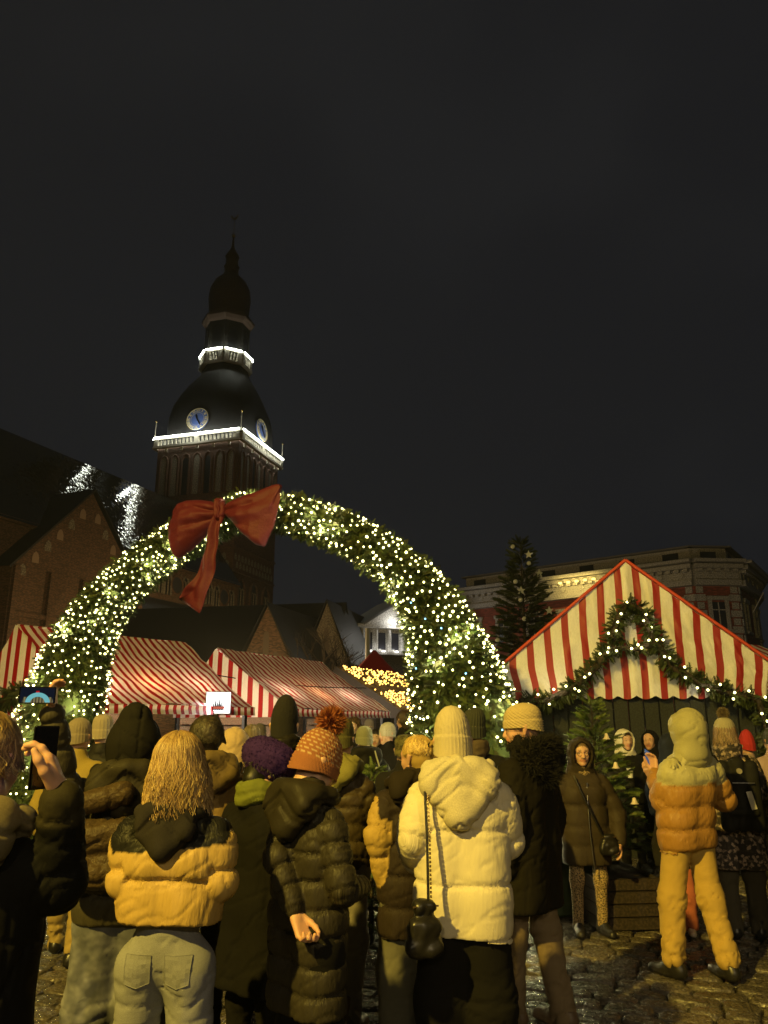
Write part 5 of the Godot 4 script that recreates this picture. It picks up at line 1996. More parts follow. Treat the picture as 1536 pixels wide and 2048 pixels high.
	for k in 4:
		var z0 := 11.5 - k * 5.6
		for dz: float in [-1.9, 1.9]:
			var p := Vector3(9.98, 18.4, z0 + dz)
			var s3 := tris()
			lancet(s3, p, 1.3, 3.0, east)
			var w := done(s3, "window", hole, nave)
			var s4 := tris()
			lancet_frame(s4, p, 1.35, 3.1, east, 0.16)
			for dx: float in [-0.32, 0.32]:
				lancet_frame(s4, p + Vector3(0.05, 0, dx), 0.5, 2.4, east, 0.07)
			done(s4, "mullion", plaster, w)
		var ring := []
		for i in 25:
			ring.append(Vector3(10.0, 20.0 + sin(TAU * i / 24) * 1.25, z0 + cos(TAU * i / 24) * 1.25))
		var s5 := tris()
		tube(s5, ring, 0.2, 6, false)
		var rose := done(s5, "rose_window", old_brick, nave)
		var disc := CylinderMesh.new()
		disc.top_radius = 1.2
		disc.bottom_radius = 1.2
		disc.height = 0.1
		put(disc, "pane", mat(Color(0.05, 0.05, 0.055), 0.4), rose, Transform3D(Basis(Vector3(0, 0, 1), PI / 2), Vector3(9.98, 20.0, z0)))
	# lean-to aisle
	var s6 := tris()
	quad(s6, Vector3(25, 4.2, -14), Vector3(9.9, 17.6, -14), Vector3(9.9, 17.6, 15.8), Vector3(25, 4.2, 15.8))
	done(s6, "aisle_roof", mat(Color(0.03, 0.03, 0.033), 0.55), c, X)
	var s7 := tris()
	box(s7, Vector3(17, 2.2, 0.9), Vector3(15.6, 4.2, 29.6))
	done(s7, "aisle_wall", old_brick, c, X)
	# transept with stepped blind arcading in the gable
	var s8 := tris()
	prism(s8, [Vector2(-9.7, 0), Vector2(9.7, 0), Vector2(9.7, 17), Vector2(0, 27.2), Vector2(-9.7, 17)], -14.0, 0.0, Transform3D(Basis(Vector3.UP, PI / 2), Vector3(12.6, 0, 25.6)))
	var tr := done(s8, "transept_wall", old_brick, c, X)
	var s9 := tris()
	for sg: float in [-1.0, 1.0]:
		var a := Vector3(13.0, 27.7, 25.6)
		var e := Vector3(13.0, 16.9, 25.6 + sg * 10.3)
		quad(s9, e, a, a + Vector3(-14, 0, 0), e + Vector3(-14, 0, 0))
		quad(s9, e + Vector3(0, -0.3, 0), a + Vector3(0, -0.3, 0), a, e)
	done(s9, "transept_roof", mat(Color(0.022, 0.022, 0.024), 0.6), c, X)
	for sg: float in [-1.0, 1.0]:
		for i in 6:
			var t := 0.12 + i * 0.15
			var s10 := tris()
			var q := Vector3(12.66, 27.2 - t * 10.2 - 2.1, 25.6 + sg * t * 9.7)
			lancet(s10, q, 0.9, 1.2, east)
			done(s10, "gable_panel", plaster if i % 2 else mat(Color(0.33, 0.23, 0.16), 0.9), tr)
	for i in 5:
		var s11 := tris()
		box(s11, Vector3(12.7, 8.5, 25.6 - 9.2 + i * 4.6), Vector3(0.5, 17, 0.7))
		done(s11, "buttress", old_brick, tr)
	var s12 := tris()
	box(s12, Vector3(12.72, 12.3, 25.6), Vector3(0.35, 0.5, 19))
	done(s12, "string_course", old_brick, tr)

func prism(st: SurfaceTool, pts: Array, z0: float, z1: float, x: Transform3D) -> void:
	var poly := PackedVector2Array(pts)
	var idx := Geometry2D.triangulate_polygon(poly)
	for t in range(0, idx.size(), 3):
		var a := poly[idx[t]]
		var b := poly[idx[t + 1]]
		var c := poly[idx[t + 2]]
		tri(st, x * Vector3(a.x, a.y, z1), x * Vector3(c.x, c.y, z1), x * Vector3(b.x, b.y, z1))
		tri(st, x * Vector3(a.x, a.y, z0), x * Vector3(b.x, b.y, z0), x * Vector3(c.x, c.y, z0))
	for i in poly.size():
		var a := poly[i]
		var b := poly[(i + 1) % poly.size()]
		quad(st, x * Vector3(a.x, a.y, z0), x * Vector3(a.x, a.y, z1), x * Vector3(b.x, b.y, z1), x * Vector3(b.x, b.y, z0))

func flat_loft(rings: Array, called: String, m: Material, parent: Node) -> MeshInstance3D:
	var st := tris()
	var n: int = rings[0].size()
	for i in rings.size() - 1:
		for j in n:
			quad(st, rings[i][j], rings[i + 1][j], rings[i + 1][(j + 1) % n], rings[i][(j + 1) % n])
	return done(st, called, m, parent)

func gallery(c: Node3D, corners: Array, y: float, h: float, per: int, stone: Material, led: Material, floor_m: Material) -> void:
	var n := corners.size()
	var st := tris()
	for i in n:
		var a: Vector3 = corners[i]
		var b: Vector3 = corners[(i + 1) % n]
		tri(st, Vector3(0, y - 0.4, 0), Vector3(a.x, y - 0.4, a.z) * 1.03, Vector3(b.x, y - 0.4, b.z) * 1.03)
	var slab := done(st, "gallery_floor", floor_m, c)
	slab.position.y = 0.0
	for i in n:
		var a: Vector3 = corners[i] + Vector3(0, y, 0)
		var b: Vector3 = corners[(i + 1) % n] + Vector3(0, y, 0)
		var along := (b - a).normalized()
		var bs := Basis(along, Vector3.UP, along.cross(Vector3.UP))
		var mid := (a + b) * 0.5
		var l := (b - a).length()
		var s1 := tris()
		box(s1, mid + Vector3(0, -0.2, 0), Vector3(l, 0.35, 0.7), bs)
		box(s1, mid + Vector3(0, h - 0.15, 0), Vector3(l, 0.25, 0.5), bs)
		for e: float in [0.0, 0.5, 1.0]:
			if n == 8 and e == 0.5:
				continue
			box(s1, a.lerp(b, clampf(e, 0.5 / l, 1.0 - 0.5 / l)) + Vector3(0, h * 0.4, 0), Vector3(0.75, h, 0.62), bs)
		var rail := done(s1, "balustrade", stone, c)
		for k in per:
			var t := (k + 0.7) / (per + 0.4)
			if n == 4 and absf(t - 0.5) < 0.04:
				continue
			var s2 := tris()
			box(s2, a.lerp(b, t) + Vector3(0, h * 0.42, 0), Vector3(l / per * 0.42, h * 0.82, 0.3), bs)
			done(s2, "baluster", stone, rail)
		var s3 := tris()
		box(s3, mid + Vector3(0, h + 0.12, 0) + bs.z * 0.38, Vector3(l - 0.3, 0.17, 0.18), bs)
		done(s3, "light_strip", led, rail)
		var s4 := tris()
		box(s4, mid + Vector3(0, 0.06, 0) - bs.z * 0.42, Vector3(l - 0.8, 0.1, 0.1), bs)
		done(s4, "light_strip", led, rail)
		var lamp := OmniLight3D.new()
		lamp.name = "gallery_glow"
		lamp.position = mid + Vector3(0, h + 0.5, 0) + bs.z * (0.9 if n == 8 else 2.0)
		lamp.light_color = lin(0.95, 1.0, 0.86)
		lamp.light_energy = 9.0 if n == 4 else 0.1
		lamp.light_size = 0.4
		lamp.omni_range = 40
		lamp.shadow_enabled = true
		c.add_child(lamp, true)

func clock(c: Node3D, x: Transform3D) -> void:
	var blue := mat(Color(0.09, 0.15, 0.42), 0.5)
	var gold := mat(Color(0.75, 0.62, 0.32), 0.4)
	var disc := CylinderMesh.new()
	disc.top_radius = 2.0
	disc.bottom_radius = 2.0
	disc.height = 0.3
	disc.radial_segments = 48
	var face := put(disc, "clock_face", blue, c, x * Transform3D(Basis(Vector3.RIGHT, PI / 2), Vector3.ZERO))
	face.name = "clock_face"
	var inv := (x * Transform3D(Basis(Vector3.RIGHT, PI / 2), Vector3.ZERO)).affine_inverse() * x
	var st := tris()
	for r: float in [2.0, 1.22]:
		var ring := []
		for i in 49:
			ring.append(Vector3(cos(TAU * i / 48) * r, sin(TAU * i / 48) * r, 0.16))
		tube(st, ring, 0.07 if r > 1.5 else 0.02, 6, false)
	done(st, "rim", gold, face, inv)
	var font := SystemFont.new()
	font.font_names = PackedStringArray(["Droid Serif"])
	font.font_weight = 700
	var roman := ["XII", "I", "II", "III", "IIII", "V", "VI", "VII", "VIII", "IX", "X", "XI"]
	for i in 12:
		var tm := TextMesh.new()
		tm.text = roman[i]
		tm.font = font
		tm.font_size = 64
		tm.pixel_size = 0.0082
		tm.depth = 0.06
		var a := -TAU * i / 12
		put(tm, "numeral", gold, face, inv * Transform3D(Basis(Vector3(0, 0, 1), a), Vector3(-sin(a) * 1.62, cos(a) * 1.62, 0.2)))
	for hnd in [[TAU * (11.42 / 12.0), 1.0, 0.2], [TAU * (25.0 / 60.0), 1.5, 0.14]]:
		var s2 := tris()
		var d := Vector3(sin(hnd[0]), cos(hnd[0]), 0)
		tube(s2, [d * -0.4 + Vector3(0, 0, 0.26), d * hnd[1] * 0.6 + Vector3(0, 0, 0.26), d * hnd[1] + Vector3(0, 0, 0.26)], [hnd[2] * 0.5, hnd[2], 0.03], 6)
		done(s2, "hand", M.black_plastic, face, inv)

# ------------------------------------------------------------------ houses round the square
func gabled_house(label: String, at: Vector3, turn: float, w: float, eave: float, top: float, depth: float, wall: Material, roof: Material) -> Node3D:
	var t := thing("gabled_house", label, "house", at, turn)
	var st := tris()
	prism(st, [Vector2(-w, 0), Vector2(w, 0), Vector2(w, eave), Vector2(0, top), Vector2(-w, eave)], -depth, 0.0, Transform3D.IDENTITY)
	var body := done(st, "wall", wall, t)
	var s2 := tris()
	for sg: float in [-1.0, 1.0]:
		var a := Vector3(0, top + 0.35, 0.25)
		var e := Vector3(sg * (w + 0.35), eave - 0.1, 0.25)
		quad(s2, e, a, a + Vector3(0, 0, -depth - 0.4), e + Vector3(0, 0, -depth - 0.4))
		quad(s2, e + Vector3(0, -0.2, 0), a + Vector3(0, -0.2, 0), a, e)
	done(s2, "roof", roof, t)
	for i in 3:
		var s3 := tris()
		lancet(s3, Vector3((i - 1) * w * 0.38, eave * 0.72, 0.06), w * 0.22, (top - eave) * (0.95 if i == 1 else 0.6), Basis.IDENTITY)
		done(s3, "niche", mat(Color(0.16, 0.12, 0.09), 0.9), body)
	return t

func build_houses() -> void:
	var wall := triplanar(mat(Color(0.27, 0.19, 0.13), 0.9, {"albedo_texture": T.brick}), 0.36)
	var slate := mat(Color(0.026, 0.026, 0.028), 0.6)
	gabled_house("low gabled house with a black roof under the church tower", Vector3(-9.4, 0, -62), -0.3, 2.3, 6.2, 10.9, 16.0, wall, slate)
	gabled_house("pale gabled house behind the bare tree", Vector3(-5.2, 0, -70), -0.25, 2.1, 7.0, 12.4, 14.0, triplanar(mat(Color(0.42, 0.34, 0.25), 0.9, {"albedo_texture": T.stone}), 0.3), slate)
	# the long dark roof that joins them
	var t := thing("cloister", "long dark roofed cloister wing below the nave windows", "building", Vector3(-15.5, 0, -74), -0.2)
	var st := tris()
	box(st, Vector3(0, 3.2, -3), Vector3(22, 6.4, 8))
	done(st, "wall", wall, t)
	var s2 := tris()
	quad(s2, Vector3(-11.5, 6.2, 1.4), Vector3(-11.5, 13.2, -3), Vector3(11.5, 13.2, -3), Vector3(11.5, 6.2, 1.4))
	quad(s2, Vector3(11.5, 6.2, -7.4), Vector3(11.5, 13.2, -3), Vector3(-11.5, 13.2, -3), Vector3(-11.5, 6.2, -7.4))
	done(s2, "roof", slate, t)
	# --- floodlit classical house
	var white := triplanar(mat(Color(0.72, 0.7, 0.66), 0.8, {"albedo_texture": T.stone}), 0.3)
	var brown := triplanar(mat(Color(0.14, 0.12, 0.1), 0.9, {"albedo_texture": T.stone}), 0.3)
	var h := thing("floodlit_house", "floodlit white house with a pediment and a row of lit windows", "building", Vector3(-2.5, 0, -78), 0.42)
	var s3 := tris()
	box(s3, Vector3(5.5, 4.3, -4), Vector3(11, 8.6, 8))
	done(s3, "lower_wall", brown, h)
	var s4 := tris()
	box(s4, Vector3(5.5, 9.9, -4.1), Vector3(10.9, 2.6, 7.8))
	var up := done(s4, "upper_wall", white, h)
	var s5 := tris()
	box(s5, Vector3(5.5, 11.35, -3.9), Vector3(11.6, 0.35, 8.6))
	box(s5, Vector3(5.5, 8.65, -3.9), Vector3(11.4, 0.25, 8.5))
	done(s5, "cornice", white, h)
	var s6 := tris()
	prism(s6, [Vector2(0.6, 11.5), Vector2(10.4, 11.5), Vector2(5.5, 14.6)], -7.5, 0.1, Transform3D.IDENTITY)
	var ped := done(s6, "pediment", white, h)
	var s7 := tris()
	for sg: float in [-1.0, 1.0]:
		var mid := Vector3(5.5 + sg * 2.6, 13.15, -3.6)
		box(s7, mid, Vector3(6.1, 0.22, 8.4), Basis(Vector3(0, 0, 1), -sg * 0.56))
	done(s7, "roof", mat(Color(0.08, 0.08, 0.085), 0.6), ped)
	for i in 7:
		var s8 := tris()
		box(s8, Vector3(1.1 + i * 1.47, 9.9, -0.16), Vector3(0.75, 1.7, 0.14))
		var w := done(s8, "window", mat(Color(0.02, 0.02, 0.025), 0.2), up)
		var s9 := tris()
		tube(s9, [Vector3(0.38 + i * 1.47, 8.8, 0.06), Vector3(0.38 + i * 1.47, 11.1, 0.06)], 0.17, 10)
		done(s9, "half_column", white, up)
		var s10 := tris()
		box(s10, Vector3(1.1 + i * 1.47, 8.85, 0.25), Vector3(0.3, 0.1, 0.16))
		done(s10, "floodlight", glow(Color(1, 0.97, 0.9), 6.0), w)
		var l := OmniLight3D.new()
		l.name = "flood_glow"
		l.position = Vector3(1.1 + i * 1.47, 9.05, 0.45)
		l.light_color = lin(1.0, 0.97, 0.88)
		l.light_energy = 0.7
		l.light_size = 0.1
		l.omni_range = 12
		l.shadow_enabled = true
		h.add_child(l, true)
	for i in 2:
		var l := OmniLight3D.new()
		l.name = "pediment_glow"
		l.position = Vector3(3.6 + i * 3.8, 11.75, 1.0)
		l.light_color = lin(1.0, 0.97, 0.88)
		l.light_energy = 3.5
		l.light_size = 0.15
		l.omni_range = 14
		l.shadow_enabled = true
		h.add_child(l, true)
		var s11 := tris()
		box(s11, Vector3(3.6 + i * 3.8, 11.62, 0.55), Vector3(0.5, 0.12, 0.2))
		done(s11, "floodlight", glow(Color(1, 0.97, 0.9), 6.0), ped)
	for k in 2:
		for i in 6:
			var s12 := tris()
			box(s12, Vector3(1.3 + i * 1.7, 2.2 + k * 3.4, 0.03), Vector3(0.9, 1.8, 0.08))
			done(s12, "window", mat(Color(0.03, 0.03, 0.03), 0.2), h)
	build_corner_house()

func build_corner_house() -> void:
	var red := triplanar(mat(Color(0.33, 0.085, 0.05), 0.9, {"albedo_texture": T.brick}), 0.25)
	var white := triplanar(mat(Color(0.58, 0.54, 0.49), 0.85, {"albedo_texture": T.stone}), 0.35)
	var roof := mat(Color(0.12, 0.11, 0.105), 0.7)
	var pane := mat(Color(0.02, 0.02, 0.024), 0.15)
	var t := thing("corner_house", "red brick corner palace with a white cornice and flat attic", "building", Vector3(0, 0, 0))
	var plan := [Vector3(8.5, 0, -85), Vector3(28.1, 0, -69), Vector3(32.2, 0, -69.3), Vector3(37.5, 0, -77), Vector3(46, 0, -100), Vector3(12, 0, -105)]
	var n := plan.size()
	for i in 4:
		var a: Vector3 = plan[i]
		var b: Vector3 = plan[i + 1]
		var along := (b - a).normalized()
		var out := along.cross(Vector3.UP) * -1.0
		if out.dot(-(a + b)) < 0.0 and i < 2:
			out = -out
		if i >= 2:
			out = Vector3.UP.cross(along)
			if out.dot((a + b) * 0.5 - Vector3(28, 0, -90)) < 0.0:
				out = -out
		var bs := Basis(along, Vector3.UP, along.cross(Vector3.UP))
		if bs.z.dot(out) < 0.0:
			bs = Basis(-along, Vector3.UP, (-along).cross(Vector3.UP))
		var l := (b - a).length()
		var mid := (a + b) * 0.5
		var st := tris()
		box(st, mid + Vector3(0, 6.9, 0) - bs.z * 0.5, Vector3(l - 0.02, 13.8, 1.0), bs)
		var wall := done(st, "wall", red, t)
		# cornice: frieze, dentils, projecting slab, parapet
		var s2 := tris()
		box(s2, mid + Vector3(0, 14.05, 0), Vector3(l + 0.1, 0.5, 1.5), bs)
		box(s2, mid + Vector3(0, 14.8, 0.0) - bs.z * 0.2, Vector3(l + 0.05, 1.0, 1.2), bs)
		box(s2, mid + Vector3(0, 15.5, 0) + bs.z * 0.15, Vector3(l + 0.4, 0.4, 1.9), bs)
		box(s2, mid + Vector3(0, 15.95, 0) + bs.z * 0.35, Vector3(l + 0.6, 0.28, 2.3), bs)
		var corn := done(s2, "cornice", white, t)
		var count := int(l / 0.75)
		for k in count:
			var s3 := tris()
			box(s3, a.lerp(b, (k + 0.5) / count) + Vector3(0, 15.18, 0) + bs.z * 0.6, Vector3(0.4, 0.3, 0.5), bs)
			done(s3, "dentil", white, corn)
		for k in int(l / 1.9):
			var s3 := tris()
			tube(s3, [a.lerp(b, (k + 0.5) / int(l / 1.9)) + Vector3(0, 14.8, 0) + bs.z * 0.35, a.lerp(b, (k + 0.5) / int(l / 1.9)) + Vector3(0, 14.8, 0) + bs.z * 0.5], 0.3, 10)
			done(s3, "rosette", white, corn)
		# attic storey
		var s4 := tris()
		box(s4, mid + Vector3(0, 16.75, 0) - bs.z * 1.3, Vector3(l - 0.6, 1.5, 1.0), bs)
		var attic := done(s4, "attic_wall", white, t)
		var s5 := tris()
		box(s5, mid + Vector3(0, 17.58, 0) - bs.z * 1.2, Vector3(l, 0.16, 1.9), bs)
		done(s5, "attic_roof", roof, attic)
		var na := maxi(1, int(l / 4.2))
		for k in na:
			var s6 := tris()
			box(s6, a.lerp(b, (k + 0.5) / na) + Vector3(0, 16.8, 0) - bs.z * 0.8, Vector3(1.5, 0.75, 0.1), bs)
			done(s6, "attic_window", pane, attic)
		# corner stones
		for e in [a + along * 0.45, b - along * 0.45]:
			for k in 19:
				var s7 := tris()
				box(s7, e + Vector3(0, 0.5 + k * 0.72, 0) + bs.z * 0.02, Vector3(0.95 if k % 2 else 0.6, 0.6, 0.24), bs)
				done(s7, "quoin", white, wall)
		# windows on three floors
		var nw := maxi(1, int(l / 3.4))
		for fl in 3:
			for k in nw:
				var p := a.lerp(b, (k + 0.5) / nw) + Vector3(0, 2.6 + fl * 4.3, 0)
				var s8 := tris()
				box(s8, p + bs.z * 0.03, Vector3(1.25, 2.3, 0.08), bs)
				var w := done(s8, "window", pane, wall)
				var s9 := tris()
				for dx: float in [-0.78, 0.78]:
					box(s9, p + bs.x * dx + bs.z * 0.08, Vector3(0.3, 2.7, 0.28), bs)
				box(s9, p + Vector3(0, 1.5, 0) + bs.z * 0.12, Vector3(2.1, 0.35, 0.4), bs)
				box(s9, p + Vector3(0, -1.42, 0) + bs.z * 0.12, Vector3(2.1, 0.22, 0.42), bs)
				done(s9, "frame", white, w)
				var s10 := tris()
				box(s10, p + bs.z * 0.09, Vector3(0.09, 2.3, 0.06), bs)
				box(s10, p + Vector3(0, 0.45, 0) + bs.z * 0.09, Vector3(1.2, 0.09, 0.06), bs)
				done(s10, "glazing_bar", white, w)
	var s11 := tris()
	var poly := []
	for p in plan:
		poly.append(Vector2(p.x, p.z))
	var idx := Geometry2D.triangulate_polygon(PackedVector2Array(poly))
	for q in range(0, idx.size(), 3):
		tri(s11, plan[idx[q]] + Vector3(0, 16.05, 0), plan[idx[q + 1]] + Vector3(0, 16.05, 0), plan[idx[q + 2]] + Vector3(0, 16.05, 0))
	done(s11, "roof_deck", roof, t)
	var s12 := tris()
	tube(s12, [Vector3(33.4, 11.4, -69.6), Vector3(34.3, 13.2, -68.9)], 0.06, 6)
	done(s12, "flagpole", white, t)
	# yellow lamps for an unseen source, placed to light a stretch of cornice
	for k in 5:
		var p: Vector3 = plan[0].lerp(plan[1], 0.50 + k * 0.035) + Vector3(-0.75, 15.28, 1.25)
		var s13 := tris()
		box(s13, p, Vector3(0.3, 0.2, 0.2))
		done(s13, "unseen_cornice_lamp", glow(Color(1.0, 0.7, 0.15), 3.0), t)
		var l := OmniLight3D.new()
		l.name = "cornice_glow"
		l.position = p + Vector3(-0.35, -0.25, 0.45)
		l.light_color = lin(1.0, 0.74, 0.2)
		l.light_energy = 2.2
		l.light_size = 0.1
		l.omni_range = 10
		l.shadow_enabled = true
		t.add_child(l, true)

# ------------------------------------------------------------------ street lamps out of view
func unseen_lamp(label: String, at: Vector3, h: float, c: Color, energy: float) -> void:
	var t := thing("unseen_lamp", label, "street lamp", at, 0.0, "street lamps round the square")
	var st := tris()
	tube(st, [Vector3(0, 0, 0), Vector3(0, 0.4, 0), Vector3(0, 0.45, 0), Vector3(0, h - 0.2, 0)], [0.14, 0.12, 0.07, 0.05], 10)
	done(st, "post", M.black_plastic, t)
	var bulb := SphereMesh.new()
	bulb.radius = 0.16
	bulb.height = 0.32
	put(bulb, "lamp_globe", glow(c, 20.0), t, Transform3D(Basis.IDENTITY, Vector3(0, h, 0)))
	var s2 := tris()
	tube(s2, [Vector3(0, h + 0.17, 0), Vector3(0, h + 0.3, 0)], [0.22, 0.05], 12)
	done(s2, "cap", M.black_plastic, t)
	var l := OmniLight3D.new()
	l.name = "lamp_glow"
	l.position = Vector3(0, h, 0)
	l.light_color = lin(c.r, c.g, c.b)
	l.light_energy = energy
	l.light_size = 0.15
	l.omni_range = 140
	l.shadow_enabled = true
	t.add_child(l, true)

# ------------------------------------------------------------------ fir sprays and bulbs
var sprig_mesh: ArrayMesh

func make_sprig() -> void:
	# a side twig of fir: a stem with two rows of needles and a few on top
	var r := RandomNumberGenerator.new()
	r.seed = 5
	var v := PackedVector3Array()
	var c := PackedColorArray()
	var stem := func(p: Vector3, q: Vector3, w: float, col: Color) -> void:
		var side := (q - p).cross(Vector3(r.randf() - 0.5, 1, r.randf() - 0.5)).normalized() * w
		for k in [p - side, q, p + side]:
			v.append(k)
			c.append(col)
	stem.call(Vector3.ZERO, Vector3(0, 0, -1), 0.025, Color(0.09, 0.06, 0.03))
	for i in 26:
		var t := 0.06 + 0.92 * i / 25.0
		for sg: float in [-1.0, 1.0]:
			var p := Vector3(0, 0, -t)
			var l := 0.30 * (1.05 - 0.55 * t) * r.randf_range(0.8, 1.15)
			var d := Vector3(sg, r.randf_range(-0.1, 0.55), -0.75).normalized()
			var g := r.randf_range(0.75, 1.25)
			stem.call(p, p + d * l, 0.022, Color(0.062 * g, 0.088 * g, 0.022 * g))
	var arr := []
	arr.resize(Mesh.ARRAY_MAX)
	arr[Mesh.ARRAY_VERTEX] = v
	arr[Mesh.ARRAY_COLOR] = c
	sprig_mesh = ArrayMesh.new()
	sprig_mesh.add_surface_from_arrays(Mesh.PRIMITIVE_TRIANGLES, arr)

func sprig_at(p: Vector3, dir: Vector3, length: float, r: RandomNumberGenerator) -> Transform3D:
	var z := -dir.normalized()
	var up := Vector3(r.randf_range(-1, 1), r.randf_range(-1, 1), r.randf_range(-1, 1))
	var x := up.cross(z).normalized()
	return Transform3D(Basis(x, z.cross(x), z) * length, p)

func bulb_shape(r: float) -> SphereMesh:
	var b := SphereMesh.new()
	b.radius = r
	b.height = r * 2.0
	b.radial_segments = 8
	b.rings = 4
	return b

# a garland along a path; bulbs sit on the side that faces 'out'
func garland(parent: Node3D, pts: Array, radius: float, density: float, bulbs: int, seed_: int, bulb_r := 0.02) -> void:
	var r := RandomNumberGenerator.new()
	r.seed = seed_
	var cv := Curve3D.new()
	for p in pts:
		cv.add_point(p)
	var length := cv.get_baked_length()
	var core := tris()
	var cp := []
	for i in int(length / 0.12) + 2:
		cp.append(cv.sample_baked(minf(i * 0.12, length)))
	tube(core, cp, radius * 0.35, 7)
	done(core, "garland_core", M.bark, parent)
	var xs := []
	var cs := []
	for i in int(length * density):
		var s := r.randf() * length
		var p := cv.sample_baked(s)
		var q := cv.sample_baked(minf(s + 0.05, length))
		var t := (q - p).normalized() if (q - p).length() > 0.001 else Vector3.DOWN
		var a := r.randf() * TAU
		var x := t.cross(Vector3(0.2, 0.3, 1)).normalized()
		var y := x.cross(t)
		var o := x * cos(a) + y * sin(a)
		xs.append(sprig_at(p + o * radius * 0.3, (o + t * r.randf_range(-0.7, 0.7) + Vector3(0, -0.25, 0)), radius * r.randf_range(0.7, 1.15), r))
		var g := r.randf_range(0.3, 0.9)
		cs.append(Color(g, g, g * 0.9))
	multi(sprig_mesh, xs, "fir_sprays", M.needle, parent, cs)
	var bm := bulb_shape(bulb_r)
	for i in bulbs:
		var s := (i + r.randf_range(0.2, 0.8)) / bulbs * length
		var p := cv.sample_baked(s)
		var a := r.randf_range(-1.2, 1.2)
		var at := p + Vector3(r.randf_range(-0.6, 0.6), r.randf_range(-0.7, 0.8), 0.0) * radius * 0.9 + Vector3(0, 0, 1) * radius * cos(a) * 0.95
		put(bm, "light_bulb", M.bulb, parent, Transform3D(Basis.IDENTITY, at))
		if i % 8 == 3:
			var l := OmniLight3D.new()
			l.name = "bulb_glow"
			l.position = at
			l.light_color = lin(1.0, 0.88, 0.55)
			l.light_energy = 0.05
			l.light_size = bulb_r
			l.omni_range = 4
			l.shadow_enabled = true
			parent.add_child(l, true)

# ------------------------------------------------------------------ the arch
func arch_section(t: float) -> Array:
	# t from -1 (one foot) over 0 (crown) to 1 (other foot): [inner, outer] in the arch's plane
	var rows := [[0.0, 4.24, 0.0, 4.70], [0.5, 4.14, 0.85, 4.52], [1.0, 3.93, 1.6, 4.2], [1.5, 3.68, 2.2, 3.82], [1.95, 3.35, 2.68, 3.42], [2.22, 3.0, 3.0, 3.0], [2.33, 2.6, 3.26, 2.6], [2.34, 1.95, 3.55, 2.0], [2.36, 1.0, 3.85, 1.0], [2.35, 0.02, 3.95, 0.02]]
	var f := absf(t) * 9.0
	var i := mini(int(f), 8)
	var k := f - i
	var a: Array = rows[i]
	var b: Array = rows[i + 1]
	var s := signf(t) if t != 0.0 else 1.0
	var grow := 1.045 if t < 0.0 else 1.0
	return [Vector2(lerpf(a[0], b[0], k) * s, lerpf(a[1], b[1], k)), Vector2(lerpf(a[2], b[2], k) * s * grow, lerpf(a[3], b[3], k))]

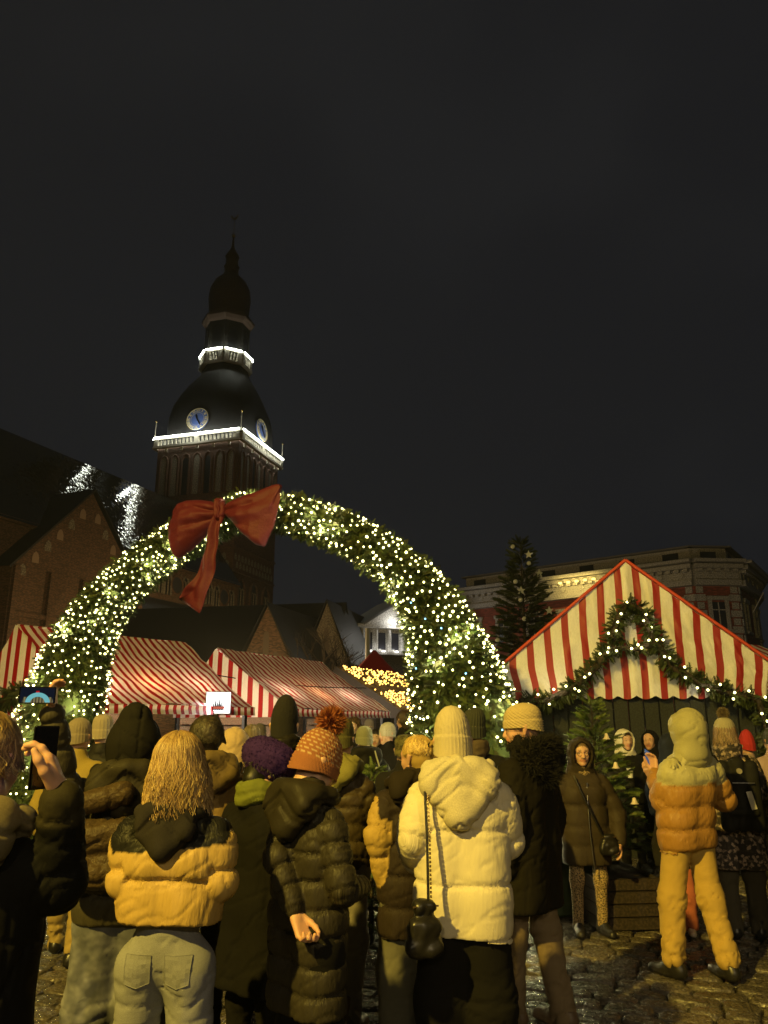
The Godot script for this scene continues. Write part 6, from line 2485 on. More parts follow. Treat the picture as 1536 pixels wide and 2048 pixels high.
func build_arch() -> void:
	var root := thing("light_arch", "fir garland arch covered in fairy lights spanning the market entrance", "arch", Vector3(-1.82, 0, -10.0), -0.4325)
	var r := RandomNumberGenerator.new()
	r.seed = 40
	var spot := func(t: float, a: float, grow: float) -> Array:
		var s := arch_section(t)
		var c: Vector2 = (s[0] + s[1]) * 0.5
		var h: Vector2 = (s[1] - s[0]) * 0.5
		var d := lerpf(0.26, 0.55, absf(t))
		var n := Vector3(h.x, h.y, 0)
		var p := Vector3(c.x, c.y, 0) + n * cos(a) * grow + Vector3(0, 0, d * sin(a) * grow)
		return [p, (n.normalized() * cos(a) + Vector3(0, 0, sin(a))).normalized()]
	var rings := []
	for i in 61:
		var t := -1.0 + i / 30.0
		var ring := []
		for j in 16:
			ring.append(spot.call(t, TAU * j / 16, 0.74)[0])
		rings.append(ring)
	put(loft(rings), "frame", mat(Color(0.062, 0.088, 0.022), 0.95), root)
	var xs := []
	var cs := []
	for i in 32000:
		var t := r.randf_range(-1, 1)
		# fewer near the crown, where the tube is thin
		if r.randf() > lerpf(0.5, 1.0, absf(t)):
			continue
		var a := r.randf() * TAU
		var q: Array = spot.call(t, a, r.randf_range(0.66, 0.9))
		var n: Vector3 = q[1]
		var dir := n * r.randf_range(0.3, 1.0) + Vector3(r.randf_range(-1, 1), r.randf_range(-1.3, 0.5), r.randf_range(-1, 1)) * 0.8
		xs.append(sprig_at(q[0], dir, r.randf_range(0.08, 0.15), r))
		var g := r.randf_range(0.25, 1.1)
		cs.append(Color(g * r.randf_range(0.8, 1.25), g, g * 0.85))
	multi(sprig_mesh, xs, "fir_sprays", M.needle, root, cs)
	# bulbs: the nearest 300 as parts, the rest together
	var bm := bulb_shape(0.0155)
	var spots := []
	var tries := 0
	while spots.size() < 2500 and tries < 40000:
		tries += 1
		var t := r.randf_range(-0.99, 0.99)
		if r.randf() > lerpf(0.55, 1.0, absf(t)):
			continue
		var a := r.randf() * TAU
		var q: Array = spot.call(t, a, 1.0)
		var p: Vector3 = q[0] + q[1] * r.randf_range(-0.03, 0.03)
		var ok := true
		for o in spots:
			if (o[0] - p).length_squared() < 0.0034:
				ok = false
				break
		if ok:
			spots.append([p, r.randf()])
	var cam := root.transform.affine_inverse() * Vector3(0, 1.65, 0)
	spots.sort_custom(func(x, y): return (x[0] - cam).length_squared() + (0.0 if x[0].z > 0.0 else 60.0) < (y[0] - cam).length_squared() + (0.0 if y[0].z > 0.0 else 60.0))
	var rest := []
	for i in spots.size():
		var p: Vector3 = spots[i][0]
		if i < 300:
			put(bm, "light_bulb", M.bulb_blue if spots[i][1] < 0.035 else M.bulb, root, Transform3D(Basis.IDENTITY * lerpf(0.6, 1.05, spots[i][1]), p))
		else:
			rest.append(Transform3D(Basis.IDENTITY * lerpf(0.6, 1.05, spots[i][1]), p))
		if i % 20 == 5 and p.z > 0.0:
			var l := OmniLight3D.new()
			l.name = "bulb_glow"
			l.position = p
			l.light_color = lin(1.0, 0.88, 0.45)
			l.light_energy = 0.24
			l.light_size = 0.021
			l.omni_range = 5
			l.shadow_enabled = true
			root.add_child(l, true)
	multi(bm, rest, "light_bulbs", M.bulb, root)
	build_bow(root)

func build_bow(arch: Node3D) -> void:
	var t := thing("ribbon_bow", "huge red fabric bow tied at the crown of the arch", "bow", arch.transform * Vector3(-0.1, 4.35, 0.42), -0.4325)
	var red := mat(Color(0.088, 0.003, 0.016), 0.7, {"normal_enabled": true, "normal_texture": T.crumple, "normal_scale": 0.5})
	triplanar(red, 1.2)
	t.scale = Vector3.ONE * 0.83
	# each loop: sections from the knot outwards [x, top, bottom, depth]
	for loop in [[[-0.04, 0.09, -0.09, 0.07], [-0.22, 0.17, -0.22, 0.16], [-0.45, 0.22, -0.42, 0.24], [-0.68, 0.24, -0.60, 0.26], [-0.86, 0.22, -0.70, 0.2], [-0.98, 0.12, -0.5, 0.1], [-1.0, 0.05, -0.3, 0.02]], [[0.04, 0.09, -0.09, 0.07], [0.2, 0.14, -0.24, 0.15], [0.42, 0.19, -0.46, 0.22], [0.62, 0.22, -0.62, 0.2], [0.76, 0.26, -0.66, 0.14], [0.92, 0.30, -0.36, 0.08], [1.02, 0.30, 0.1, 0.02]]]:
		var rings := []
		var cv := 72
		for i in 41:
			var f := i / 40.0 * 6.0
			var k := mini(int(f), 5)
			var q := f - k
			var s := []
			for e in 4:
				s.append(lerpf(loop[k][e], loop[k + 1][e], smoothstep(0.0, 1.0, q) * 0.4 + q * 0.6))
			var ring := []
			for j in cv:
				var a := TAU * j / cv
				var y := lerpf(s[2], s[1], 0.5 + 0.5 * sin(a))
				var fan: float = atan2(y, absf(s[0]) + 0.12)
				var pleat: float = 0.11 * (pow(absf(sin(fan * 7.0 + 0.9 * sin(s[0] * 4.0 + cos(a)))), 0.6) - 0.6) * (1.0 - i / 50.0) * minf(1.0, absf(s[0]) * 4.0) + noise.get_noise_3d(s[0] * 25.0, y * 60.0, cos(a) * 4.0) * 0.03
				var z: float = cos(a) * (s[3] + pleat)
				ring.append(Vector3(s[0] + 0.02 * sin(a * 3.0), y, z))
			rings.append(ring)
		put(loft(rings, true, null, true), "loop", red, t)
	var knot := Blob.new()
	knot.k = 0.04
	knot.add(Vector3(-0.03, 0.07, 0.08), Vector3(0.0, -0.08, 0.1), 0.1, 0.09, Vector3(1, 0.9, 1))
	var nz := noise
	queue({"blob": knot, "cell": 0.014, "parent": t, "called": "knot", "material": red, "shape": func(p: Vector3, _n: Vector3, _t: int, _s: float) -> float: return 0.012 * sin(p.x * 90.0 + nz.get_noise_3d(p.x * 50, p.y * 50, 0) * 3.0)})
	# tail: hangs to one side with a swallow cut
	for tail in [[[0.0, -0.08, 0.09], [-0.08, -0.45, 0.12], [-0.17, -0.88, 0.15], [-0.3, -1.2, 0.17], [-0.46, -1.5, 0.20]]]:
		var rings := []
		for i in 25:
			var f := i / 24.0 * 4.0
			var k := mini(int(f), 3)
			var q := f - k
			var x := lerpf(tail[k][0], tail[k + 1][0], q)
			var y := lerpf(tail[k][1], tail[k + 1][1], q)
			var w: float = lerpf(tail[k][2], tail[k + 1][2], q)
			var ring := []
			for j in 15:
				var u := -1.0 + j / 7.0
				var cut := (0.20 * (1.0 - absf(u))) * smoothstep(0.7, 1.0, i / 24.0)
				ring.append(Vector3(x + u * w, y + cut - 0.12 * u * smoothstep(0.6, 1.0, i / 24.0), 0.12 + 0.04 * sin(u * 4.0 + y * 5.0) + 0.02 * sin(y * 14.0)))
			for j in 15:
				var p: Vector3 = ring[14 - j]
				ring.append(p + Vector3(0, 0, -0.012))
			rings.append(ring)
		put(loft(rings, true, null, true), "tail", red, t)

# ------------------------------------------------------------------ market stalls
func stripe_tex(a: Color, b: Color, share: float, edge := 0.02) -> ImageTexture:
	return picture(128, 64, func(u: float, v: float) -> Color:
		var n := 0.96 + 0.04 * fine.get_noise_2d(u * 60.0, v * 300.0)
		var w := u + 0.008 * sin(v * 7.0)
		var k := smoothstep(0.5 - share * 0.5 - edge, 0.5 - share * 0.5, w) * (1.0 - smoothstep(0.5 + share * 0.5, 0.5 + share * 0.5 + edge, w))
		var dirt := smoothstep(0.1, 0.6, fine.get_noise_2d(u * 90.0 + 50.0, v * 120.0)) * 0.03
		var c := a.lerp(b, k) * (n - dirt)
		return Color(c.r, c.g, c.b))

func canvas(tex: Texture2D, rough := 0.55) -> StandardMaterial3D:
	var m := StandardMaterial3D.new()
	m.albedo_texture = tex
	m.roughness = rough
	m.cull_mode = BaseMaterial3D.CULL_DISABLED
	m.backlight_enabled = true
	m.backlight = Color(0.6, 0.57, 0.52)
	return m

# a sagging cloth between four corners, with stripes that run from a-d to b-c
func sheet(a: Vector3, b: Vector3, c: Vector3, d: Vector3, nu: int, nv: int, stripes: float, sag: float, seed_: float) -> ArrayMesh:
	var v := PackedVector3Array()
	var uv := PackedVector2Array()
	var idx := PackedInt32Array()
	var n := (c - a).cross(b - a).normalized()
	for j in nv + 1:
		for i in nu + 1:
			var u := float(i) / nu
			var w := float(j) / nv
			var p := a.lerp(b, u).lerp(d.lerp(c, u), w)
			var bulge := -sag * sin(w * PI) * (0.6 + 0.4 * sin(u * PI)) + fine.get_noise_3d(p.x * 14.0 + seed_, p.y * 14.0, p.z * 14.0) * sag * 0.5 + sag * 0.35 * sin(u * 9.0 + w * 5.0 + seed_)
			v.append(p + n * bulge)
			uv.append(Vector2(u * stripes, w))
	for j in nv:
		for i in nu:
			var q := j * (nu + 1) + i
			idx.append_array([q, q + 1, q + nu + 2, q, q + nu + 2, q + nu + 1])
	return smooth_mesh(v, idx, PackedColorArray(), uv)

# origin below the front end of the ridge; local +x runs along the ridge, +z to the front
func long_stall(label: String, a: Vector3, b: Vector3, top: float, eave: float, run: float, back: float, roof_m: Material, end_m: Material, stripes: float, lamp: float) -> Node3D:
	var along := (b - a).normalized()
	var turn := atan2(-along.z, along.x)
	var t := thing("market_stall", label, "market stall", a, turn, "market stalls with striped roofs")
	var l := (b - a).length()
	put(sheet(Vector3(0, top, 0), Vector3(l, top, 0), Vector3(l, eave, run), Vector3(0, eave, run), 40, 24, stripes, 0.09, a.x), "roof_cloth", roof_m, t)
	put(sheet(Vector3(l, top, 0), Vector3(0, top, 0), Vector3(0, eave, -back), Vector3(l, eave, -back), 16, 10, stripes, 0.03, a.z), "rear_roof_cloth", roof_m, t)
	# hanging valance
	put(sheet(Vector3(0, eave, run), Vector3(l, eave, run), Vector3(l, eave - 0.2, run + 0.02), Vector3(0, eave - 0.2, run + 0.02), 40, 3, stripes, 0.02, a.x), "valance", roof_m, t)
	# striped end panel: vertical bands, drawn as narrow strips
	var v := PackedVector3Array()
	var uv := PackedVector2Array()
	var idx := PackedInt32Array()
	var n := 40
	for i in n + 1:
		var z := lerpf(-back, run, float(i) / n)
		var y := lerpf(eave, top, 1.0 + z / back) if z < 0.0 else lerpf(top, eave, z / run)
		for k in 2:
			v.append(Vector3(-0.03 + 0.02 * sin(i * 0.7), y if k == 0 else eave - 0.22, z))
			uv.append(Vector2((z + back) / 0.38, k))
		if i < n:
			idx.append_array([i * 2, i * 2 + 2, i * 2 + 3, i * 2, i * 2 + 3, i * 2 + 1])
	put(smooth_mesh(v, idx, PackedColorArray(), uv), "end_cloth", end_m, t)
	for q in [Vector3(0.05, 0, run - 0.3), Vector3(l - 0.05, 0, run - 0.3), Vector3(0.05, 0, -back + 0.1), Vector3(l - 0.05, 0, -back + 0.1)]:
		var st := tris()
		box(st, q + Vector3(0, (eave - 0.05) * 0.5, 0), Vector3(0.09, eave - 0.05, 0.09))
		done(st, "post", M.dark_wood, t)
	var s2 := tris()
	box(s2, Vector3(l * 0.5, 0.55, run - 0.55), Vector3(l - 0.3, 1.1, 0.5))
	done(s2, "counter", M.dark_wood, t)
	var sb := tris()
	box(sb, Vector3(l * 0.5, 1.1, -back + 0.15), Vector3(l - 0.2, 2.0, 0.08))
	done(sb, "back_wall", M.pine, t)
	for row in 2:
		var sh := tris()
		box(sh, Vector3(l * 0.5, 1.25 + row * 0.42, -back + 0.32), Vector3(l - 0.4, 0.03, 0.26))
		done(sh, "shelf", M.pine, t)
	var s3 := tris()
	box(s3, Vector3(l * 0.5, eave - 0.12, run - 0.3), Vector3(l, 0.12, 0.08))
	done(s3, "beam", M.dark_wood, t)
	# goods and lamps inside
	for i in 3:
		var at := Vector3(l * (0.2 + 0.3 * i), eave - 0.1, run - 1.2)
		var tube_m := tris()
		box(tube_m, at, Vector3(0.7, 0.05, 0.06))
		done(tube_m, "lamp_tube", glow(Color(1.0, 0.93, 0.8), 5.0), t)
		var o := OmniLight3D.new()
		o.name = "stall_glow"
		o.position = at + Vector3(0, 0.16, 0.0)
		o.light_color = lin(1.0, 0.62, 0.30) if i == 1 else lin(1.0, 0.86, 0.66)
		o.light_energy = lamp
		o.light_size = 0.12
		o.omni_range = 8
		o.shadow_enabled = true
		t.add_child(o, true)
	return t

func build_market() -> void:
	make_sprig()
	M.pine = triplanar(mat(Color(0.42, 0.3, 0.18), 0.8, {"albedo_texture": T.stone}), 1.2)
	M.dark_wood = triplanar(mat(Color(0.022, 0.024, 0.02), 0.7, {"albedo_texture": T.stone}), 1.2)
	var red_white := stripe_tex(Color(0.88, 0.86, 0.83), Color(0.62, 0.09, 0.08), 0.42)
	var roof := canvas(red_white)
	var ends := canvas(red_white)
	var s1 := long_stall("striped stall with a sloping roof behind the arch foot", Vector3(-8.28, 0, -17.43), Vector3(-5.5, 0, -21.47), 3.85, 2.08, 2.75, 1.5, roof, ends, 22.0, 3.6)
	long_stall("striped stall with a pale gable end further along the row", Vector3(-5.0, 0, -23.2), Vector3(-2.2, 0, -28.4), 3.85, 2.08, 2.75, 1.5, roof, ends, 24.0, 3.6)
	lit_sign()
	# garland on the first stall's near end
	garland(s1, [Vector3(-0.1, 2.0, 2.6), Vector3(-0.12, 2.5, 1.6), Vector3(-0.15, 2.3, 0.6), Vector3(-0.15, 2.0, -0.3), Vector3(-0.15, 1.4, -0.5)], 0.25, 110.0, 16, 81)
	cable()
	net_roof_stall()
	red_tent()
	gable_stall()
	far_stall()

func lit_sign() -> void:
	var t := thing("lit_sign", "bright white square sign with a skyline drawing over the stall", "sign", Vector3(-3.95, 2.16, -18.85), 0.35)
	var st := tris()
	bevel_box(st, Vector3.ZERO, Vector3(0.6, 0.52, 0.1), 0.02)
	done(st, "sign_box", mat(Color(0.6, 0.6, 0.6), 0.5), t)
	var tex := picture(128, 112, func(u: float, v: float) -> Color:
		var d := 1.0
		var top := 0.95
		for k in [[0.3, 0.42], [0.38, 0.30], [0.46, 0.36], [0.54, 0.26], [0.62, 0.34], [0.7, 0.44]]:
			var w: float = 0.008 + maxf(0.0, v - k[1]) * 0.09
			if absf(u - k[0]) < w and v > k[1] and v < 0.85:
				d = 0.08
		if v > 0.68 and v < 0.8 and absf(u - 0.5) < 0.3 * (1.0 - (v - 0.68) * 2.0):
			return Color(0.45, 0.2, 0.16)
		if v > 0.8 and v < top and absf(u - 0.5) < 0.34 and sin(u * 70.0) * sin(v * 60.0) > 0.2:
			d = 0.15
		return Color(d, d, d))
	var m := mat(Color(0, 0, 0), 0.4, {"emission_enabled": true, "emission": Color(1, 1, 1), "emission_texture": tex, "emission_energy_multiplier": 3.2, "emission_operator": BaseMaterial3D.EMISSION_OP_MULTIPLY})
	var s2 := tris()
	quad(s2, Vector3(-0.28, -0.24, 0.054), Vector3(-0.28, 0.24, 0.054), Vector3(0.28, 0.24, 0.054), Vector3(0.28, -0.24, 0.054), Vector2(0, 1), Vector2(0, 0), Vector2(1, 0), Vector2(1, 1))
	done(s2, "sign_face", m, t)
	var s3 := tris()
	tube(s3, [Vector3(0, -0.26, 0), Vector3(0, -2.16, -0.02)], 0.03, 6)
	done(s3, "sign_post", M.dark_wood, t)
	var l := AreaLight3D.new()
	l.name = "sign_glow"
	l.position = Vector3(0, 0, 0.08)
	l.rotation.y = PI
	l.area_size = Vector2(0.56, 0.48)
	l.light_color = Color(1, 1, 1)
	l.light_energy = 2.5
	l.shadow_enabled = true
	t.add_child(l, true)

func cable() -> void:
	var t := thing("power_cable", "thin black cable sagging across the further striped roof", "cable", Vector3(-3.2, 0, -21.0))
	var st := tris()
	var pts := []
	for i in 13:
		var q := i / 12.0
		pts.append(Vector3(-2.3, 3.12, -0.6).lerp(Vector3(2.6, 2.85, -5.6), q) - Vector3(0, 0.35 * sin(q * PI) * 0.4, 0))
	tube(st, pts, 0.016, 5)
	done(st, "wire", M.black_plastic, t)

func net_roof_stall() -> void:
	var a := Vector3(-1.75, 0, -29.0)
	var b := Vector3(0.55, 0, -33.2)
	var dark := mat(Color(0.035, 0.028, 0.022), 0.8)
	var t := long_stall("dark roofed stall hung with a net of amber lights", a, b, 3.75, 2.1, 2.75, 1.5, dark, dark, 1.0, 1.2)
	var r := RandomNumberGenerator.new()
	r.seed = 55
	var bm := bulb_shape(0.028)
	var rest := []
	for i in 620:
		var u := r.randf()
		var w := r.randf()
		if w > 0.42 and w < 0.55:
			continue
		var p := Vector3(0.1 + u * 4.6, lerpf(3.75, 2.1, w) + 0.05, w * 2.75 + 0.03)
		if i < 300:
			put(bm, "light_bulb", M.bulb_amber, t, Transform3D(Basis.IDENTITY, p))
		else:
			rest.append(Transform3D(Basis.IDENTITY, p))
	multi(bm, rest, "light_bulbs", M.bulb_amber, t)
	for i in 4:
		var l := OmniLight3D.new()
		l.name = "net_glow"
		l.position = Vector3(0.8 + i * 1.1, 3.1, 1.9)
		l.light_color = lin(1.0, 0.62, 0.2)
		l.light_energy = 0.25
		l.light_size = 0.1
		l.omni_range = 8
		l.shadow_enabled = true
		t.add_child(l, true)
	# white icicle lights on the eave
	for k in 46:
		put(bm, "icicle_light", M.bulb_white, t, Transform3D(Basis.IDENTITY, Vector3(0.05 + k * 0.105, 2.02 - 0.07 * (k % 3), 2.82)))

func red_tent() -> void:
	var t := thing("red_tent", "dark red pointed tent with a grey mast rising behind the stalls", "tent", Vector3(-0.5, 0, -41))
	var m := mat(Color(0.24, 0.012, 0.016), 0.7)
	var rings := []
	for q in [[0.06, 5.45], [0.5, 4.95], [1.2, 4.2], [2.2, 3.4], [3.0, 3.0], [3.05, 2.6]]:
		var ring := []
		for j in 32:
			var a := TAU * j / 32
			var k: float = 1.0 / pow(pow(absf(cos(a)), 5.0) + pow(absf(sin(a)), 5.0), 0.2)
			ring.append(Vector3(cos(a) * k * q[0], q[1], sin(a) * k * q[0]))
		rings.append(ring)
	put(loft(rings), "tent_roof", m, t)
	for x: float in [-2.9, 2.9]:
		for z: float in [-2.9, 2.9]:
			var st := tris()
			tube(st, [Vector3(x, 0, z), Vector3(x, 2.9, z)], 0.05, 6)
			done(st, "pole", M.steel, t)
	var s2 := tris()
	tube(s2, [Vector3(-0.35, 0, 0), Vector3(-0.35, 6.6, 0)], 0.13, 10)
	done(s2, "mast", mat(Color(0.2, 0.21, 0.23), 0.5), t)

func gable_stall() -> void:
	var t := thing("gable_stall", "large stall with an orange and cream striped gable hung with garlands", "market stall", Vector3(3.386, 0, -10.6), -0.127, "market stalls with striped roofs")
	var tex := stripe_tex(Color(0.86, 0.85, 0.86), Color(0.58, 0.11, 0.08), 0.36)
	var front := canvas(tex)
	front.backlight_enabled = false
	var v := PackedVector3Array()
	var uv := PackedVector2Array()
	var idx := PackedInt32Array()
	var n := 120
	var rows := 14
	for i in n + 1:
		var x := lerpf(-1.73, 1.73, float(i) / n)
		var top := 3.85 - absf(x) / 1.73 * 1.4
		var low := 2.03 - 0.05 * absf(sin(x * PI / 0.25))
		for k in rows + 1:
			var w := float(k) / rows
			var y := lerpf(top, low, w)
			var px := x * lerpf(1.0, 0.955, smoothstep(2.45, 2.05, y))
			var fold := 0.012 * sin(x * 11.0 + y * 2.5) * w + 0.03 * exp(-pow(fine.get_noise_3d(x * 9.0 + y * 14.0, y * 12.0 - x * 9.0, 0.0) / 0.08, 2.0)) + 0.05 * exp(-pow(x / 0.05, 2.0)) * 0.5
			v.append(Vector3(px, y, fold + 0.02 * sin(x * 5.0) * smoothstep(2.3, 2.0, y)))
			uv.append(Vector2(x / 0.25 + 0.03 * sin(y * 5.0 + x), w))
	for i in n:
		for k in rows:
			var q := i * (rows + 1) + k
			idx.append_array([q, q + rows + 1, q + rows + 2, q, q + rows + 2, q + 1])
	put(smooth_mesh(v, idx, PackedColorArray(), uv), "gable_cloth", front, t)
	var rm := canvas(stripe_tex(Color(0.86, 0.84, 0.82), Color(0.55, 0.08, 0.08), 0.42))
	for sg: float in [-1.0, 1.0]:
		put(sheet(Vector3(0, 3.87, 0.02), Vector3(0, 3.87, -3.2), Vector3(sg * 1.76, 2.45, -3.2), Vector3(sg * 1.76, 2.45, 0.02), 24, 12, 8.0, 0.03, sg), "roof_cloth", rm, t)
		put(sheet(Vector3(sg * 1.76, 2.45, 0.02), Vector3(sg * 1.76, 2.45, -3.2), Vector3(sg * 1.66, 2.03, -3.2), Vector3(sg * 1.66, 2.03, 0.02), 24, 3, 8.0, 0.02, sg), "side_valance", rm, t)
		# red piping along the gable edge
		var st := tris()
		tube(st, [Vector3(0, 3.88, 0.03), Vector3(sg * 1.76, 2.46, 0.03)], 0.024, 6)
		done(st, "piping", mat(Color(0.5, 0.06, 0.03), 0.6), t)
	# wooden body of upright boards
	for i in 17:
		var s2 := tris()
		bevel_box(s2, Vector3(-1.6 + i * 0.2, 1.03, -0.12 + (0.006 if i % 2 else 0.0)), Vector3(0.19, 2.06, 0.04), 0.006)
		done(s2, "board", M.stall_wood, t)
	for sg: float in [-1.0, 1.0]:
		for i in 15:
			var s3 := tris()
			bevel_box(s3, Vector3(sg * 1.68, 1.03, -0.25 - i * 0.2), Vector3(0.04, 2.06, 0.19), 0.006)
			done(s3, "board", M.stall_wood, t)
	garland(t, [Vector3(-1.56, 1.95, 0.16), Vector3(-1.2, 1.96, 0.2), Vector3(-0.85, 2.12, 0.2), Vector3(-0.52, 2.4, 0.2), Vector3(-0.3, 2.68, 0.2), Vector3(-0.22, 3.0, 0.2), Vector3(-0.05, 3.26, 0.2), Vector3(0.12, 3.14, 0.2), Vector3(0.24, 2.78, 0.2), Vector3(0.47, 2.38, 0.2), Vector3(0.78, 2.18, 0.2), Vector3(1.15, 2.04, 0.2), Vector3(1.48, 1.98, 0.2), Vector3(1.56, 1.55, 0.2), Vector3(1.58, 1.2, 0.2)], 0.135, 230.0, 38, 61, 0.016)
	garland(t, [Vector3(-0.3, 2.66, 0.2), Vector3(0.0, 2.62, 0.24), Vector3(0.24, 2.7, 0.2)], 0.11, 200.0, 5, 62, 0.017)

func far_stall() -> void:
	var t := thing("awning_stall", "striped awning just showing beyond the gable stall", "market stall", Vector3(7.2, 0, -14.5), 0.5, "market stalls with striped roofs")
	var m := canvas(stripe_tex(Color(0.88, 0.86, 0.83), Color(0.62, 0.09, 0.08), 0.42))
	put(sheet(Vector3(-1.6, 3.3, -1.5), Vector3(1.8, 3.3, -1.5), Vector3(1.8, 2.2, 1.0), Vector3(-1.6, 2.2, 1.0), 24, 12, 10.0, 0.03, 1.0), "awning", m, t)
	for q in [Vector3(-1.5, 0, 0.9), Vector3(1.7, 0, 0.9), Vector3(-1.5, 0, -1.4), Vector3(1.7, 0, -1.4)]:
		var st := tris()
		var y := 2.2 if q.z > 0.0 else 3.2
		box(st, q + Vector3(0, y * 0.5, 0), Vector3(0.08, y, 0.08))
		done(st, "post", M.dark_wood, t)
	var s2 := tris()
	box(s2, Vector3(0.1, 0.5, 0.5), Vector3(3.0, 1.0, 0.5))
	done(s2, "counter", M.dark_wood, t)
	var s3 := tris()
	box(s3, Vector3(0.1, 2.3, 0.2), Vector3(1.2, 0.05, 0.06))
	done(s3, "lamp_tube", glow(Color(1, 0.97, 0.9), 5.0), t)
	var l := OmniLight3D.new()
	l.name = "stall_glow"
	l.position = Vector3(0.1, 2.1, 0.2)
	l.light_color = lin(1, 0.95, 0.85)
	l.light_energy = 2.5
	l.light_size = 0.2
	l.omni_range = 10
	l.shadow_enabled = true
	t.add_child(l, true)

# ------------------------------------------------------------------ trees and small props
func fir(label: String, at: Vector3, h: float, width: float, tiers: int, seed_: int, spray: float, tone: float, category := "tree", called := "fir_tree", droop := 0.25) -> Node3D:
	var t := thing(called, label, category, at)
	var r := RandomNumberGenerator.new()
	r.seed = seed_
	var st := tris()
	tube(st, [Vector3(0, 0, 0), Vector3(0, h * 0.5, 0), Vector3(0, h * 0.98, 0)], [h * 0.012 + 0.008, h * 0.008 + 0.005, 0.004], 7)
	done(st, "trunk", M.bark, t)
	var limbs := tris()
	var xs := []
	var cs := []
	for k in tiers:
		var f := (k + 0.35) / tiers
		var y := h * lerpf(0.1, 0.97, f)
		var l := width * pow(1.0 - f, 0.85) + width * 0.06
		var n := int(lerpf(9, 4, f))
		var off := r.randf() * TAU
		for i in n:
			var a := off + TAU * i / n + r.randf_range(-0.25, 0.25)
			var len := l * r.randf_range(0.75, 1.15)
			var d := Vector3(cos(a), lerpf(-droop, 0.6, f), sin(a)).normalized()
			var p0 := Vector3(0, y, 0)
			var tip := p0 + d * len + Vector3(0, 0.12 * len, 0)
			tube(limbs, [p0, p0 + d * len * 0.6, tip], [0.012 * len + 0.003, 0.008 * len + 0.002, 0.002], 4, false)
			var m := maxi(3, int(len / spray * 5.0))
			for q in m:
				var s := 0.18 + 0.82 * (q + r.randf()) / m
				var p := p0 + d * len * s + Vector3(0, 0.12 * len * s * s, 0)
				var side := d.cross(Vector3.UP).normalized() * (1.0 if r.randf() < 0.5 else -1.0)
				var dir := d * r.randf_range(0.4, 1.0) + side * r.randf_range(0.2, 1.0) * (1.1 - s) + Vector3(0, r.randf_range(-0.25, 0.15), 0)
				xs.append(sprig_at(p, dir, spray * r.randf_range(0.7, 1.2) * (1.15 - 0.4 * s), r))
				var g := tone * r.randf_range(0.65, 1.3)
				cs.append(Color(g, g, g * 0.95))
			xs.append(sprig_at(tip - d * spray * 0.5, d, spray * 0.9, r))
			cs.append(Color(tone, tone, tone))
	for i in 4:
		xs.append(sprig_at(Vector3(0, h * (0.9 + 0.02 * i), 0), Vector3(r.randf_range(-0.4, 0.4), 1, r.randf_range(-0.4, 0.4)), spray * 0.7, r))
		cs.append(Color(tone, tone, tone))
	done(limbs, "branches", M.bark, t).set_meta("kind", "stuff")
	multi(sprig_mesh, xs, "crown", M.needle, t, cs)
	return t

func bare_tree(label: String, at: Vector3, h: float, seed_: int) -> void:
	var t := thing("bare_tree", label, "tree", at)
	var r := RandomNumberGenerator.new()
	r.seed = seed_
	var trunk := tris()
	var twigs := tris()
	tube(trunk, [Vector3.ZERO, Vector3(0.1, h * 0.2, 0), Vector3(-0.05, h * 0.42, 0.05)], [h * 0.022, h * 0.017, h * 0.013], 8)
	var stack := []
	for i in 6:
		stack.append([Vector3(-0.05, h * r.randf_range(0.25, 0.42), 0.05), Vector3(r.randf_range(-0.8, 0.8), 1, r.randf_range(-0.8, 0.8)).normalized(), h * r.randf_range(0.2, 0.3), h * 0.008, 0])
	while stack.size():
		var s: Array = stack.pop_back()
		var p: Vector3 = s[0]
		var d: Vector3 = s[1]
		var q: Vector3 = p + d * s[2] * 0.5
		var e: Vector3 = q + (d + Vector3(r.randf_range(-0.3, 0.3), 0.12, r.randf_range(-0.3, 0.3))).normalized() * s[2] * 0.5
		tube(trunk if s[4] == 0 else twigs, [p, q, e], [s[3], s[3] * 0.8, s[3] * 0.55], 5, false)
		if s[4] < 3:
			for k in 3:
				stack.append([p.lerp(e, r.randf_range(0.45, 1.0)), (d + Vector3(r.randf_range(-0.9, 0.9), r.randf_range(-0.2, 0.5), r.randf_range(-0.9, 0.9))).normalized(), s[2] * r.randf_range(0.5, 0.75), s[3] * 0.55, s[4] + 1])
	done(trunk, "trunk", M.bark, t)
	done(twigs, "crown", M.bark, t)

func star_shape(r: float) -> ArrayMesh:
	var pts := []
	for i in 10:
		var a := TAU * i / 10 + PI / 2
		var q := r if i % 2 == 0 else r * 0.42
		pts.append(Vector2(cos(a) * q, sin(a) * q))
	var st := tris()
	prism(st, pts, -0.03, 0.03, Transform3D.IDENTITY)
	return st.commit()

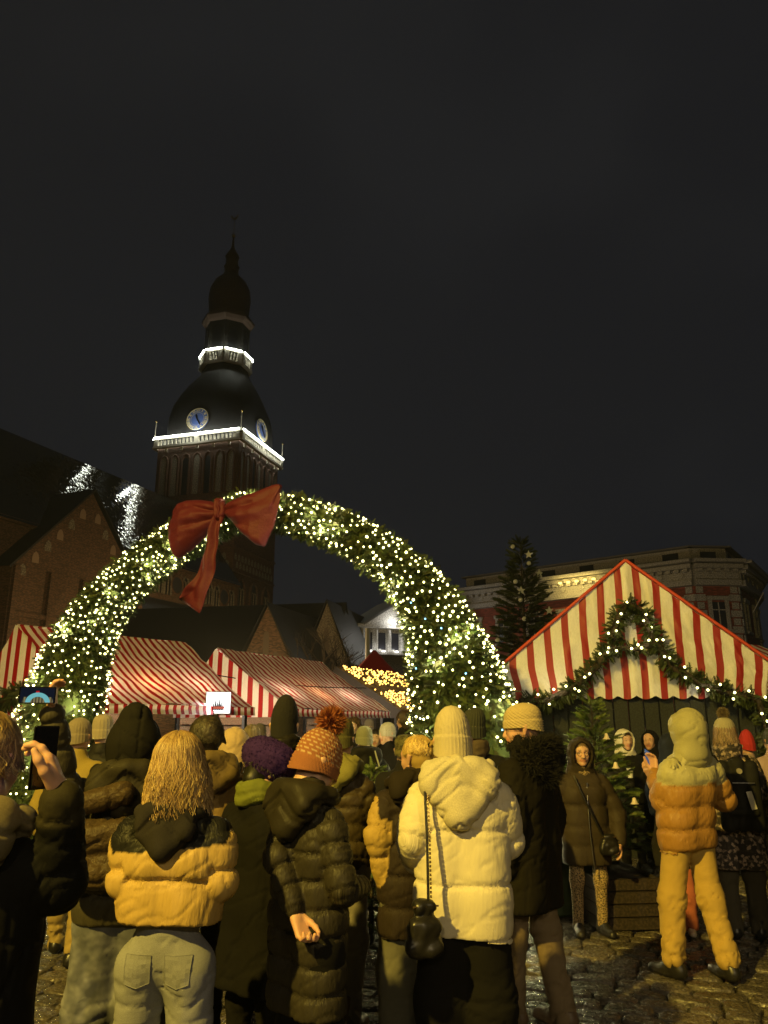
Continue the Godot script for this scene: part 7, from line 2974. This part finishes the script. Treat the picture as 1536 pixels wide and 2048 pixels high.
func build_plants() -> void:
	var big := fir("tall dark spruce hung with white stars beside the striped gable", Vector3(5.45, 0, -30), 9.0, 2.1, 40, 9, 0.42, 0.45, "tree", "christmas_tree", 0.3)
	var silver := mat(Color(0.5, 0.52, 0.52), 0.5)
	var r := RandomNumberGenerator.new()
	r.seed = 13
	for i in 16:
		var f := 0.32 + 0.62 * (i / 15.0)
		var a := PI / 2 + r.randf_range(-1.3, 1.3)
		var rad := 2.1 * pow(1.0 - f, 0.85) + 0.25
		var p := Vector3(cos(a) * rad, 9.0 * f, sin(a) * rad)
		if i % 2 == 0:
			put(star_shape(0.17), "star", silver, big, Transform3D(Basis(Vector3.UP, r.randf_range(-0.5, 0.5)), p))
		else:
			put(bulb_shape(0.09), "bauble", silver, big, Transform3D(Basis.IDENTITY, p))
	var f1 := fir("small fir with bell ornaments standing in the dark planter", Vector3(2.05, 0.40, -7.85), 1.53, 0.46, 17, 31, 0.13, 1.5, "tree", "small_fir", 0.15)
	for q in [Vector3(0.09, 1.12, 0.14), Vector3(0.13, 0.86, 0.24), Vector3(0.26, 0.55, 0.3)]:
		var bell := put(lathe([Vector2(0.002, 0.055), Vector2(0.014, 0.05), Vector2(0.02, 0.03), Vector2(0.026, 0.01), Vector2(0.038, 0.0), Vector2(0.036, -0.002)], 14), "bell", mat(Color(0.7, 0.6, 0.5), 0.3), f1, Transform3D(Basis.IDENTITY, q))
		put(bulb_shape(0.011), "clapper", M.brass, bell, Transform3D(Basis.IDENTITY, Vector3(0, -0.01, 0)))
	var f2 := fir("young bright fir among the crowd under the arch", Vector3(-0.1, 0, -6.75), 1.36, 0.36, 15, 37, 0.13, 1.7, "tree", "small_fir", 0.1)
	for i in 10:
		put(bulb_shape(0.013), "light_bulb", M.bulb, f2, Transform3D(Basis.IDENTITY, Vector3(r.randf_range(-0.2, 0.28), r.randf_range(0.45, 1.05), 0.22)))
	bare_tree("bare tree in front of the pale gabled house", Vector3(-4.3, 0, -58), 11.6, 3)
	bare_tree("bare tree before the floodlit house", Vector3(2.2, 0, -66), 11.0, 8)
	bare_tree("thin bare tree left of the floodlit house", Vector3(-3.4, 0, -62), 9.5, 15)
	# planter
	var t := thing("planter_box", "dark brown wooden planter at the foot of the small fir", "planter", Vector3(2.02, 0, -7.5), 0.1)
	for i in 4:
		for s: float in [-1.0, 1.0]:
			var st := tris()
			bevel_box(st, Vector3(0, 0.055 + i * 0.1, s * 0.42), Vector3(0.56, 0.095, 0.03), 0.006)
			done(st, "board", M.planter_wood, t)
			var s2 := tris()
			bevel_box(s2, Vector3(s * 0.265, 0.055 + i * 0.1, 0), Vector3(0.03, 0.095, 0.81), 0.006)
			done(s2, "board", M.planter_wood, t)
	var s3 := tris()
	box(s3, Vector3(0, 0.19, 0), Vector3(0.49, 0.37, 0.79))
	done(s3, "soil", mat(Color(0.03, 0.022, 0.015), 0.95), t)
	# round green board
	var g := thing("round_board", "pale green round topped board behind the posing person", "board", Vector3(1.72, 0, -7.62), 0.0)
	var disc := CylinderMesh.new()
	disc.top_radius = 0.32
	disc.bottom_radius = 0.32
	disc.height = 0.05
	disc.radial_segments = 40
	put(disc, "panel", triplanar(mat(Color(0.16, 0.27, 0.13), 0.6, {"albedo_texture": T.stone}), 2.0), g, Transform3D(Basis(Vector3.RIGHT, PI / 2), Vector3(0, 0.96, 0)))
	var s4 := tris()
	bevel_box(s4, Vector3(0.02, 0.32, 0), Vector3(0.58, 0.62, 0.24), 0.02)
	done(s4, "stand", mat(Color(0.02, 0.04, 0.008), 0.6), g)
	# paper cup in the hand of the white hood
	var cup := thing("paper_cup", "white paper cup held by the person in the white hood", "cup", Vector3(2.86, 1.06, -9.42))
	put(lathe([Vector2(0.027, 0.0), Vector2(0.038, 0.1), Vector2(0.041, 0.1), Vector2(0.041, 0.106), Vector2(0.03, 0.106)], 16), "cup_wall", mat(Color(0.7, 0.68, 0.62), 0.7), cup)
	put(lathe([Vector2(0.0, 0.003), Vector2(0.027, 0.0)], 16), "cup_base", mat(Color(0.7, 0.68, 0.62), 0.7), cup)
